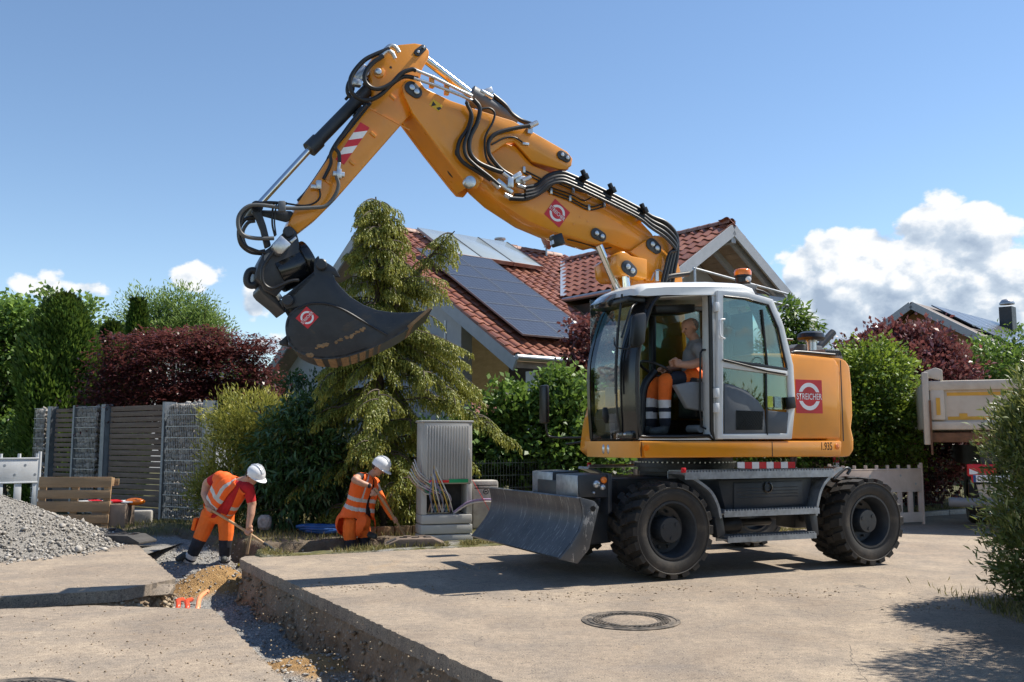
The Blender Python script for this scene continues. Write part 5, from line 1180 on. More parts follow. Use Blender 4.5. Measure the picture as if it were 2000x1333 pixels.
# verge tiles hanging over the rake of the main roof
vm = MB(); vm.extrude([(-.02, 0, .05), (-.02, .38, .02), (-.02, .38, -.16), (-.02, 0, -.13)], (-.02, 0, 0)); vo = vm.build('verge_tile', M['tile'], None, bevel=0.006); VME = vo.data; bpy.data.objects.remove(vo)
for j in range(ny):
    y = j * TL_ * cosA
    if y > RY: continue
    o = bpy.data.objects.new('verge_tile', VME); o.parent = roof; o.matrix_local = slope_m(-0.17, y, .0); COL.objects.link(o)
# ridge caps
def ridge(p, q_, n):
    p, q_ = Vector(p), Vector(q_); d = (q_ - p) / n
    for k in range(n):
        a, b = p + d * k, p + d * (k + 1.06); dd, u, w = frame(b - a); ring = []
        for e, r in ((a, .125), (b, .115)):
            ring.append([e + Vector((0, 0, -.05)) + (Vector((0, 0, 1)) * math.cos(t) + dd.cross(Vector((0, 0, 1))) * math.sin(t)) * r for t in [math.pi * (i / 6 - .5) for i in range(7)]])
        MB().loft(ring, closed=False, caps=False).build('ridge_cap', M['ridge'], roof, smooth=60)
ridge((-0.25, RY, RZ + .04), (WA + .3, RY, RZ + .04), 20)
ridge((WA, WEND, WZ + .05), (WA, RY - .6, WZ + .05), 18)
# valley flashing
v0, v1 = Vector((WA - WHW, (5.0 - EZ) / SL, 5.02)), Vector((WA, (WZ - EZ) / SL, WZ + .02)); MB().beam(v0 + Vector((0, -.1, .03)), v1 + Vector((0, 0, .03)), 0.16, 0.02).build('valley_flashing', M['alu'], roof)
# bargeboards, gutters
q = MB(); q.beam((-.19, -.05, EZ - .20), (-.19, RY, RZ - .20), 0.05, 0.26); q.build('bargeboard', M['barge'], house); q = MB(); q.beam((-.19, 2 * RY, EZ - .20), (-.19, RY, RZ - .20), 0.05, 0.26); q.build('bargeboard', M['barge'], house)
for sg in (-1, 1):
    q = MB(); q.beam((WA, WEND - .03, WZ - .17), (WA + sg * (WHW + .02), WEND - .03, 5.0 - .17), 0.05, 0.26); q.build('bargeboard', M['barge'], house)
    q = MB(); q.beam((WA, WEND + .22, WZ - .2), (WA + sg * (WHW), WEND + .22, 5.0 - .2), 0.10, 0.2); q.build('rafter', M['barge'], house)
    q = MB(); q.beam((WA, WEND + .9, WZ - .2), (WA + sg * (WHW), WEND + .9, 5.0 - .2), 0.10, 0.2); q.build('rafter', M['barge'], house)
q = MB(); q.tube([(-.2, -.10, EZ - .06), (AMAX, -.10, EZ - .06)], 0.065, 10, 0); q.build('gutter', M['gutter'], house, smooth=60)
q = MB(); q.tube([(WA - WHW - .06, WEND, 4.93), (WA - WHW - .06, 3.0, 4.93)], 0.06, 10, 0); q.build('gutter', M['gutter'], house, smooth=60)
q = MB(); q.tube([(WA + WHW + .08, WEND - .05, 4.90), (WA + WHW + .08, 5.0, 4.90)], 0.06, 10, 0); q.build('gutter', M['gutter'], house, smooth=60)
q = MB(); q.beam((WA, WEND - .02, WZ - .36), (WA, WEND + 1.7, WZ - .36), 0.16, 0.26); q.build('ridge_beam', M['barge'], house)
for sg in (-1, 1):
    q = MB(); q.beam((WA + sg * 2.0, WEND - .02, 5.10), (WA + sg * 2.0, WEND + 1.7, 5.10), 0.16, 0.26); q.build('purlin', M['barge'], house)
# soffit boards under the wing overhang, one by one
for sg in (1, -1):
    for j in range(15):
        d0, d1 = j / 15, (j + .94) / 15
        P = [Vector((WA + sg * WHW * d, y, WZ - .13 - WSL * WHW * d)) for d, y in ((d0, WEND + .02), (d1, WEND + .02), (d1, WEND + 1.7), (d0, WEND + 1.7))]
        MB().extrude(P, (0, 0, -.018)).build('soffit_board', M['soffit'], house)
# walls
m = MB(); m.extrude([(0.35, 2.6, 0), (0.35, 2.6, main_z(2.6) - .27), (0.35, RY, RZ - .27), (0.35, 2 * RY - 1, EZ + .5), (0.35, 2 * RY - 1, 0)], (0.3, 0, 0)).build('gable_wall', M['render'], house)
m = MB(); m.extrude([(1.7, 0.75, 0), (1.7, .75, main_z(.75) - .28), (1.7, 2.6, main_z(2.6) - .28), (1.7, 2.6, 0)], (0.25, 0, 0)).build('recessed_wall', M['brownwall'], house)
MB().box((5.2, 0.9, 1.5), (7.0, 0.3, 3.0)).build('front_wall', M['brownwall'], house)
MB().box((0.75, 0.55, 1.4), (0.14, 0.32, 2.9)).build('white_post', M['pvc'], house, bevel=0.01)
MB().box((0.345, 2.75, 1.3), (0.05, 0.14, 2.6)).build('corner_trim', M['barge'], house)
# wing gable wall
wy = WEND + 1.7
m = MB(); m.extrude([(WA - 2.3, wy, 0), (WA + 2.3, wy, 0), (WA + 2.3, wy, 5.0), (WA, wy, WZ - .2), (WA - 2.3, wy, 5.0)], (0, .3, 0)).build('wing_wall', M['render'], house)
MB().box((WA - 2.15, 3.0, 2.4), (0.3, 3, 4.8)).build('wing_side_wall', M['brownwall'], house)
for (a0, a1, z0, z1) in ((-1.75, -0.95, 3.9, 5.1), (-.75, -.35, 3.9, 5.6)):
    w_ = MB().extrude([(WA + a0, wy - .02, z0), (WA + a1, wy - .02, z0), (WA + a1, wy - .02, z1 + .35), (WA + a0, wy - .02, z1 - .1)], (0, .04, 0)).build('window', M['winglass'], house)
    for s_, e_ in (((a0, z0), (a0, z1 - .1)), ((a1, z0), (a1, z1 + .35)), ((a0, z1 - .1), (a1, z1 + .35)), ((a0, z0), (a1, z0))): MB().beam((WA + s_[0], wy - .04, s_[1]), (WA + e_[0], wy - .04, e_[1]), 0.07, 0.07).build('frame', M['pvc'], w_)
# photovoltaic modules: two columns of six
for c_ in range(2):
    for r_ in range(6):
        a0, y0 = 0.36 + c_ * 1.14, 0.50 + r_ * 0.695
        mo = bpy.data.objects.new('solar_panel', None); COL.objects.link(mo); mo.parent = house; mo.matrix_local = slope_m(a0, y0, 0.20)
        w_, l_ = 1.125, 0.688 / cosA
        MB().box((w_ / 2, l_ / 2, 0.0), (w_ - .03, l_ - .03, 0.03)).build('cells', M['pv'], mo)
        q = MB(); q.box((w_ / 2, .009, 0), (w_, .018, .042)); q.box((w_ / 2, l_ - .009, 0), (w_, .018, .042)); q.box((.009, l_ / 2, 0), (.018, l_ - .036, .042)); q.box((w_ - .009, l_ / 2, 0), (.018, l_ - .036, .042)); q.build('frame', M['pvframe'], mo)
for c_ in range(3):
    mo = bpy.data.objects.new('solar_collector', None); COL.objects.link(mo); mo.parent = house; mo.matrix_local = slope_m(1.40 + c_ * 1.02, 4.72, 0.16)
    MB().box((.5, .93, 0), (0.97, 1.84, 0.08)).build('glass_cover', M['thermal'], mo, bevel=0.006)
    MB().box((1.0, .93, 0.005), (0.045, 1.86, 0.085)).build('joint_strip', M['black'], mo); MB().box((.5, -.01, 0.0), (1.0, .03, 0.10)).build('edge_rail', M['ridge'], mo)
ch = MB().box((4.85, RY + .55, RZ + .02), (0.75, 0.5, 0.40)).build('chimney', M['ridge'], roof, bevel=0.02); MB().lathe([(.12, 0), (.12, .14), (.17, .16), (.17, .2), (.02, .24)], (4.75, RY + .55, RZ + .2), (0, 0, 1), 16).build('chimney_cap', M['gutter'], ch, smooth=40)
MB().lathe([(.06, 0), (.06, .3), (.09, .32), (.09, .42), (.07, .46), (.001, .47)], (WA - 1.1, 1.6, WZ - 1.1 * WSL - .02), (0, 0, 1), 14).build('vent_pipe', M['tile'], roof, smooth=40)
dish = bpy.data.objects.new('satellite_dish', None); COL.objects.link(dish); dish.parent = house; dish.location = (5.9, RY - .2, RZ + .1)
M['dish'] = PM('dish_red', (0.34, 0.13, 0.08), 0.6, var=0.3, scale=9, dirt=(0.55, 0.48, 0.42), dscale=6, damt=0.5)
MB().lathe([(0.46, 0.10), (0.40, .065), (0.25, .02), (0.002, 0.0), (.002, -.02), (0.25, 0.0), (0.40, .045), (0.46, .085)], (-.15, 0, .40), Vector((0.72, -.35, 0.25)), 30).build('reflector', M['dish'], dish, smooth=50)
MB().tube([(0, 0, -.2), (0, 0, .4)], .03, 8, 0).build('mast', M['gutter'], dish); MB().tube([(-.1, 0, .05), (.35, -.3, .12), (.42, -.35, .2)], .015, 6).build('feed_arm', M['gutter'], dish)
# scaffold at the two gables
def scaffold(label, polys, parent_loc, boards=()):
    o = thing('scaffold', label, 'scaffold', parent_loc, HPHI, 'scaffolding on the house')
    for p in polys: MB().tube([Vector(a) for a in p], 0.028, 8, 0).build('tube', M['gutter'], o, smooth=60)
    for b in boards: MB().box(b[0], b[1]).build('board', M['barge'], o, bevel=0.008)
scaffold('thin steel scaffold rail before the right house gable', [[(WA - 2.0, WEND - .5, 4.2), (WA - 2.0, WEND - .5, 5.28)], [(WA + 1.6, WEND - .5, 3.0), (WA + 1.6, WEND - .5, 5.02)], [(WA - 2.05, WEND - .5, 5.24), (WA + 1.62, WEND - .5, 4.98)], [(WA - 2.0, WEND - .5, 4.9), (WA + 1.6, WEND - .5, 4.7)]], HE, [((WA + .9, WEND - .45, 4.72), (1.3, .04, .35))])
scaffold('scaffold frame against the shaded left gable wall', [[(-.35, 2.2, 0), (-.35, 2.2, 4.0)], [(-.35, 4.6, 0), (-.35, 4.6, 5.2)], [(-.35, 2.2, 3.3), (-.35, 4.6, 3.3)], [(-.35, 2.2, 2.3), (-.35, 5.6, 2.3)], [(-.35, 5.6, 0), (-.35, 5.6, 5.2)], [(-.35, 3.5, 2.3), (-.35, 3.5, 4.2)]], HE, [((-.35, 4.0, 3.9), (.05, 1.0, .10)), ((-.35, 4.6, 3.7), (.08, .16, 1.0)), ((-.35, 3.6, 3.6), (.08, .16, 1.0))])

# ---- far houses
M['rooftex'] = PM('far_roof_tiles', (0.10, 0.075, 0.068), 0.7, var=0.25, scale=30, bump=0.5, bscale=12)
M['wood'] = PM('brown_boarding', (0.26, 0.13, 0.055), 0.7, var=0.2, scale=4, bump=0.2, bscale=20)
def far_house(name, label, apex, ridge_dir, rlen, half, slope, wallmat, roofmat, eave_h=None):
    o = thing(name, label, 'house', (apex.x, apex.y, 0), math.atan2(ridge_dir[1], ridge_dir[0])); z = apex.z; ez = z - half * slope
    MB().extrude([(-.35, -half - .4, ez - .4 * slope), (-.35, 0, z), (-.35, half + .4, ez - .4 * slope), (-.35, half + .4, ez - .4 * slope - .18), (-.35, 0, z - .2), (-.35, -half - .4, ez - .4 * slope - .18)], (rlen + .7, 0, 0)).build('roof', roofmat, o)
    MB().extrude([(0.25, -half, 0), (0.25, -half, ez - .2), (0.25, 0, z - .25), (0.25, half, ez - .2), (0.25, half, 0)], (rlen - .4, 0, 0)).build('wall', wallmat, o)
    for sg in (-1, 1): MB().beam((-.38, 0, z - .12), (-.38, sg * (half + .4), ez - .4 * slope - .12), .06, .26).build('bargeboard', M['barge'], o)
    w_ = MB().box((.24, -half * .25, ez * .75), (.06, 1.2, 1.2)).build('window', M['winglass'], o); MB().box((.22, -half * .25, ez * .75 - .63), (.1, 1.3, .06)).build('sill', M['pvc'], o)
    return o
ap = at(1787, 592, 34); fh = far_house('timber_house', 'brown timber house with solar roof and dark chimney at the far right', ap, (0.712, 0.702), 15, 5.5, 0.62, M['wood'], M['rooftex'])
for c_ in range(9):
    for r_ in range(3):
        mo = MB(); d0 = .25 + r_ * 1.5; mo.extrude([(0.9 + c_ * 1.32, -d0, ap.z - d0 * .62 + .10), (0.9 + c_ * 1.32 + 1.26, -d0, ap.z - d0 * .62 + .10), (0.9 + c_ * 1.32 + 1.26, -d0 - 1.42, ap.z - (d0 + 1.42) * .62 + .10), (0.9 + c_ * 1.32, -d0 - 1.42, ap.z - (d0 + 1.42) * .62 + .10)], (0, 0, .05)).build('solar_panel', M['pv'], fh)
cm = MB().box((7.4, -.9, ap.z - .1), (0.55, .5, 1.2)).build('chimney', M['cast'], fh); MB().lathe([(.30, .0), (.30, .06), (.2, .2), (.02, .24)], (7.4, -.9, ap.z + .62), (0, 0, 1), 14).build('chimney_hood', M['gutter'], cm, smooth=50)
far_house('tiled_house', 'house with dark tiled roof hidden behind the trees at far left', at(75, 600, 44), (-.95, .3), 12, 5.5, .75, M['render'], M['rooftex'])
far_house('tiled_house', 'far house with dark roof right of the pale tree', at(395, 610, 46), (-.8, .6), 12, 5.5, .85, M['render'], M['rooftex'])
lo = far_house('tiled_house', 'low far house with solar roof below the bucket', at(620, 716, 40), (.9, .44), 10, 5, .5, M['render'], M['tile'])
for c_ in range(5): MB().extrude([(.6 + c_ * 1.3, -.3, at(620, 716, 40).z - .05), (1.8 + c_ * 1.3, -.3, at(620, 716, 40).z - .05), (1.8 + c_ * 1.3, -2.6, at(620, 716, 40).z - 1.2), (.6 + c_ * 1.3, -2.6, at(620, 716, 40).z - 1.2)], (0, 0, .06)).build('solar_panel', M['thermal'], lo)
# ================================================================== things on the site
M['plank'] = PM('weathered_slat', (0.150, 0.116, 0.092), 0.85, var=0.3, scale=5, bump=0.4, bscale=40, stretch=(0.25, 1, 4))
M['pallet'] = PM('pallet_wood', (0.30, 0.195, 0.105), 0.8, var=0.25, scale=4, bump=0.35, bscale=40, stretch=(0.3, 1, 3), dirt=(0.16, 0.11, 0.07), damt=0.4)
M['barrier'] = PM('barrier_plastic', (0.58, 0.60, 0.62), 0.5, var=0.08, scale=4, dirt=(0.36, 0.32, 0.28), dscale=3, damt=0.35)
M['barrierd'] = PM('barrier_plastic_dirty', (0.50, 0.42, 0.37), 0.6, var=0.12, scale=4, dirt=(0.30, 0.22, 0.17), dscale=3, damt=0.5)
M['cabinet'] = PM('cabinet_grey', (0.46, 0.46, 0.44), 0.5, var=0.05, scale=3, dirt=(0.25, 0.21, 0.16), dscale=2, damt=0.25)
M['concrete'] = PM('weathered_concrete', (0.36, 0.34, 0.31), 0.85, var=0.15, scale=6, bump=0.3, bscale=50, dirt=(0.16, 0.15, 0.13), dscale=5, damt=0.5)
M['rubber'] = PM('recycled_rubber_dusty', (0.165, 0.125, 0.098), 0.85, var=0.2, scale=10, bump=0.4, bscale=70)
M['rubberd'] = PM('recycled_rubber', (0.055, 0.052, 0.050), 0.8, var=0.25, scale=10, bump=0.4, bscale=70)
M['rock'] = PM('granite', (0.36, 0.35, 0.33), 0.85, var=0.35, scale=22, bump=0.7, bscale=14)
M['gabion'] = stone_mat('gabion_stones', (0.16, 0.145, 0.13), (0.27, 0.25, 0.23), (0.44, 0.41, 0.385))
M['post'] = PM('galvanised_post', (0.21, 0.24, 0.275), 0.5, 0.6, var=0.15, scale=8)
M['wire'] = PM('galvanised_wire', (0.38, 0.40, 0.42), 0.5, 0.7, var=0.1)

# ---- gabion and slat fence
FA = at(419, 862, 15.9); FB = at(84, 862, 19.0)            # right and left end of the fence
FA.z = FB.z = 0; fd = (FB - FA).normalized(); FL = (FB - FA).length; FH = 2.06
frz = math.atan2(fd.y, fd.x)
fence = thing('gabion_fence', 'stone filled wire baskets alternating with dark wooden slats, fence at left', 'fence', FA, frz)
def fs(px):                                                # distance along the fence seen at this pixel column
    u = (px - 1000) / FPX; # FA + fd*s : x = u*y
    return (u * FA.y - FA.x) / (fd.x - u * fd.y)
Fy = Vector((0, 1, 0)); FT = 0.11                          # local +y is ... camera side has y>0 when fd runs left
side_ = 1 if (Matrix.Rotation(frz, 3, 'Z') @ Vector((0, 1, 0))).y < 0 else -1
ST_MESH = []
for k in range(6):
    rg_ = random.Random(k); bmx = bmesh.new(); bmesh.ops.create_icosphere(bmx, subdivisions=1, radius=1)
    for v in bmx.verts: v.co *= rg_.uniform(.72, 1.2); v.co.x *= rg_.uniform(.8, 1.0)
    me = bpy.data.meshes.new('stone'); bmx.to_mesh(me); bmx.free(); me.materials.append(M['gabion_obj'] if 'gabion_obj' in M else M['gabion']); ST_MESH.append(me)
def gab_obj_mat():
    t = NT('gabion_stone_single'); oi = t.n('ShaderNodeObjectInfo'); c = t.ramp(oi.outputs['Random'], [(0, (0.15, 0.135, 0.12)), (.5, (0.27, 0.25, 0.23)), (1, (0.46, 0.43, 0.40))])
    c = t.mix(0.5, c, t.ramp(t.noise(2.0, 6), [(0.3, (0.3,) * 3), (0.7, (0.72,) * 3)]), 'OVERLAY'); t.set(Base_Color=c, Roughness=.9); t.bump(t.noise(3, 5), .4, .1); return t.mat
M['gabion_obj'] = gab_obj_mat()
for me in ST_MESH: me.materials.clear(); me.materials.append(M['gabion_obj'])
nst = 0
def basket(s0, s1, nobj, seed):
    global nst
    o = bpy.data.objects.new('gabion_basket', None); COL.objects.link(o); o.parent = fence; o.location = (s0, 0, 0); w = s1 - s0; rg_ = random.Random(seed)
    q = MB()
    for z in [0.06 + 0.2 * k for k in range(11)]:
        for y in (FT, -FT): q.beam((0, y, z), (w, y, z), 0.012, 0.012)
    for k in range(int(w / 0.05) + 1):
        x = min(w, k * 0.05)
        for y in (FT * .97, -FT * .97): q.beam((x, y, 0.03), (x, y, FH - .02), 0.0065, 0.0065)
    g_ = q.build('wire_mesh', M['wire'], o)
    cells_ = []; rows = int(FH / 0.098); cols = max(1, int(w / 0.085))
    for r_ in range(rows):
        for c_ in range(cols):
            cells_.append(((c_ + .5 + rg_.uniform(-.25, .25) + (.5 if r_ % 2 else 0) * .6) * w / (cols + .3), FH * (r_ + .5 + rg_.uniform(-.15, .15)) / rows))
    rg_.shuffle(cells_); C2, S2 = [], []
    cells_.sort(key=lambda c: -c[1])
    for i, (x, z) in enumerate(cells_):
        x = min(max(x, .05), w - .05); z = min(z, FH - .05)
        if i < nobj:
            st1 = bpy.data.objects.new('stone', ST_MESH[rg_.randrange(6)]); st1.parent = o; st1.location = (x, side_ * (FT - .055), z); st1.scale = (rg_.uniform(.042, .062), rg_.uniform(.04, .05), rg_.uniform(.046, .066)); st1.rotation_euler = (rg_.uniform(-.3, .3), rg_.uniform(-.8, .8), rg_.uniform(-.3, .3)); COL.objects.link(st1); nst += 1
        else: C2.append((x, side_ * (FT - .055), z)); S2.append(rg_.uniform(.046, .064))
    for (x, z) in cells_: C2.append((x, -side_ * (FT - .06), z)); S2.append(rg_.uniform(.05, .075))
    for k in range(int(w / .11)): C2.append(((k + .5) * w / int(w / .11), rg_.uniform(-.05, .05), FH - .01 + rg_.uniform(-.02, .03))); S2.append(rg_.uniform(.04, .06))
    stones('stones', np.array(C2), np.array(S2), M['gabion'], o, 1.0, seed)
def slats(s0, s1, n, gap, seed):
    o = bpy.data.objects.new('slat_panel', None); COL.objects.link(o); o.parent = fence; o.location = (s0, 0, 0); rg_ = random.Random(seed); w = s1 - s0; h = FH / n
    for k in range(n): MB().box((w / 2, rg_.uniform(-.006, .006), h * (k + .5)), (w - .02, 0.028, h - gap * rg_.uniform(.8, 1.2))).build('slat', M['plank'], o, bevel=0.004)
def fpost(s, w=0.12, d=0.22):
    q = MB(); q.box((s, 0, FH / 2 + .02), (w * .18, d, FH + .04)); q.box((s, side_ * d / 2, FH / 2 + .02), (w, .016, FH + .04)); q.box((s, -side_ * d / 2, FH / 2 + .02), (w, .016, FH + .04)); q.build('post', M['post'], fence)
basket(fs(408), fs(337), 150, 61); slats(fs(331), fs(219), 20, .014, 62); basket(fs(200), fs(160), 90, 63); slats(fs(157), fs(112), 21, .026, 64); basket(fs(99), fs(80), 50, 65)
for px_ in (412, 333, 211, 158, 106): fpost(fs(px_), 0.12 if px_ in (211, 106) else .06, 0.24 if px_ not in (211, 106) else .15)

# ---- white plastic barriers
def barrier(label, p, q_, z, mat, H_=1.0, group='plastic site barriers', feet=True, slats_=None, tilt=0):
    p, q_ = Vector(p), Vector(q_); d = q_ - p; Ln = d.length; o = thing('site_barrier', label, 'barrier', (p.x, p.y, z), math.atan2(d.y, d.x), group); o.rotation_euler.x = tilt
    n = max(3, int(Ln / 0.24))
    MB().box((Ln / 2, 0, H_ * .72), (Ln - .06, .04, H_ * .36)).build('top_board', mat, o, bevel=0.008)
    MB().box((Ln / 2, 0, H_ * .12), (Ln - .06, .04, H_ * .16)).build('bottom_board', mat, o, bevel=0.008)
    for k in range(n + 1):
        x = .05 + (Ln - .1) * k / n; MB().box((x, 0, H_ * .37), (.115, .032, H_ * .36)).build('bar', mat, o, bevel=0.01)
        MB().cyl((x, 0, H_ * .90), (x, 0, H_ * .97), .027, n=10).build('peg', mat, o, smooth=40)
    for x in (0.01, Ln - .01): MB().cyl((x, 0, -.02), (x, 0, H_), .028, n=10).build('end_post', mat, o, smooth=40)
    for k in range(6): MB().cyl((Ln * (k + .5) / 6, .022, H_ * (.66 if k % 2 else .8)), (Ln * (k + .5) / 6, -.022, H_ * (.66 if k % 2 else .8)), .022, n=10).build('bolt', M['galv'], o)
    for dz in (.545, .90): MB().box((Ln / 2, 0, H_ * dz), (Ln - .06, .06, .025)).build('edge_strip', mat, o, bevel=0.004)
    return o
barrier('white plastic barrier left of the gravel heap', at(-40, 862, 15.6), at(81, 862, 16.2), 0.06, M['barrier'], 1.16)
barrier('dusty plastic barrier standing behind the rear wheel', at(1617, 862, 15.0), at(1797, 862, 15.9), 0.0, M['barrierd'], 1.03)
barrier('small red and white barrier seen under the excavator frame', at(1450, 862, 17.2), at(1553, 862, 17.0), 0.0, M['barrier'], 0.93)
rw_ = thing('warning_board', 'striped red and white board lying behind the storage box', 'board', at(1445, 912, 16.2), 0.1)
for k in range(8): MB().box((.02 + k * .13, 0, 0), (.125, .03, .16)).build('stripe', M['red'] if k % 2 else M['sigwhite'], rw_)
rp_ = thing('reflective_post', 'red and white post top sticking up behind the barrier', 'post', G(1637, 1010)); MB().box((0, 0, .75), (.10, .04, .5)).build('white_band', M['sigwhite'], rp_); MB().box((0, 0, 1.06), (.10, .04, .12)).build('red_band', M['red'], rp_); MB().box((0, 0, .25), (.10, .04, .5)).build('stem', M['sigwhite'], rp_)
# rubber feet
def foot(label, c, rz, mat, z=0.0, Ln=0.82, W=0.40, group='rubber barrier feet'):
    o = thing('barrier_foot', label, 'barrier foot', (c.x, c.y, z), rz, group); m = MB()
    prof = [(-Ln / 2, 0.0), (-Ln / 2, .035), (-Ln * .27, .115), (Ln * .27, .115), (Ln / 2, .035), (Ln / 2, 0.0)]
    m.extrude([(x, -W / 2, z_) for x, z_ in prof], (0, W, 0)).build('body', mat, o, bevel=0.012)
    for x in (-.16, 0, .16): MB().box((x, 0, .1165), (.10, .11, .006)).build('socket', M['black'], o)
    MB().box((-Ln * .385, 0, .082), (.13, .17, .006), Matrix.Rotation(-.40, 3, 'Y')).build('recess', M['rubberd'], o); MB().box((0, -W / 2 - .001, .05), (.006, .004, .09)).build('seam', M['black'], o)
    for x in (-.1, .1): MB().box((x, W * .34, .121), (.10, .06, .012)).build('lug', mat, o, bevel=0.004)
foot('dusty brown rubber barrier foot on the road edge before the right worker', G(811, 1067), R(10), M['rubber'])
foot('dark rubber barrier foot lying beyond the left slab', G(240, 1060), R(-14), M['rubberd'], 0.0, 0.80)
foot('dark rubber barrier foot half under the gravel heap', G(196, 1050), R(-10), M['rubberd'], 0.0, 0.7)

# ---- pallet standing on edge, boxes, boards
pc = at(150, 862, 14.3); pal = thing('wooden_pallet', 'wooden pallet standing on its side near the slatted fence', 'pallet', (pc.x, pc.y, -0.05), R(2)); pal.rotation_euler.x = R(-6)
PWd, PHt = 1.10, 0.90
for k, (z, h) in enumerate(((.08, .16), (.265, .13), (.45, .16), (.635, .13), (.82, .16))): MB().box((0, -.06, z), (PWd, .024, h * 1.0)).build('deck_board', M['pallet'], pal, bevel=0.004)
for x in (-PWd / 2 + .06, 0, PWd / 2 - .06):
    MB().box((x, -.035, PHt / 2), (.11, .024, PHt)).build('stringer_board', M['pallet'], pal, bevel=0.004)
    for z in (.07, PHt / 2, PHt - .07): MB().box((x, .02, z), (.11, .085, .13)).build('block', M['pallet'], pal, bevel=0.004)
for z in (.07, PHt / 2, PHt - .07): MB().box((.03, .075, z), (PWd + .06, .022, .10)).build('bottom_board', M['pallet'], pal, bevel=0.004)
def tbox(name, label, cat, c, size, rz, mat, z=0, bev=.02, group=None): return tag(MB().box((0, 0, size[2] / 2), size).build(name, mat, None, bevel=bev), label, cat, group), (c, rz, z)
def place(t): o, (c, rz, z) = t; o.location = (c.x, c.y, z); o.rotation_euler.z = rz; return o
M['cardb'] = PM('brown_board', (0.22, 0.165, 0.125), 0.85, var=0.12, scale=5, bump=0.15, bscale=60)
place(tbox('storage_crate', 'brown box beside the standing pallet', 'box', at(228, 862, 14.6), (.50, .55, .50), R(8), M['cardb'], -.06))
place(tbox('concrete_block', 'low concrete block in front of the slatted fence', 'block', at(280, 862, 15.6), (.42, .4, .28), R(12), M['concrete'], -.02, .03))
sb = thing('sign_stack', 'red and white warning boards lying on the brown box', 'board', at(222, 862, 14.6) + Vector((0, 0, -.96)), R(6))
for k in range(5): MB().box((-.3 + k * .14, -.06 + .015 * k, .005 + .012 * (k % 2)), (.15, .42, .02), Matrix.Rotation(.5, 3, 'Z')).build('stripe_board', M['red'] if k % 2 else M['sigwhite'], sb)
MB().ball((.42, .0, .0), (.16, .10, .06), 14).build('lamp_head', M['amber'], sb, smooth=60)
sb.location = (at(215, 862, 14.6).x, 14.6, 0.455)
st1 = MB(); bmx = bmesh.new(); bmesh.ops.create_icosphere(bmx, subdivisions=2, radius=.12)
for v in bmx.verts: v.co = Vector((max(-.10, min(.10, v.co.x)), max(-.09, min(.09, v.co.y)), max(-.11, min(.11, v.co.z * 1.15)))) * random.uniform(.94, 1.05)
me = bpy.data.meshes.new('boulder'); bmx.to_mesh(me); bmx.free(); me.materials.append(M['rock']); bo = link(bpy.data.objects.new('granite_stone', me)); c = at(517, 1018, 14.0); bo.location = (c.x, c.y, c.z - .02); tag(bo, 'squared granite stone on the bank between the two workers', 'stone')
# blue folded hose / sheet on the bank
M['blue'] = PM('blue_sheet', (0.012, 0.075, 0.26), 0.4, var=0.25, scale=6, bump=0.3, bscale=12)
bz = at(632, 1032, 13.7); rr_ = random.Random(9); bo = thing('blue_hose_coil', 'coiled blue flat hose on the bank behind the right worker', 'hose', (bz.x, bz.y, bz.z - .05))
for k in range(3):
    pts = [Vector((.30 * math.cos(t) * (1 + .1 * k) + rr_.uniform(-.03, .03), .16 * math.sin(t) + rr_.uniform(-.03, .03), .02 + .03 * k + rr_.uniform(-.012, .012))) for t in [2 * math.pi * i / 12 for i in range(13)]]
    MB().tube(pts, .028, 7, 4).build('loop', M['blue'], bo, smooth=60)
# orange conduit ends in the sand
M['conduit'] = PM('orange_conduit', (0.75, 0.085, 0.035), 0.35, var=0.08); M['conduit2'] = PM('pale_orange_conduit', (0.85, 0.33, 0.16), 0.4, var=0.1)
for k, (a, b, mt) in enumerate((((348, 1184), (357, 1172), 'conduit'), ((366, 1186), (374, 1172), 'conduit'), ((386, 1188), (405, 1156), 'conduit2'))):
    p0, p1 = G(a[0], a[1], -.36), G(b[0], b[1], -.30 if k == 2 else -.36)
    tag(MB().tube([p0 - Vector((.02, .06, .12)), p0, p0.lerp(p1, .5) + Vector((-.03, 0, .02)), p1], .026, 12, 8).build('conduit_pipe', M[mt], None, smooth=60), ['leftmost short red conduit end sticking out of the sand', 'middle short red conduit end in the trench sand', 'pale orange conduit end curving out of the trench sand'][k], 'pipe', 'conduit ends in the trench')
# yellow hose by the worker
M['yhose'] = PM('yellow_hose', (0.45, 0.33, 0.02), 0.5, var=0.15)
tag(MB().tube([G(447, 1128, -.5), G(452, 1118, -.45), G(462, 1108, -.35), G(468, 1103, -.25)], .02, 8).build('yellow_hose', M['yhose'], None, smooth=60), 'short yellow hose hanging at the slab corner by the left worker', 'hose')
tag(MB().beam(G(471, 1088, -.02) + Vector((0, .25, 0)), at(489, 1046, 11.9), .035, .02).build('wooden_stake', M['pallet'], None, bevel=.003), 'thin leaning wooden stake behind the left worker', 'stake')

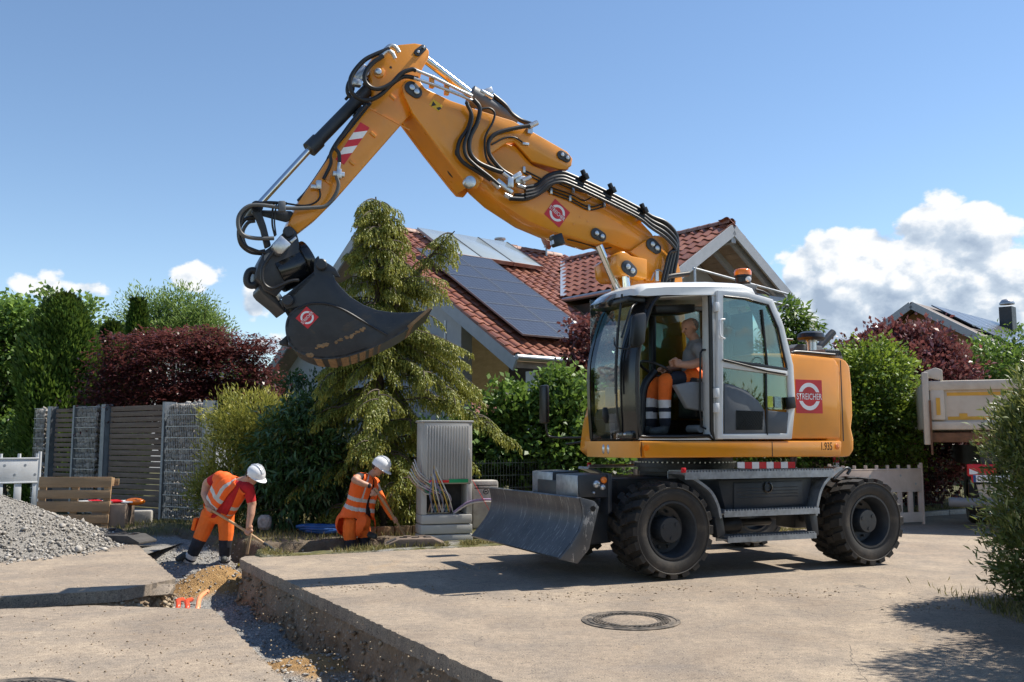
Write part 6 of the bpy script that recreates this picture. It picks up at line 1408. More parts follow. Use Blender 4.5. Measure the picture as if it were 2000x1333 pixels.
# ---- utility cabinets
cc = at(868, 862, 13.35); cab_ = thing('utility_cabinet', 'tall grey ribbed utility cabinet on an open plinth with cables', 'cabinet', (cc.x, cc.y, 0), R(18)); CWd, CDp = 0.74, 0.34
z1, z2 = at(868, 945, 13.35).z, at(868, 825, 13.35).z
MB().box((0, 0, (z1 + z2) / 2), (CWd, CDp, z2 - z1)).build('body', M['cabinet'], cab_, bevel=.02)
dr = MB().box((.01, -CDp / 2 - .008, (z1 + z2) / 2 + .01), (CWd - .05, .02, z2 - z1 - .05)).build('door', M['cabinet'], cab_, bevel=.006)
for k in range(16): MB().box((-CWd / 2 + .07 + k * (CWd - .14) / 15, -CDp / 2 - .022, (z1 + z2) / 2 + .01), (.020, .030, z2 - z1 - .13)).build('rib', M['cabinet'], dr, bevel=.004)
MB().box((CWd / 2 - .06, -CDp / 2 - .035, (z1 + z2) / 2 - .02), (.035, .03, .15)).build('handle', M['cabinet'], dr, bevel=.006)
MB().box((0, 0, z2 + .006), (CWd + .03, CDp + .05, .03)).build('lid', M['cabinet'], cab_, bevel=.01)
zp = at(868, 1003, 13.35).z; z0 = -0.18
for x in (-CWd / 2 + .04, CWd / 2 - .04): MB().box((x, 0, (zp + z1) / 2), (.08, CDp, z1 - zp)).build('plinth_post', M['cabinet'], cab_, bevel=.006)
MB().box((0, CDp / 2 - .02, (zp + z1) / 2), (CWd, .02, z1 - zp)).build('plinth_back', M['rubberd'], cab_)
for k in range(4):
    h_ = (zp - z0) / 4; MB().box((0, 0, z0 + h_ * (k + .5)), (CWd + .03 - .012 * k, CDp + .03, h_ - .012)).build('plinth_board', M['cabinet'], cab_, bevel=.012)
rib_col = [(.45, .30, .22), (.55, .5, .45), (.16, .18, .3), (.6, .55, .5), (.05, .2, .13), (.6, .40, .10), (.4, .4, .42), (.35, .25, .38), (.6, .6, .55)]
for i in range(18):
    if i < 9: M['cable%d' % i] = PM('cable_%d' % i, rib_col[i], .4, var=.1)
    t = i / 17; g = i % 3
    xb = -.24 + .30 * t + .03 * g; xt = [-.55, -.42, -.30][g] + .10 * t; zt = [.55, .40, .62][g] + .25 * t
    tag(MB().tube([Vector((xb, -.05, zp + .02)), Vector((xb + .02 - .16 * g * .4, -.16 - .02 * g, zp + .26)), Vector((xt * .8, -.20, zp + zt * .72)), Vector((xt, -.12, zp + zt))], .010, 6, 5).build('fibre_duct', M['cable%d' % (i % 9)], cab_, smooth=60))
MB().tube([(.12, -.1, zp + .02), (.3, -.2, zp + .16), (.55, -.25, zp + .20), (.85, -.3, zp + .17)], .016, 7).build('fibre_duct', M['cable7'], cab_, smooth=60)
MB().tube([(.12, -.1, zp), (.32, -.22, zp + .14), (.58, -.27, zp + .17), (.85, -.3, zp + .14)], .012, 7).build('fibre_duct', M['cable3'], cab_, smooth=60)
M['tapeR'] = PM('red_tape', (0.75, 0.03, 0.03), .4); M['tapeG'] = PM('green_tape', (0.02, 0.32, 0.13), .4)
MB().box((-.12, -CDp / 2 - .035, z1 + .04), (.30, .006, .035)).build('red_tape', M['tapeR'], cab_); MB().box((.16, -CDp / 2 - .036, z1 + .045), (.28, .008, .05)).build('green_tape', M['tapeG'], cab_); MB().beam((.36, -CDp / 2 - .04, z1 + .06), (.62, -CDp / 2 - .12, z1 - .42), .035, .006).build('red_tape', M['tapeR'], cab_)
c2 = at(945, 862, 13.6); sc_ = thing('junction_box', 'small weathered grey junction pillar with dark emblem beside the tall cabinet', 'cabinet', (c2.x, c2.y, 0), R(16)); zt = at(945, 938, 13.6).z; zb_ = at(945, 1030, 13.6).z
MB().box((0, 0, (zt + zb_) / 2), (.38, .26, zt - zb_)).build('body', M['concrete'], sc_, bevel=.03); MB().box((0, -.132, zt - .07), (.34, .004, .012)).build('groove', M['black'], sc_); MB().box((0, -.132, zt - .11), (.34, .004, .012)).build('groove', M['black'], sc_); MB().box((-.12, -.133, zt - .09), (.012, .004, .06)).build('groove', M['black'], sc_)
MB().lathe([(.040, 0), (.040, .004), (.030, .004), (.030, 0)], (0, -.131, zt - .16), (0, -1, 0), 24).build('emblem', M['black'], sc_); MB().ball((0, -.133, zt - .16), (.018, .003, .010), 10).build('emblem', M['black'], sc_)
# low brick edging beside the cabinet
be = thing('stone_edging', 'low brown stone edging between right worker and cabinet', 'edging', at(790, 862, 13.9) + Vector((0, 0, -1.4)), R(22))
for k in range(5): MB().box((-.55 + k * .27, 0, .0), (.255, .12, .30)).build('stone', M['mud'], be, bevel=.015)
# ---- wire mesh garden fence behind the shrubs, and a mesh fence at the right
def mesh_fence(label, p, q_, h, step=.06):
    p, q_ = Vector(p), Vector(q_); d = q_ - p; Ln = d.length; o = thing('mesh_fence', label, 'fence', (p.x, p.y, 0), math.atan2(d.y, d.x), 'steel mesh garden fences'); m = MB(); M.setdefault('fwire', PM('fence_wire_dark', (0.035, 0.045, 0.045), .5, .5))
    k = 0
    while k * step < Ln: m.beam((k * step, 0, .05), (k * step, 0, h), .006, .006); k += 1
    o2 = m.build('upright_wires', M['fwire'], o); o2['kind'] = 'stuff'
    for j in range(int(h / .2) + 1): MB().beam((0, .006, .05 + j * .2), (Ln, .006, .05 + j * .2), .010, .010).build('rail_wire', M['fwire'], o)
    for j in range(int(Ln / 2.4) + 1): MB().box((j * 2.4, .03, h / 2), (.05, .05, h)).build('post', M['fwire'], o)
mesh_fence('dark steel mesh fence between the cabinets and the shrubs', at(905, 862, 14.6), at(1290, 862, 17.2), 1.1)
mesh_fence('dark steel mesh fence behind the truck at the right', at(1780, 862, 19.9), at(2060, 862, 21.5), 1.1)
# rough timber boards seen below the upper carriage
tw = thing('timber_palisade', 'rough grey timber boards standing behind the slewing ring', 'palisade', at(1180, 862, 16.6) + Vector((0, 0, -1.4)), R(20))
for k in range(9): MB().box((k * .12, 0, .62), (.105, .05, 1.24)).build('board', M['plank'], tw, bevel=.01)

# ---- tipper truck at the right, seen from behind
M['trk'] = PM('tipper_cream', (0.56, 0.50, 0.42), 0.5, var=0.06, scale=3, dirt=(0.27, 0.19, 0.13), dscale=2.4, damt=0.45, bump=.05)
M['rust'] = PM('rusty_steel', (0.17, 0.085, 0.045), 0.85, var=0.4, scale=7, bump=.4, bscale=30)
M['stripey'] = PM('reflective_yellow', (0.62, 0.34, 0.04), 0.4, var=0.1)
TY = 15.2; tr0 = at(1808, 862, TY); truck = thing('tipper_truck', 'cream tipper truck seen from behind, half hidden by the near bush', 'truck', (tr0.x, tr0.y, 0), R(-21))
TZ = lambda py: at(1850, py, TY).z
zt, zm, zb_ = TZ(745), TZ(838), TZ(862); Wt = 2.5
MB().box((Wt / 2, .06, (zt + zm) / 2), (Wt - .1, .06, zt - zm)).build('tailgate', M['trk'], truck, bevel=.02)
for (x0, x1, y0, y1) in ((.0, Wt, zt - .16, zt), (.0, Wt, zm - .02, zm + .12)): MB().box(((x0 + x1) / 2, .0, (y0 + y1) / 2), (x1 - x0, .10, y1 - y0)).build('tailgate_rib', M['trk'], truck, bevel=.03)
MB().box((.20, .0, (zt + zm) / 2), (.22, .09, zt - zm - .28)).build('tailgate_rib', M['trk'], truck, bevel=.03)
MB().box((.03, .02, (zt + zb_) / 2 + .04), (.10, .22, zt - zb_ + .20)).build('corner_post', M['trk'], truck, bevel=.015)
MB().extrude([(.02, .0, zt + .08), (.30, .0, zt + .0), (.30, .0, zt + .18), (.20, 0, zt + .22), (.02, .0, zt + .16)], (0, .08, 0)).build('corner_ear', M['trk'], truck, bevel=.01)
MB().box((Wt / 2, .10, zb_ + .06), (Wt - .2, .20, .16)).build('rusty_sill', M['rust'], truck, bevel=.02)
MB().box((.085, -.10, zm + .02), (.03, .03, zt - zb_ - .1)).build('rust_edge', M['rust'], truck)
for zz in (zt - .22, zm + .17): MB().box((1.2, -.056 + .09, zz), (1.7, .012, .055)).build('reflective_strip', M['stripey'], truck)
MB().box((.21, -.05, zt - .42), (.06, .012, .28)).build('reflective_strip', M['stripey'], truck); MB().box((.58, .028, zt - .58), (.12, .012, .09)).build('reflective_patch', M['stripey'], truck)
MB().box((Wt / 2, 3.0, (zt + zm) / 2), (Wt, 5.8, zt - zm)).build('tipper_body', M['trk'], truck, bevel=.03)
MB().box((Wt / 2, 3.0, zb_ - .25), (.9, 5.8, .35)).build('chassis', M['cast'], truck); MB().box((.95, .25, zb_ - .12), (.14, .14, .35)).build('hinge_block', M['trk'], truck, bevel=.01)
lp = MB().box((.80, .05, TZ(918)), (.42, .08, .20)).build('tail_lamp', M['red'], truck, bevel=.02); MB().extrude([(.62, -.0, TZ(926)), (.62, -.0, TZ(915)), (.80, .0, TZ(925))], (0, -.006, 0)).build('lamp_white', M['sigwhite'], lp)
np_ = MB().box((.93, .0, TZ(934)), (.52, .015, .115)).build('number_plate', M['sigwhite'], truck, bevel=.004); MB().box((.69, -.009, TZ(934)), (.04, .004, .11)).build('euro_band', M['blue'], np_)
text_obj('lettering', 'DEG M 1291', np_, M['text'], placed((.955, -.0095, TZ(934)), (1, 0, 0), (0, 0, 1), (0, -1, 0)), width=.44, height=.075, bold=.01)
MB().box((.66, .01, TZ(934)), (.03, .03, .13)).build('side_lamp', M['red'], truck)
MB().extrude([(.72, .05, TZ(945)), (1.7, .05, TZ(945)), (1.6, .05, TZ(982)), (.78, .05, TZ(982))], (0, .06, 0)).build('mud_flap', M['trk'], truck, bevel=.01)
MB().cyl((.29, -.1, TZ(979)), (2.3, -.05, TZ(984)), .075, n=16).build('underrun_bar', M['midgrey'], truck, bevel=.012)
for x in (.98, 2.1):
    wo = bpy.data.objects.new('wheel', None); COL.objects.link(wo); wo.parent = truck; wo.location = (x, 1.3, .47)
    t_ = MB().lathe([(.28, -.28), (.42, -.30), (.47, -.25), (.475, 0), (.47, .25), (.42, .30), (.28, .28)], (0, 0, 0), (1, 0, 0), 36); t_.build('tyre', M['tyre'], wo, smooth=35)
    MB().lathe([(.29, .25), (.25, .2), (.12, .18), (.001, .18)], (0, 0, 0), (1, 0, 0), 24).build('rim', M['rust'], wo, smooth=35); MB().lathe([(.29, -.25), (.25, -.2), (.12, -.18), (.001, -.18)], (0, 0, 0), (1, 0, 0), 24).build('rim', M['rust'], wo, smooth=35)
# ================================================================== people
M['skin'] = PM('skin', (0.50, 0.265, 0.175), 0.55, var=0.12, scale=12)
M['fluo'] = PM('fluorescent_orange', (0.90, 0.130, 0.012), 0.75, var=0.12, scale=5, bump=0.5, bscale=9)
M['fluo2'] = PM('orange_trousers', (0.85, 0.155, 0.015), 0.8, var=0.16, scale=6, bump=0.6, bscale=10)
M['silver'] = PM('reflective_tape', (0.50, 0.50, 0.49), 0.4, var=0.12, scale=12)
M['silverw'] = PM('reflective_tape_white', (0.66, 0.64, 0.64), 0.45, var=0.12, scale=12)
M['redshirt'] = PM('red_shirt', (0.46, 0.010, 0.016), 0.85, var=0.2, scale=6, bump=0.5, bscale=9)
M['navy'] = PM('navy_fabric', (0.012, 0.014, 0.024), 0.8, var=0.3, scale=8, bump=0.5, bscale=10)
M['greyshirt'] = PM('grey_shirt', (0.22, 0.225, 0.235), 0.85, var=0.1, scale=6, bump=0.4, bscale=12)
M['shoe'] = PM('work_shoe', (0.05, 0.055, 0.055), 0.7, var=0.4, scale=18, bump=.3)
M['hair'] = PM('short_hair', (0.035, 0.025, 0.018), 0.8, var=0.3, scale=60)
M['hairg'] = PM('cropped_grey_hair', (0.24, 0.17, 0.135), 0.7, var=0.2, scale=60)
M['helmet'] = PM('helmet_white', (0.80, 0.81, 0.82), 0.28, var=0.02, coat=.4)
M['ash'] = PM('ash_handle', (0.46, 0.30, 0.16), 0.55, var=0.15, scale=5, stretch=(1, 1, .2))
def capsule(m, a, b, r0, r1, n=12):
    a, b = Vector(a), Vector(b); d, u, w = frame(b - a); rings = []
    for k in range(5): t = math.pi / 2 * (k + .15) / 5; rings.append((a - d * r0 * math.cos(t), r0 * math.sin(t)))
    rings += [(a, r0), (b, r1)]
    for k in range(5): t = math.pi / 2 * (4.85 - k) / 5; rings.append((b + d * r1 * math.cos(t), r1 * math.sin(t)))
    m.loft([[p + (u * math.cos(t) + w * math.sin(t)) * r for t in [2 * math.pi * i / n for i in range(n)]] for p, r in rings])
class Body:
    def __init__(s, name, label, base, front):
        s.o = thing(name, label, 'person', base); s.p = []; s.front = Vector(front).normalized(); s.m = MB(); s.name = name
    def cap(s, a, b, r0, r1=None, mat='skin', key=None, bands=None):
        a, b = Vector(a) - s.o.location, Vector(b) - s.o.location; r1 = r0 if r1 is None else r1
        capsule(s.m, a, b, r0, r1); s.p.append((a, b, r0, r1, bands or [(9, mat)], key)); return s
    def chain(s, pts, rs, mat='skin', key=None, bands=None):
        L_ = [0]
        for a, b in zip(pts, pts[1:]): L_.append(L_[-1] + (Vector(b) - Vector(a)).length)
        for i in range(len(pts) - 1):
            bb = None
            if bands:
                t0, t1 = L_[i] / L_[-1], L_[i + 1] / L_[-1]; bb = [((e - t0) / max(1e-6, t1 - t0), mt) for e, mt in bands]
            s.cap(pts[i], pts[i + 1], rs[i], rs[i + 1], mat, key, bb)
        return s
    def hand(s, c, axis, toward, size=1.0):
        """closed hand round a handle: c on the handle, axis along it, toward = where the wrist comes from"""
        c = Vector(c); ax = Vector(axis).normalized(); w = Vector(toward) - c; w = (w - ax * w.dot(ax)).normalized(); q = ax.cross(w)
        s.cap(c + w * .045 - ax * .032, c + w * .045 + ax * .032, .024 * size, .026 * size)
        s.cap(c + w * .045, c + w * .085, .030 * size, .026 * size)
        for k, (off, ln) in enumerate(((-.034, .82), (-.012, 1.0), (.011, .96), (.033, .86))):
            p0 = c + ax * off + w * .034 + q * .012; p1 = c + ax * off + q * .032 * ln - w * .004; p2 = c + ax * off * .95 - w * .028 * ln + q * .012; p3 = c + ax * off * .9 - w * .020 - q * .012
            s.chain([p0, p1, p2, p3], [.0098, .0095, .009, .008])
        s.chain([c + w * .05 + ax * .03 - q * .01, c + ax * .045 - q * .026 + w * .01, c + ax * .03 - q * .03 - w * .018], [.012, .0105, .009])
    def head(s, c, face, up, hair='hair', r=1.0, ears=True):
        c, f, u = Vector(c), Vector(face).normalized(), Vector(up).normalized(); u = (u - f * u.dot(f)).normalized(); l = u.cross(f)
        s.cap(c - f * .025 + u * .025, c + f * .02 + u * .03, .088 * r, .080 * r, 'skin', 'skull')
        s.cap(c + f * .025 - u * .03, c + f * .035 - u * .075, .064 * r, .040 * r)                   # jaw
        s.cap(c + f * .090 + u * .012, c + f * .112 - u * .018, .010, .015)                          # nose
        s.cap(c + f * .082 + u * .028 - l * .03, c + f * .082 + u * .028 + l * .03, .012, .012)      # brow
        s.cap(c + f * .078 - u * .052 - l * .016, c + f * .078 - u * .052 + l * .016, .009, .009)    # mouth
        for sg in (-1, 1):
            s.cap(c + l * sg * .086 + u * .012, c + l * sg * .090 - u * .022 - f * .006, .013, .009)   # ears
        s.hd = (c - s.o.location, f, u, l, hair); return s
    def finish(s, voxel=.0075, hairfn=None):
        tmp = s.m.build('tmp', M['skin'], None); md = tmp.modifiers.new('r', 'REMESH'); md.mode = 'VOXEL'; md.voxel_size = voxel
        sm_ = tmp.modifiers.new('s', 'SMOOTH'); sm_.factor = .5; sm_.iterations = 4
        me = bpy.data.meshes.new_from_object(tmp.evaluated_get(bpy.context.evaluated_depsgraph_get())); bpy.data.objects.remove(tmp)
        me.name = 'body'; me.materials.clear(); n = len(me.polygons); C = np.zeros(n * 3, np.float32); me.polygons.foreach_get('center', C); C = C.reshape(-1, 3).astype(float)
        Nn = np.zeros(n * 3, np.float32); me.polygons.foreach_get('normal', Nn); Nn = Nn.reshape(-1, 3)
        best = np.full(n, 1e9); bi = np.zeros(n, int); bt = np.zeros(n)
        for i, (a, b, r0, r1, bd, key) in enumerate(s.p):
            a_, b_ = np.array(a), np.array(b); v = b_ - a_; L2 = max(1e-9, v @ v); t = np.clip(((C - a_) @ v) / L2, 0, 1); d = np.linalg.norm(C - a_ - t[:, None] * v, axis=1) - (r0 + (r1 - r0) * t)
            k = d < best; best[k] = d[k]; bi[k] = i; bt[k] = t[k]
        names = []; mi = np.zeros(n, int); keys = np.array([p[5] or '' for p in s.p])[bi]
        for i, p in enumerate(s.p):
            sel = bi == i
            lo = -9
            for e, mt in p[4]:
                if mt not in names: names.append(mt)
                mi[sel & (bt > lo) & (bt <= e)] = names.index(mt); lo = e
        if hasattr(s, 'hd'):
            c, f, u, l, hair = s.hd; D = C - np.array(c); sk = np.linalg.norm(D - np.array(u) * .02, axis=1) < .125
            hf = (D @ np.array(f)) ; hu = D @ np.array(u); hm = sk & (keys == 'skull') & ((hf < 0.005) & (hu > -.03 + hf * .2) | (hu > .075))
            if hairfn: hm = sk & hairfn(hf, hu, keys)
            if hair not in names: names.append(hair)
            mi[hm] = names.index(hair)
            # eyes: small dark spots under the brow
            if 'navy' not in names: names.append('navy')
            for sg in (-1, 1):
                e = np.array(c + f * .080 + u * .008 + l * sg * .032); mi[np.linalg.norm(C - e, axis=1) < .0105] = names.index('navy')
        for nm in names: me.materials.append(M[nm])
        me.polygons.foreach_set('material_index', mi); me.polygons.foreach_set('use_smooth', [True] * n); me.update()
        link(bpy.data.objects.new('body', me), s.o); s.me, s.C, s.N, s.keys = me, C, Nn, keys
        return s
    def shell(s, name, sel, matidx, mats, off=.014, flare=None):
        """a garment: the chosen body faces moved outwards"""
        idx = np.nonzero(sel)[0]; me = s.me; vn = {}; V = []; F = []; MI = []
        for i in idx:
            f = []
            for v in me.polygons[i].vertices:
                if v not in vn:
                    vn[v] = len(V); co = me.vertices[v].co; nn = me.vertices[v].normal; p = co + nn * off
                    if flare: p = flare(p, nn)
                    V.append(p)
                f.append(vn[v])
            F.append(f); MI.append(matidx[i])
        m2 = bpy.data.meshes.new(name); m2.from_pydata([tuple(v) for v in V], [], F)
        for m_ in mats: m2.materials.append(M[m_])
        m2.polygons.foreach_set('material_index', MI); m2.polygons.foreach_set('use_smooth', [True] * len(F)); m2.update()
        o = link(bpy.data.objects.new(name, m2), s.o); md = o.modifiers.new('t', 'SOLIDIFY'); md.thickness = .008; md.offset = 0; return o
    def helmet(s, c, face, up, r=.135):
        c, f, u = Vector(c) - s.o.location, Vector(face).normalized(), Vector(up).normalized(); u = (u - f * u.dot(f)).normalized(); l = u.cross(f); m = MB(); rings = []
        for k in range(9):
            t = math.pi / 2 * k / 8; rr = r * math.cos(t) if k < 8 else .003; h = r * 1.0 * math.sin(t)
            rings.append([c + u * h + f * (rr * 1.12 * math.cos(a)) + l * (rr * .92 * math.sin(a)) for a in [2 * math.pi * i / 24 for i in range(24)]])
        m.loft([[p - u * .03 for p in rings[0]]] + rings, caps=False)
        hm = m.build('hard_hat', M['helmet'], s.o, smooth=60)
        b = MB(); n = 17; A_ = [-1.35 + 2.7 * i / (n - 1) for i in range(n)]
        inn = [c - u * .022 + f * (r * 1.10 * math.cos(a)) + l * (r * .91 * math.sin(a)) for a in A_]; out = [p + f * (.055 * max(0, math.cos(a))) - u * (.018 * max(0, math.cos(a))) + l * (.006 * math.sin(a)) for p, a in zip(inn, A_)]
        b.loft([[i_, o_, o_ - u * .006, i_ - u * .006] for i_, o_ in zip(inn, out)]); b.build('peak', M['helmet'], hm, smooth=50)
        rg_ = MB()
        for off in (0.0, .035, -.035): rg_.tube([c + u * (r * 1.02 * math.sin(t)) + f * (r * 1.13 * math.cos(t)) + l * off * math.sin(t) for t in [.5 + 1.9 * k / 10 for k in range(11)]], .006, 5, 2)
        rg_.build('ridges', M['helmet'], hm, smooth=60); return hm
def vest(b, hips, neck, opening, stripes, vert, front, key='torso', off=.016, tmin=.02, tmax=1.0, flare=.0):
    hips, neck = Vector(hips) - b.o.location, Vector(neck) - b.o.location; ax = (neck - hips); Lh = ax.length; ax.normalize(); f = Vector(front); f = (f - ax * f.dot(ax)).normalized(); l = ax.cross(f)
    D = b.C - np.array(hips); t = (D @ np.array(ax)) / Lh; ang = np.arctan2(D @ np.array(l), D @ np.array(f))
    sel = (b.keys == key) & (t > tmin) & (t < tmax); th = opening[0] + (opening[1] - opening[0]) * t; sel &= np.abs(ang - opening[2]) > th
    mi = np.zeros(len(t), int)
    for a, c_ in stripes: mi[(t > a) & (t < c_)] = 1
    for a0, a1, t0 in vert: mi[(ang > a0) & (ang < a1) & (t > t0)] = 1
    def fl(p, nn):
        k = max(0, .35 - ((p - hips).dot(ax)) / Lh); return p + nn * flare * k
    return b.shell('safety_vest', sel, mi, ['fluo', 'silver'], off, fl)
def shovel(label, a, b, blade_dir, name='shovel', blade=True):
    a, b = Vector(a), Vector(b); o = thing(name, label, 'shovel', a, 0, 'shovels held by the workers'); d = (b - a).normalized()
    MB().tube([Vector((0, 0, 0)), (b - a) * .5 + Vector((0, 0, .01)), b - a], .0175, 10, 5).build('handle', M['ash'], o, smooth=60)
    if blade:
        e = b - a; q = d.cross(Vector((0, 0, 1))).normalized(); n_ = q.cross(d); rings = []
        MB().cyl(e - d * .10, e + d * .06, .022, n=12).build('socket', M['cast'], o, smooth=50)
        for t, w in ((0.03, .07), (.08, .11), (.20, .115), (.27, .09), (.31, .02)): rings.append([e + d * t + q * (w * s_) + n_ * (-.02 * (1 - s_ * s_)) + n_ * dz for s_ in (-1, -.5, 0, .5, 1) for dz in (0,)] + [e + d * t + q * (w * s_) + n_ * (-.02 * (1 - s_ * s_)) - n_ * .004 for s_ in (1, .5, 0, -.5, -1)])
        MB().loft(rings).build('blade', M['cast'], o, smooth=50)
    return o
TR = [(.42, 'fluo2'), (.44, 'fluo2')]
# ---- left worker: bends over the trench, shovel across his body
Y = 12.75
def P1(px, py, dy=0.0): return at(px, py, Y + dy)
w1 = Body('person', 'worker in red shirt and orange vest bending with a shovel at left', (P1(405, 1125).x, Y, groundz(P1(405, 1125).x, Y)), (.62, -.78, 0))
hipc = P1(425, 1004); nk = P1(468, 936, -.22)
w1.cap(P1(410, 1006, .02), P1(440, 1006, -.02), .125, .125, 'fluo2', 'hips')
w1.chain([P1(425, 998), P1(437, 975, -.06), P1(450, 955, -.14)], [.150, .165, .165], 'redshirt', 'torso'); w1.chain([P1(418, 985), P1(438, 940, -.1)], [.12, .11], 'redshirt', 'torso'); w1.chain([P1(445, 990, -.08), P1(468, 955, -.26)], [.12, .11], 'redshirt', 'torso')
w1.cap(P1(430, 935, -.05), P1(482, 955, -.30), .085, .085, 'redshirt', 'torso')
w1.cap(P1(462, 944, -.2), P1(484, 936, -.26), .062, .058, 'skin')
ft = Vector((.80, -.45, -.42)); up = Vector((.35, -.25, .85))
hc = P1(494, 930, -.28); w1.head(hc, ft, up)
w1.chain([P1(428, 932, .0), P1(406, 944, .10), P1(403, 950, .10)], [.080, .066, .06], 'redshirt', None, [(.62, 'redshirt'), (9, 'skin')])
w1.chain([P1(404, 946, .10), P1(400, 965, .06), P1(408, 990, -.14)], [.060, .055, .036], 'skin')
w1.chain([P1(486, 956, -.30), P1(492, 985, -.28)], [.078, .060], 'redshirt', None, [(.85, 'redshirt'), (9, 'skin')]); w1.chain([P1(492, 985, -.28), P1(490, 1005, -.32), P1(485, 1030, -.36)], [.056, .052, .034], 'skin')
sa, sb_ = P1(402, 990, -.18), P1(527, 1069, -.42); hd = (sb_ - sa)
w1.hand(P1(410, 996, -.185), hd, P1(406, 978, -.1)); w1.hand(P1(484, 1041, -.34), hd, P1(488, 1015, -.33))
TB = [(.42, 'fluo2'), (.70, 'navy'), (.79, 'silverw'), (.83, 'navy'), (.92, 'silverw'), (9, 'navy')]
w1.chain([P1(408, 1010, .02), P1(396, 1040, -.02), P1(385, 1064, -.04), P1(364, 1108, .06)], [.118, .105, .088, .072], 'fluo2', 'leg', TB)
w1.chain([P1(441, 1010, -.02), P1(442, 1040, -.03), P1(440, 1066, -.04), P1(438, 1112, .10)], [.118, .102, .085, .070], 'fluo2', 'leg', TB)
for (px_, py_, dy, fx) in ((362, 1112, .06, -.03), (438, 1114, .10, .05)):
    a = P1(px_, py_, dy); g_ = groundz(a.x, a.y); z_ = max(g_ + .05, a.z - .14); w1.chain([Vector((a.x, a.y, a.z)), Vector((a.x, a.y - .02, z_ + .02)), Vector((a.x + fx, a.y - .20, z_ - .005))], [.055, .052, .042], 'shoe')
w1.finish(.0085)
LG = (w1.keys == 'leg')
vest(w1, hipc, nk, (.62, .10, -.25), ((.16, .27), (.40, .50)), ((.62, .95, .5), (-1.35, -1.05, .5), (2.1, 2.5, .5)), w1.front, tmin=-.12, tmax=.98)
w1.helmet(P1(500, 926, -.28), ft, up, .125)
for (px_, py_, dy) in ((388, 1026, -.10), (378, 1022, .02)): pass
MB().box(P1(381, 1024, .0) - w1.o.location, (.05, .12, .17), Matrix.Rotation(.2, 3, 'Y')).build('cargo_pocket', M['fluo2'], w1.o, bevel=.015)
shovel('wooden shovel handle held across by the left worker', sa, sb_, None)
# ---- right worker: stands in the trench behind the verge
Y = 13.15
w2 = Body('person', 'worker in black shirt and orange vest shovelling near the cabinet', (P1(698, 1060).x, Y, groundz(P1(698, 1060).x, Y)), (.85, -.52, 0))
hipc2 = P1(694, 1014); nk2 = P1(720, 928, -.05)
w2.cap(P1(686, 1018, .03), P1(708, 1020, -.03), .115, .115, 'fluo2', 'torso')
w2.chain([P1(695, 1012), P1(702, 975), P1(713, 945, -.02)], [.145, .140, .135], 'navy', 'torso'); w2.chain([P1(688, 1005, -.06), P1(700, 948, -.12)], [.10, .095], 'navy', 'torso'); w2.chain([P1(712, 1000, .06), P1(726, 955, .10)], [.10, .09], 'navy', 'torso')
w2.cap(P1(702, 934, -.16), P1(730, 944, .14), .070, .070, 'navy', 'torso')
w2.cap(P1(718, 936), P1(730, 924), .058, .055, 'skin'); ft2 = Vector((.82, -.30, -.48)); up2 = Vector((.40, -.10, .9))
hc2 = P1(739, 914, -.02); w2.head(hc2, ft2, up2)
w2.chain([P1(702, 932, -.16), P1(694, 937, -.34)], [.064, .052], 'navy', None, [(.5, 'navy'), (9, 'skin')]); w2.chain([P1(693, 938, -.34), P1(708, 945, -.36), P1(722, 949, -.34)], [.050, .044, .030], 'skin')
w2.chain([P1(731, 944, .14), P1(743, 968, .12)], [.062, .05], 'navy', None, [(.75, 'navy'), (9, 'fluo2')]); w2.chain([P1(743, 968, .12), P1(756, 995, .06), P1(766, 1012, .0)], [.052, .046, .034], 'fluo2')
s2a, s2b = P1(732, 955, -.28), P1(797, 1056, .12); hd2 = s2b - s2a
w2.hand(P1(734, 959, -.27), hd2, P1(722, 949, -.34)); w2.hand(P1(771, 1016, -.04), hd2, P1(764, 1006, .04))
TB2 = [(.45, 'fluo2'), (.75, 'navy'), (.84, 'silverw'), (9, 'navy')]
for (hx, kx, dy) in ((686, 684, -.08), (708, 712, .08)):
    f_ = P1(kx, 1062, dy); g_ = groundz(f_.x, f_.y); w2.chain([P1(hx, 1022, dy), P1(kx - 1, 1042, dy), f_, Vector((f_.x, f_.y, g_ + .09))], [.108, .096, .080, .066], 'fluo2', 'leg', TB2)
    w2.chain([Vector((f_.x, f_.y, g_ + .08)), Vector((f_.x + .15, f_.y - .08, g_ + .045))], [.05, .042], 'shoe')
w2.finish(.0085)
vest(w2, hipc2, nk2, (.40, .16, .25), ((.22, .30), (.42, .50)), ((-1.0, -.72, .5), (2.2, 2.5, .5)), w2.front, tmin=-.30, tmax=.99, flare=.18)
w2.helmet(P1(745, 909, -.02), ft2, up2, .125)
c = P1(721, 949, -.345) - w2.o.location; MB().ball(c, (.032, .036, .036), 10).build('wristband', M['navy'], w2.o, smooth=60)
MB().box(P1(674, 1036, -.1) - w2.o.location, (.05, .10, .18)).build('cargo_pocket', M['fluo2'], w2.o, bevel=.015)
shovel('wooden shovel handle held slantwise by the right worker', s2a, s2b, None)
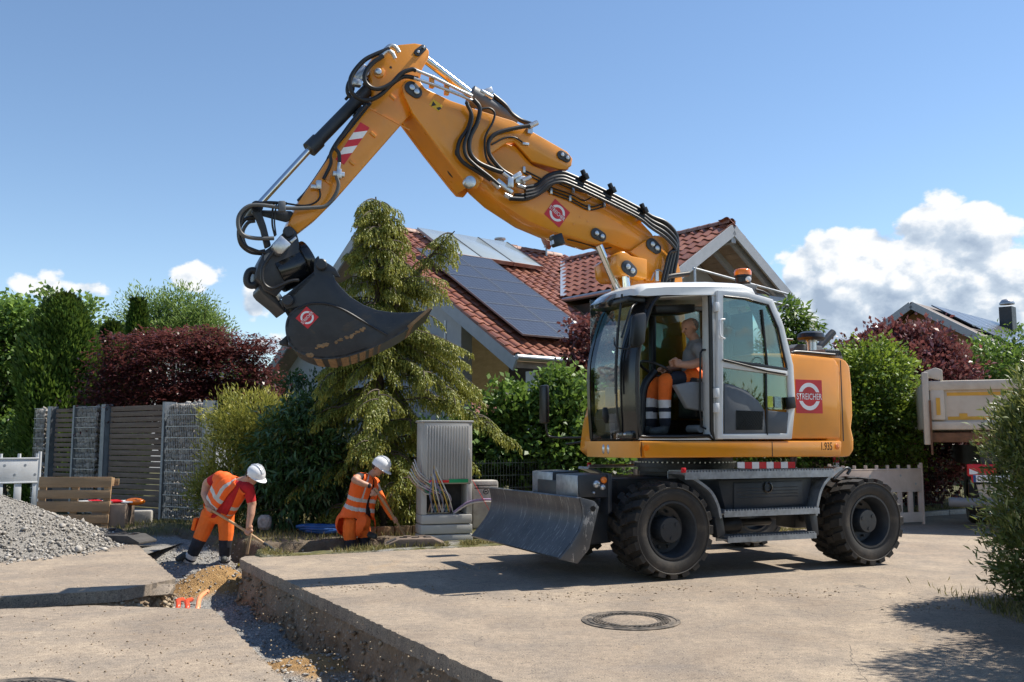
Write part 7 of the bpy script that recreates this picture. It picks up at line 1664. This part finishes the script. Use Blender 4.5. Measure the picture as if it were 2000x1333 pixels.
# ---- the driver on his seat
def X3(px, py, w): p = E(px, py, w); return EX + EH * p.x + EL * p.y + Vector((0, 0, p.z))
b0 = X3(1345, 745, .75); dv = Body('person', 'driver in grey t-shirt and orange trousers sitting in the open cab', (b0.x, b0.y, b0.z - .09), EH)
dv.cap(X3(1356, 738, .85), X3(1358, 738, .65), .125, .125, 'fluo2', 'hips')
dv.chain([X3(1357, 730, .75), X3(1360, 705, .75), X3(1362, 684, .75)], [.150, .145, .135], 'greyshirt', 'torso'); dv.cap(X3(1364, 682, .92), X3(1364, 682, .58), .080, .080, 'greyshirt'); dv.chain([X3(1352, 725, .75), X3(1352, 695, .75)], [.12, .11], 'greyshirt')
dv.cap(X3(1362, 672, .75), X3(1354, 658, .75), .062, .058, 'skin'); fd_ = EH * 1.0 + Vector((0, 0, -.30)); dv.head(X3(1348, 641, .75), fd_, EH * .25 + Vector((0, 0, 1)), 'hairg', .96)
dv.chain([X3(1368, 686, .95), X3(1374, 706, 1.0)], [.070, .056], 'greyshirt', None, [(.75, 'greyshirt'), (9, 'skin')]); dv.chain([X3(1375, 707, 1.0), X3(1348, 713, .95), X3(1322, 713, .90)], [.054, .048, .032], 'skin'); dv.hand(X3(1313, 710, .88), EH * .3 + Vector((0, 0, 1)), X3(1325, 712, .9))
dv.chain([X3(1362, 686, .58), X3(1362, 712, .55)], [.068, .055], 'greyshirt'); dv.chain([X3(1362, 712, .55), X3(1330, 716, .58), X3(1300, 722, .62)], [.052, .045, .032], 'skin'); dv.hand(X3(1291, 724, .64), EL, X3(1302, 721, .62))
TBd = [(.18, 'fluo2'), (.40, 'navy'), (.50, 'fluo2'), (.70, 'fluo2'), (.80, 'silverw'), (.86, 'navy'), (.94, 'silverw'), (9, 'navy')]
dv.chain([X3(1352, 744, .85), X3(1325, 741, .86), X3(1300, 744, .86), X3(1298, 780, .86), X3(1299, 826, .86)], [.10, .092, .082, .072, .062], 'fluo2', None, TBd)
dv.chain([X3(1350, 746, .66), X3(1315, 745, .64), X3(1280, 752, .62), X3(1274, 785, .62), X3(1272, 828, .62)], [.10, .092, .082, .072, .062], 'fluo2', None, TBd)
for (px_, w_) in ((1299, .86), (1272, .62)): dv.chain([X3(px_, 832, w_), X3(px_ - 2, 841, w_), X3(px_ - 24, 843, w_)], [.05, .048, .042], 'shoe')
dv.finish(.0085, hairfn=lambda hf, hu, keys: (keys == 'skull') & (hf < -.01) & (hu > -.02) & (hu < .085))
# ================================================================== plants
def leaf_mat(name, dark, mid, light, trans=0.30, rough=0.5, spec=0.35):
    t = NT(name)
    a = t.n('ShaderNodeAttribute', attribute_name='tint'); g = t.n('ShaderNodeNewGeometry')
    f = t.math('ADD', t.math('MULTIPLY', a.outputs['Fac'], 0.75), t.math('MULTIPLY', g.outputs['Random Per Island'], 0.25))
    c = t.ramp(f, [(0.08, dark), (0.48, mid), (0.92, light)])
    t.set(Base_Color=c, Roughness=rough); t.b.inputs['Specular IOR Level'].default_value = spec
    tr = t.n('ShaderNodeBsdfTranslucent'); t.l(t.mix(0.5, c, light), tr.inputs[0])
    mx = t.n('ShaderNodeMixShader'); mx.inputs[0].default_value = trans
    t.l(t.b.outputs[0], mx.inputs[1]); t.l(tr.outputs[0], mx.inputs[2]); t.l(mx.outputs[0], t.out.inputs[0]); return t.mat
M['bark'] = PM('bark', (0.085, 0.065, 0.048), 0.9, var=0.35, scale=14, bump=0.8, bscale=30, stretch=None)
M['lf_green'] = leaf_mat('leaf_green', (0.0096, 0.0216, 0.0054), (0.083, 0.165, 0.030), (0.225, 0.345, 0.060))
M['lf_dark'] = leaf_mat('leaf_dark_glossy', (0.0078, 0.0204, 0.0072), (0.039, 0.087, 0.024), (0.090, 0.165, 0.045), 0.2, 0.4, 0.5)
M['lf_light'] = leaf_mat('leaf_light', (0.0348, 0.0666, 0.0138), (0.161, 0.259, 0.063), (0.308, 0.420, 0.112))
M['lf_yellow'] = leaf_mat('leaf_yellowgreen', (0.0288, 0.0432, 0.0096), (0.178, 0.209, 0.037), (0.466, 0.435, 0.085))
M['lf_thuja'] = leaf_mat('thuja_spray', (0.0108, 0.0282, 0.0066), (0.075, 0.150, 0.025), (0.218, 0.302, 0.046), 0.2)
M['lf_hem'] = leaf_mat('hemlock_spray', (0.018, 0.036, 0.008), (0.150, 0.185, 0.030), (0.40, 0.39, 0.075), 0.3)
M['lf_red'] = leaf_mat('leaf_red', (0.020, 0.006, 0.008), (0.105, 0.026, 0.028), (0.26, 0.095, 0.080), 0.3, 0.4, 0.6)
M['lf_plum'] = leaf_mat('leaf_plum', (0.0234, 0.0060, 0.0096), (0.121, 0.030, 0.038), (0.297, 0.115, 0.101), 0.25, 0.35, 0.7)
M['lf_horn'] = leaf_mat('leaf_hornbeam', (0.0168, 0.0378, 0.0078), (0.095, 0.169, 0.024), (0.297, 0.392, 0.047))
M['lf_willow'] = leaf_mat('leaf_willow', (0.0210, 0.0432, 0.0114), (0.116, 0.171, 0.040), (0.326, 0.341, 0.093), 0.25, 0.35, 0.6)
M['grass'] = leaf_mat('grass_blades', (0.05, 0.07, 0.015), (0.17, 0.17, 0.05), (0.36, 0.29, 0.13))

def leafmesh(name, P, A, Nn, L, W, tint, mat, parent, bend=0.12):
    A = A / np.maximum(np.linalg.norm(A, axis=1, keepdims=True), 1e-6)
    S = np.cross(A, Nn); S /= np.maximum(np.linalg.norm(S, axis=1, keepdims=True), 1e-6); U = np.cross(S, A)
    L, W = L[:, None], W[:, None]
    m = P + A * L * 0.45 + U * L * bend
    V = np.stack([P, m + S * W * 0.5, P + A * L, m - S * W * 0.5], 1).reshape(-1, 3)
    F = np.arange(len(P) * 4).reshape(-1, 4)
    return mesh_np(name, V, F, mat, parent, np.clip(tint, 0, 1))
def unit(rg, n): v = rg.normal(size=(n, 3)); return v / np.linalg.norm(v, axis=1, keepdims=True)
def crown(parent, blobs, nclump, per, L, W, mat, cr=0.22, up=0.3, out=0.6, rnd=0.6, seed=0, name='crown', ragged=0.22, fill=0.25, nflat=0.5, tb=0.0):
    """blobs: (centre, radii). leaves gather in clumps on and inside the blobs; returns clump centres"""
    rg = np.random.default_rng(seed); w = np.array([(b[1][0] * b[1][1] * b[1][2]) ** 0.667 for b in blobs]); w /= w.sum()
    bi = rg.choice(len(blobs), nclump, p=w); c0 = np.array([list(b[0]) for b in blobs])[bi]; r0 = np.array([list(b[1]) for b in blobs])[bi]
    d = unit(rg, nclump); rad = 1.0 - np.abs(rg.normal(0, ragged * 0.6, nclump)) + rg.uniform(0, ragged, nclump)
    inner = rg.random(nclump) < fill; rad[inner] *= rg.uniform(0.35, 0.85, inner.sum())
    C = c0 + d * r0 * rad[:, None]
    lum = rg.uniform(-0.22, 0.22, nclump)
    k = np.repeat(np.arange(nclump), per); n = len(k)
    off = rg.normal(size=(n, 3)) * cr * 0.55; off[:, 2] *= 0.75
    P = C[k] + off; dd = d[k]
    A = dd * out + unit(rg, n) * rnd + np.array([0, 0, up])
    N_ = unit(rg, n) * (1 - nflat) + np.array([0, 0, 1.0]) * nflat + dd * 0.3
    tint = 0.42 + tb + lum[k] + 0.30 * (off[:, 2] / cr) + 0.18 * dd[:, 2] + rg.uniform(-.15, .15, n); tint[inner[k]] -= 0.25  # inner clumps tinted darker: shade inside the crown put into the leaf colour
    s = rg.uniform(0.7, 1.25, n)
    leafmesh(name, P, A, N_, L * s, W * s, tint, mat, parent)
    return C
def limbs(parent, base, C, r0, n, seed=0, name='trunk', fork=0.35, mat=None):
    rg = random.Random(seed); base = Vector(base); top = Vector(np.mean(C, axis=0).tolist()); m = MB()
    f = base.lerp(top, fork); m.tube([base, base.lerp(f, .5) + Vector((rg.uniform(-.05, .05), rg.uniform(-.05, .05), 0)), f], [r0, r0 * .85, r0 * .7], 8)
    for i in rg.sample(range(len(C)), min(n, len(C))):
        e = Vector(C[i].tolist()); mid = f.lerp(e, .5) + Vector((rg.uniform(-.1, .1), rg.uniform(-.1, .1), rg.uniform(0, .15)))
        m.tube([f.lerp(base, rg.uniform(0, .4)), mid, e], [r0 * .45, r0 * .3, r0 * .16, r0 * .08], 5, 4)
    return m.build(name, mat or M['bark'], parent, smooth=60)
def PB(px, py, Y, rx, rz, ry=None):          # blob from pixels: centre, half width and half height in px
    c = at(px, py, Y); k = Y / FPX; return (c, (rx * k, ry if ry else rx * k * 0.8, rz * k))
def plant(name, label, cat, px, Y, group=None, z=0.0):
    c = at(px, 862, Y); return thing(name, label, cat, (c.x, c.y, z), 0, group)
def loc_blobs(o, bl): return [(b[0] - o.location, b[1]) for b in bl]

# ---- far left trees
o = plant('hazel_tree', 'leafy bright green tree at the far left edge behind the white barrier', 'tree', -10, 22)
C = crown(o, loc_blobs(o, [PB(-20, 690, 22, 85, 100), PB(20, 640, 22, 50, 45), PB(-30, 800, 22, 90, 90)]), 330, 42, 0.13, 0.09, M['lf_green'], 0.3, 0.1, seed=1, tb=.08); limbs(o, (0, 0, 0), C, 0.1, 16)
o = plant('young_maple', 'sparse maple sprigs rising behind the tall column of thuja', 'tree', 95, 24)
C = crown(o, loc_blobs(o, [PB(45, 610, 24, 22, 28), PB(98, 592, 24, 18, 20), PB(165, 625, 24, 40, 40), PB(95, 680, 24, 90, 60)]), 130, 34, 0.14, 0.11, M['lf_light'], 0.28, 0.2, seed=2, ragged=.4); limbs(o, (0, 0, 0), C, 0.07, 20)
def thuja(label, px, ytop, ybot, hw, Y, seed, n, mat='lf_thuja', tb=0.0):
    o = plant('thuja', label, 'conifer', px, Y, 'columnar conifers at the left'); rg = np.random.default_rng(seed)
    top, bot = at(px, ytop, Y).z, 0.0; r = hw * Y / FPX; Hh = top - bot
    u = rg.random(n) ** 0.85; z = bot + Hh * u; a = rg.uniform(0, 6.283, n)
    prof = np.sqrt(np.clip(1 - (np.clip(u - 0.45, 0, 1) / 0.55) ** 2.2, 0.0, 1)) * (0.82 + 0.18 * np.clip(u * 4, 0, 1))
    lob = 1 + 0.16 * np.sin(a * 3 + z * 1.7 + seed) + 0.22 * fbm(a * 2.5 + seed, z * 2.2, 3, seed) + rg.normal(0, 0.05, n)
    rr = r * prof * lob * rg.uniform(0.82, 1.03, n)
    P = np.stack([np.cos(a) * rr, np.sin(a) * rr, z], -1); D = np.stack([np.cos(a), np.sin(a), np.zeros(n)], -1)
    A = D * 0.55 + unit(rg, n) * 0.45 + np.array([0, 0, 0.85]); N_ = unit(rg, n)
    s = rg.uniform(.6, 1.3, n)
    leafmesh('foliage', P, A, N_, 0.15 * s, 0.055 * s, 0.42 + tb + 0.5 * fbm(a * 5, z * 5, 3, seed + 2) + rg.uniform(-.15, .15, n), M[mat], o)
    n2 = n // 3; k = rg.choice(n, n2); P2 = P[k] * np.array([.72, .72, 1]); leafmesh('foliage', P2, A[k], N_[k], 0.22 * s[k], 0.10 * s[k], np.full(n2, .05), M[mat], o)  # inner layer in the darkest tint, shade within the column painted into it
    MB().tube([(0, 0, 0), (0.02, 0, Hh * .5), (0, 0, Hh * .9)], [0.09, 0.06, 0.02], 7).build('trunk', M['bark'], o, smooth=60)
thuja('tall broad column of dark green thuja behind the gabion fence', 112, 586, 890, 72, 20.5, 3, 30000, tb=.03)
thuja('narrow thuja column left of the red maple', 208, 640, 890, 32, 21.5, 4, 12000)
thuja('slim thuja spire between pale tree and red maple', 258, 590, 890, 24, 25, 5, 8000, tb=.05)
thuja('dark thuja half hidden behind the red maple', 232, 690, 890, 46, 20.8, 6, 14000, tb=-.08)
o = plant('pale_birch', 'pale green feathery tree rising behind the red maple', 'tree', 350, 27)
C = crown(o, loc_blobs(o, [PB(345, 660, 27, 75, 70), PB(365, 600, 27, 45, 38), PB(290, 630, 27, 50, 50), PB(400, 670, 27, 45, 50)]), 330, 50, 0.12, 0.035, M['lf_light'], 0.32, 0.35, seed=7, ragged=.35, tb=.08); limbs(o, (0, 0, 0), C, 0.12, 24)
def fan(o, blobs, nfan, per, L, W, mat, seed, tb=0):
    """layered horizontal sprays, as a Japanese maple carries them"""
    rg = np.random.default_rng(seed); w = np.array([b[1][0] * b[1][2] for b in blobs]); w /= w.sum(); bi = rg.choice(len(blobs), nfan, p=w)
    c0 = np.array([list(b[0]) for b in blobs])[bi]; r0 = np.array([list(b[1]) for b in blobs])[bi]; d = unit(rg, nfan); C = c0 + d * r0 * (rg.uniform(.45, 1.08, nfan) ** .6)[:, None]
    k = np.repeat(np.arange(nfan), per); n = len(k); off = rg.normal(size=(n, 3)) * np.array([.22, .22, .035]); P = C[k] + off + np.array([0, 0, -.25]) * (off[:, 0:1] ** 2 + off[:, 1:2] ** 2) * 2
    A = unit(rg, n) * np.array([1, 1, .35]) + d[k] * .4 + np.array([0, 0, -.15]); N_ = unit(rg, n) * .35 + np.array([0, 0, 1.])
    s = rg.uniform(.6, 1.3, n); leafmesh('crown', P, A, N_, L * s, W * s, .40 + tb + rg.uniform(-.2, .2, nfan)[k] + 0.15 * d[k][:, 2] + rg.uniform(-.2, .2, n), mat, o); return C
o = plant('red_maple', 'dark red Japanese maple spreading above the slatted fence', 'tree', 360, 18.8)
C = fan(o, loc_blobs(o, [PB(330, 720, 18.8, 115, 75), PB(265, 690, 18.8, 60, 45), PB(440, 725, 18.8, 70, 55), PB(490, 690, 18.8, 35, 22), PB(380, 670, 18.8, 70, 30), PB(330, 790, 18.8, 125, 45), PB(450, 780, 18.8, 75, 40), PB(230, 760, 18.8, 50, 60), PB(515, 672, 18.8, 28, 14), PB(505, 740, 18.8, 40, 35), PB(300, 648, 18.8, 26, 12), PB(375, 640, 18.8, 22, 10), PB(425, 655, 18.8, 30, 14), PB(235, 655, 18.8, 22, 14), PB(470, 662, 18.8, 26, 12)]), 860, 44, 0.085, 0.045, M['lf_red'], 8); limbs(o, (0, 0, 0), C, 0.09, 40)
# ---- shrubs at the fence
o = plant('golden_shrub', 'feathery yellow-green shrub overhanging the right gabion basket', 'shrub', 455, 15.2)
C = crown(o, loc_blobs(o, [PB(490, 830, 15.2, 72, 52), PB(465, 900, 15.2, 62, 75), PB(530, 880, 15.2, 55, 80), PB(425, 965, 15.2, 38, 40), PB(480, 960, 15.2, 70, 60)]), 520, 60, 0.085, 0.018, M['lf_yellow'], 0.2, 0.5, seed=9, ragged=.3, tb=.14); limbs(o, (0, 0, 0), C, 0.05, 30)
o = plant('cherry_laurel', 'dark glossy laurel with long hanging leaves behind the workers', 'shrub', 575, 14.7)
C = crown(o, loc_blobs(o, [PB(570, 880, 14.7, 70, 80), PB(560, 970, 14.7, 85, 70), PB(640, 930, 14.7, 60, 90), PB(600, 810, 14.7, 35, 30)]), 260, 38, 0.16, 0.036, M['lf_dark'], 0.22, -0.45, seed=10, tb=.22); limbs(o, (0, 0, 0), C, 0.05, 20)
# ---- hemlock: drooping sprays
def hemlock():
    o = plant('hemlock_tree', 'tall hemlock with drooping yellow-green sprays in front of the house', 'conifer', 742, 14.9)
    Y = 14.9; rg = np.random.default_rng(12); ra = random.Random(12)
    def T_(px, py): return at(px, py, Y) - o.location
    trunk = [T_(745, 1035), T_(742, 850), T_(738, 650), T_(738, 480), T_(734, 385)]
    tp = smooth_path(trunk, 12)
    wood = MB(); wood.tube(trunk, [.11, .09, .06, .03, .012], 8)
    B = []                                    # (start, end, sag)
    def radius(z):                             # crown half width by height: ragged tiers
        return np.interp(z, [0.0, 0.35, 1.1, 1.9, 2.6, 3.0, 3.6, 4.3, 4.9, 5.4], [0.95, 1.2, 1.45, 1.62, 1.05, 0.85, 0.92, 0.52, 0.30, 0.08])
    for i in range(92):                        # limbs in tiers, each with its own cluster of side shoots
        t = ((i + ra.uniform(0, .9)) / 92) ** 1.15; p = tp[min(len(tp) - 1, int(t * (len(tp) - 1)))]; a = i * 2.4 + ra.uniform(-.5, .5); r = radius(p.z) * ra.uniform(0.62, 1.22)
        r *= 1 + 0.25 * math.cos(a - 0.2) * (1 if p.z < 2.6 else .5)
        e = p + Vector((math.cos(a) * r, math.sin(a) * r, 0.10 * r)); sag, rise = 0.40 * r, 0.32 * r; B.append((p, e, sag, rise)); v = e - p
        for k in range(max(3, int(7 * r + 1))):
            tt = ra.uniform(.25, .95); q_ = p + v * tt + Vector((0, 0, rise * tt * 1.2 - (sag + rise) * tt * tt)); b = a + ra.choice((-1, 1)) * ra.uniform(.4, 1.1); l_ = ra.uniform(.22, .5) * (1.1 - .4 * tt)
            B.append((q_, q_ + Vector((math.cos(b) * l_, math.sin(b) * l_, -.02)), l_ * .5, l_ * .2))
    for i in range(40):                        # shoots hanging in front of the trunk
        p = tp[int(ra.uniform(.12, .55) * (len(tp) - 1))]; a = -1.57 + ra.uniform(-1.0, 1.0); r = ra.uniform(.35, 1.0); B.append((p, p + Vector((math.cos(a) * r, math.sin(a) * r, .05)), .5 * r, .25 * r))
    lead = [T_(745, 640), T_(800, 560), T_(850, 490), T_(888, 452)]
    wood.tube(lead, [.04, .03, .02, .01], 6); lp = smooth_path(lead, 8)
    for i in range(34):
        p = lp[ra.randrange(len(lp))]; a = ra.uniform(0, 6.283); r = ra.uniform(.18, .42); B.append((p, p + Vector((math.cos(a) * r, math.sin(a) * r, 0)), .2, .05))
    lead2 = [T_(745, 600), T_(765, 500), T_(772, 408)]; wood.tube(lead2, [.03, .02, .008], 6); lp = smooth_path(lead2, 10)
    for i in range(40):
        k = ra.randrange(len(lp)); p = lp[k]; a = ra.uniform(0, 6.283); r = ra.uniform(.15, .5) * (1.15 - k / len(lp)); B.append((p, p + Vector((math.cos(a) * r, math.sin(a) * r, 0)), .2, .05))
    for (x0, y0, x1, y1) in ((760, 650, 900, 690), (750, 660, 930, 740), (740, 560, 690, 470), (742, 700, 640, 760), (742, 760, 640, 800), (742, 780, 690, 880), (745, 720, 850, 880), (745, 560, 860, 540), (740, 640, 690, 600), (745, 800, 800, 900), (745, 860, 790, 960), (745, 640, 905, 660), (745, 690, 640, 690)):
        for j in range(6):
            e = T_(x1 + ra.uniform(-18, 18), y1 + ra.uniform(-18, 18)) + Vector((0, ra.uniform(-.7, .4), 0)); B.append((T_(x0, y0), e, 0.3, 0.12))
    P, A, T2, Ls = [], [], [], []
    for (s, e, sag, rise) in B:
        v = e - s; ln = v.length; n = max(4, int(ln / 0.045)); pts = []
        for k in range(n + 1):
            t = k / n; p = s + v * t + Vector((0, 0, rise * t * 1.2 - (sag + rise) * t * t)); pts.append(p)
        if ln > .3: wood.tube(pts[::max(1, n // 5)], [.012, .009, .005], 4, 0)
        d = v.normalized(); side = Vector((-d.y, d.x, 0))
        if side.length < .1: side = Vector((1, 0, 0))
        side.normalize()
        for k in range(int(n * 0.12), n + 1):
            t = k / n
            for sg in (-1, 1, 0):
                if ra.random() < 0.12: continue
                sl = ra.uniform(0.10, 0.27) * (1.15 - 0.5 * t); q_ = pts[k].copy(); dv = side * sg * ra.uniform(.5, 1.0) + d * 0.45 + Vector((0, 0, -0.25)); dv.normalize()
                m = 11
                for j in range(m):
                    q_ = q_ + dv * (sl / m); dv = (dv + Vector((0, 0, -0.20))).normalized()
                    sp = Vector((ra.uniform(-.5, .5), ra.uniform(-.5, .5), ra.uniform(-.3, .15)))
                    P.append(q_[:]); A.append((dv + sp)[:]); T2.append(0.26 + 0.36 * t + 0.36 * (j / m) + ra.uniform(-.12, .12)); Ls.append(ra.uniform(.030, .058))
    P, A, T2, Ls = map(np.array, (P, A, T2, Ls)); n = len(P)
    leafmesh('foliage', P, A, unit(rg, n) * .6 + np.array([0, 0, 1.]), Ls, Ls * 0.40, T2, M['lf_hem'], o, 0.05)
    wood.build('trunk', M['bark'], o, smooth=60)
    print('hemlock leaves', n)
hemlock()
# ---- lilac and ivy between cabinet and machine
o = plant('lilac_shrub', 'leafy green lilac shrub behind the dozer blade and cabinets', 'shrub', 1040, 16.2)
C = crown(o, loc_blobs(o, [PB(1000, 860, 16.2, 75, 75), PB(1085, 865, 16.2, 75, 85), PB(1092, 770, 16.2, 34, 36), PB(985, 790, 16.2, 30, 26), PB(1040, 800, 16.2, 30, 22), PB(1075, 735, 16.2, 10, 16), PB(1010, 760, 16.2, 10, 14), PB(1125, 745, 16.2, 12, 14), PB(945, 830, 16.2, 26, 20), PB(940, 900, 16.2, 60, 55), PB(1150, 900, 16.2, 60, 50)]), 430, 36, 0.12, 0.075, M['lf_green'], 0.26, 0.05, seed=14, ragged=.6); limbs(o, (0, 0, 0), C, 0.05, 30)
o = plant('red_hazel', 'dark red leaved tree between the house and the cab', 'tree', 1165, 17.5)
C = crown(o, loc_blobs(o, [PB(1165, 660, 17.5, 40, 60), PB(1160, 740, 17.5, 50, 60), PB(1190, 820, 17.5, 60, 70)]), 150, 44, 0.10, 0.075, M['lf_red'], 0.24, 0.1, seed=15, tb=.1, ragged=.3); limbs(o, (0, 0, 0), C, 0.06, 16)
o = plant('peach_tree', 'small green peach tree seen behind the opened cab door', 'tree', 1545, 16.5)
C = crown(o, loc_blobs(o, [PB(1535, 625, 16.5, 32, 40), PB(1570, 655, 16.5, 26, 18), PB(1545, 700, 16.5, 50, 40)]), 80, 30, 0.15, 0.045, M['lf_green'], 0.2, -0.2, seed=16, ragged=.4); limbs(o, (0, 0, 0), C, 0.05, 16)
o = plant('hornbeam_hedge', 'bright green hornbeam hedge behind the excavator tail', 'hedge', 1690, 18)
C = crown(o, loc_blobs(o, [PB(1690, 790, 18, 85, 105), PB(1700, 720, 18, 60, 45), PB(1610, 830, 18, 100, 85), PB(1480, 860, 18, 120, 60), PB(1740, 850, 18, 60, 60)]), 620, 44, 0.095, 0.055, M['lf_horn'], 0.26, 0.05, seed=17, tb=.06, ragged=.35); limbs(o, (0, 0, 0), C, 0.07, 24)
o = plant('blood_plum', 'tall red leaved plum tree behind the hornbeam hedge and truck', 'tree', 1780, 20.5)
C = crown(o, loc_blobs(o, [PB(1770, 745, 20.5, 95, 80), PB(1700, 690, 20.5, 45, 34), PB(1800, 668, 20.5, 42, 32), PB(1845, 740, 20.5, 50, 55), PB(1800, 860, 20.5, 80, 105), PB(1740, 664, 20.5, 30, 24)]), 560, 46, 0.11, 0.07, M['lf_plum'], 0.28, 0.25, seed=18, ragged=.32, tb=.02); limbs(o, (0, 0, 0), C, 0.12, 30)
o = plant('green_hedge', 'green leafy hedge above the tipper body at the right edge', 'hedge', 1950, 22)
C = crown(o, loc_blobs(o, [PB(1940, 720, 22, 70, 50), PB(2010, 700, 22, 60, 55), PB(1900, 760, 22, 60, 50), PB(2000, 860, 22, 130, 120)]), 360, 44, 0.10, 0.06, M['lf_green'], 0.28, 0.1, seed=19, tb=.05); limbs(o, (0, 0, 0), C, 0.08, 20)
# ---- near bush at the right edge, close to the camera
def near_bush():
    Y = 7.9; o = plant('willow_bush', 'dense lance-leaved bush close by at the right edge', 'shrub', 1990, Y)
    bl = loc_blobs(o, [(Vector((4.40, 5.5, 2.5)), (.80, .75, 1.05)), (Vector((4.74, 6.3, 2.25)), (.70, .7, .85)), PB(2062, 960, Y, 95, 160, .7), PB(2030, 870, Y, 58, 80, .5), PB(2085, 830, Y, 90, 90, .6), PB(2036, 1090, Y, 56, 90, .6), PB(2180, 900, Y, 140, 220, .9), PB(2120, 1080, Y, 120, 140, .8), PB(2260, 1000, Y - .6, 160, 260, .9), (Vector((5.2, 5.6, 1.3)), (1.15, 1.0, 1.35)), (Vector((5.6, 6.8, 1.2)), (1.2, 1.0, 1.3)), (Vector((4.5, 4.5, 1.0)), (.85, .8, 1.05))])
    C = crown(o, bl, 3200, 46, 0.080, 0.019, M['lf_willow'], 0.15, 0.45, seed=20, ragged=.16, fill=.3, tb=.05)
    limbs(o, (0.3, 0, 0), C, 0.05, 50, fork=.2)
near_bush()
# ---- low plants and grass
o = plant('elder_bush', 'pale flowering bush low behind the white barrier at left', 'shrub', 10, 21)
C = crown(o, loc_blobs(o, [PB(5, 870, 21, 50, 40), PB(50, 900, 21, 40, 40)]), 90, 34, 0.11, 0.06, M['lf_light'], 0.25, seed=21, tb=.15); limbs(o, (0, 0, 0), C, 0.04, 8)
for i, (px, py, Y, rx, rz, mt, lab) in enumerate((
    (480, 770, 24, 70, 40, 'lf_green', 'green shrub seen below the red maple and right of it'),
    (560, 750, 30, 40, 40, 'lf_light', 'small pale tree below the hanging bucket'),
    (600, 790, 22, 70, 45, 'lf_dark', 'dark shrub between laurel and hemlock'),
    (860, 900, 17.5, 70, 80, 'lf_dark', 'dark shrub behind the tall grey cabinet'))):
    o = plant('garden_shrub', lab, 'shrub', px, Y, 'garden shrubs behind the works')
    C = crown(o, loc_blobs(o, [PB(px, py, Y, rx, rz), PB(px - rx * .2, py + rz * 1.2, Y, rx * 1.1, rz)]), 130, 36, 0.11, 0.06, M[mt], 0.28, seed=30 + i); limbs(o, (0, 0, 0), C, 0.05, 10)
rg = np.random.default_rng(44)
def grass(n, fn, L, label, seed, lean=0.5):
    rg = np.random.default_rng(seed); P = []
    while len(P) < n:
        p = fn(rg)
        if p is not None: P.append(p)
    P = np.array(P); A = unit(rg, n) * lean + np.array([0, 0, 1.]); s = rg.uniform(.4, 1.3, n)
    tag(leafmesh('grass', P, A, unit(rg, n) * np.array([1, 1, .1]), L * s, 0.011 * np.ones(n), rg.random(n), M['grass'], None, 0.15), label, 'grass', kind='stuff')
def verge_pt(rg):
    S, D = rg.uniform(0.3, 9.5), rg.normal(0.20, 0.12); p = street(S, D)
    if fbm(np.array([p.x * 1.6]), np.array([p.y * 1.6]), 3, 77)[0] < -0.02 or D < 0.02: return None
    return (p.x, p.y, groundz(p.x, p.y) - 0.01 if p.x < X1 else -0.02)
grass(5200, verge_pt, 0.085, 'dry grass tufts on the verge behind the road', 45, .8)
def bank_pt(rg):
    p = street(rg.uniform(-2.5, 3), rg.uniform(1.3, 5.5)); z = groundz(p.x, p.y); return (p.x, p.y, z - .01) if z > -0.02 else None
grass(5000, bank_pt, 0.10, 'low grass on the garden bank behind the trench', 46)
def lawn_pt(rg):
    p = G(rg.uniform(1780, 2000), rg.uniform(965, 1004), -0.02); return tuple(p)
grass(6000, lawn_pt, 0.07, 'sunlit dry lawn behind the kerb near the truck', 47)
def foot_pt(rg):
    p = Vector((rg.normal(4.05, .35), rg.normal(7.6, .5), 0)); return (p.x, p.y, 0.0) if p.x > 3.9 else None
grass(900, foot_pt, 0.09, 'grass at the foot of the near bush', 48)
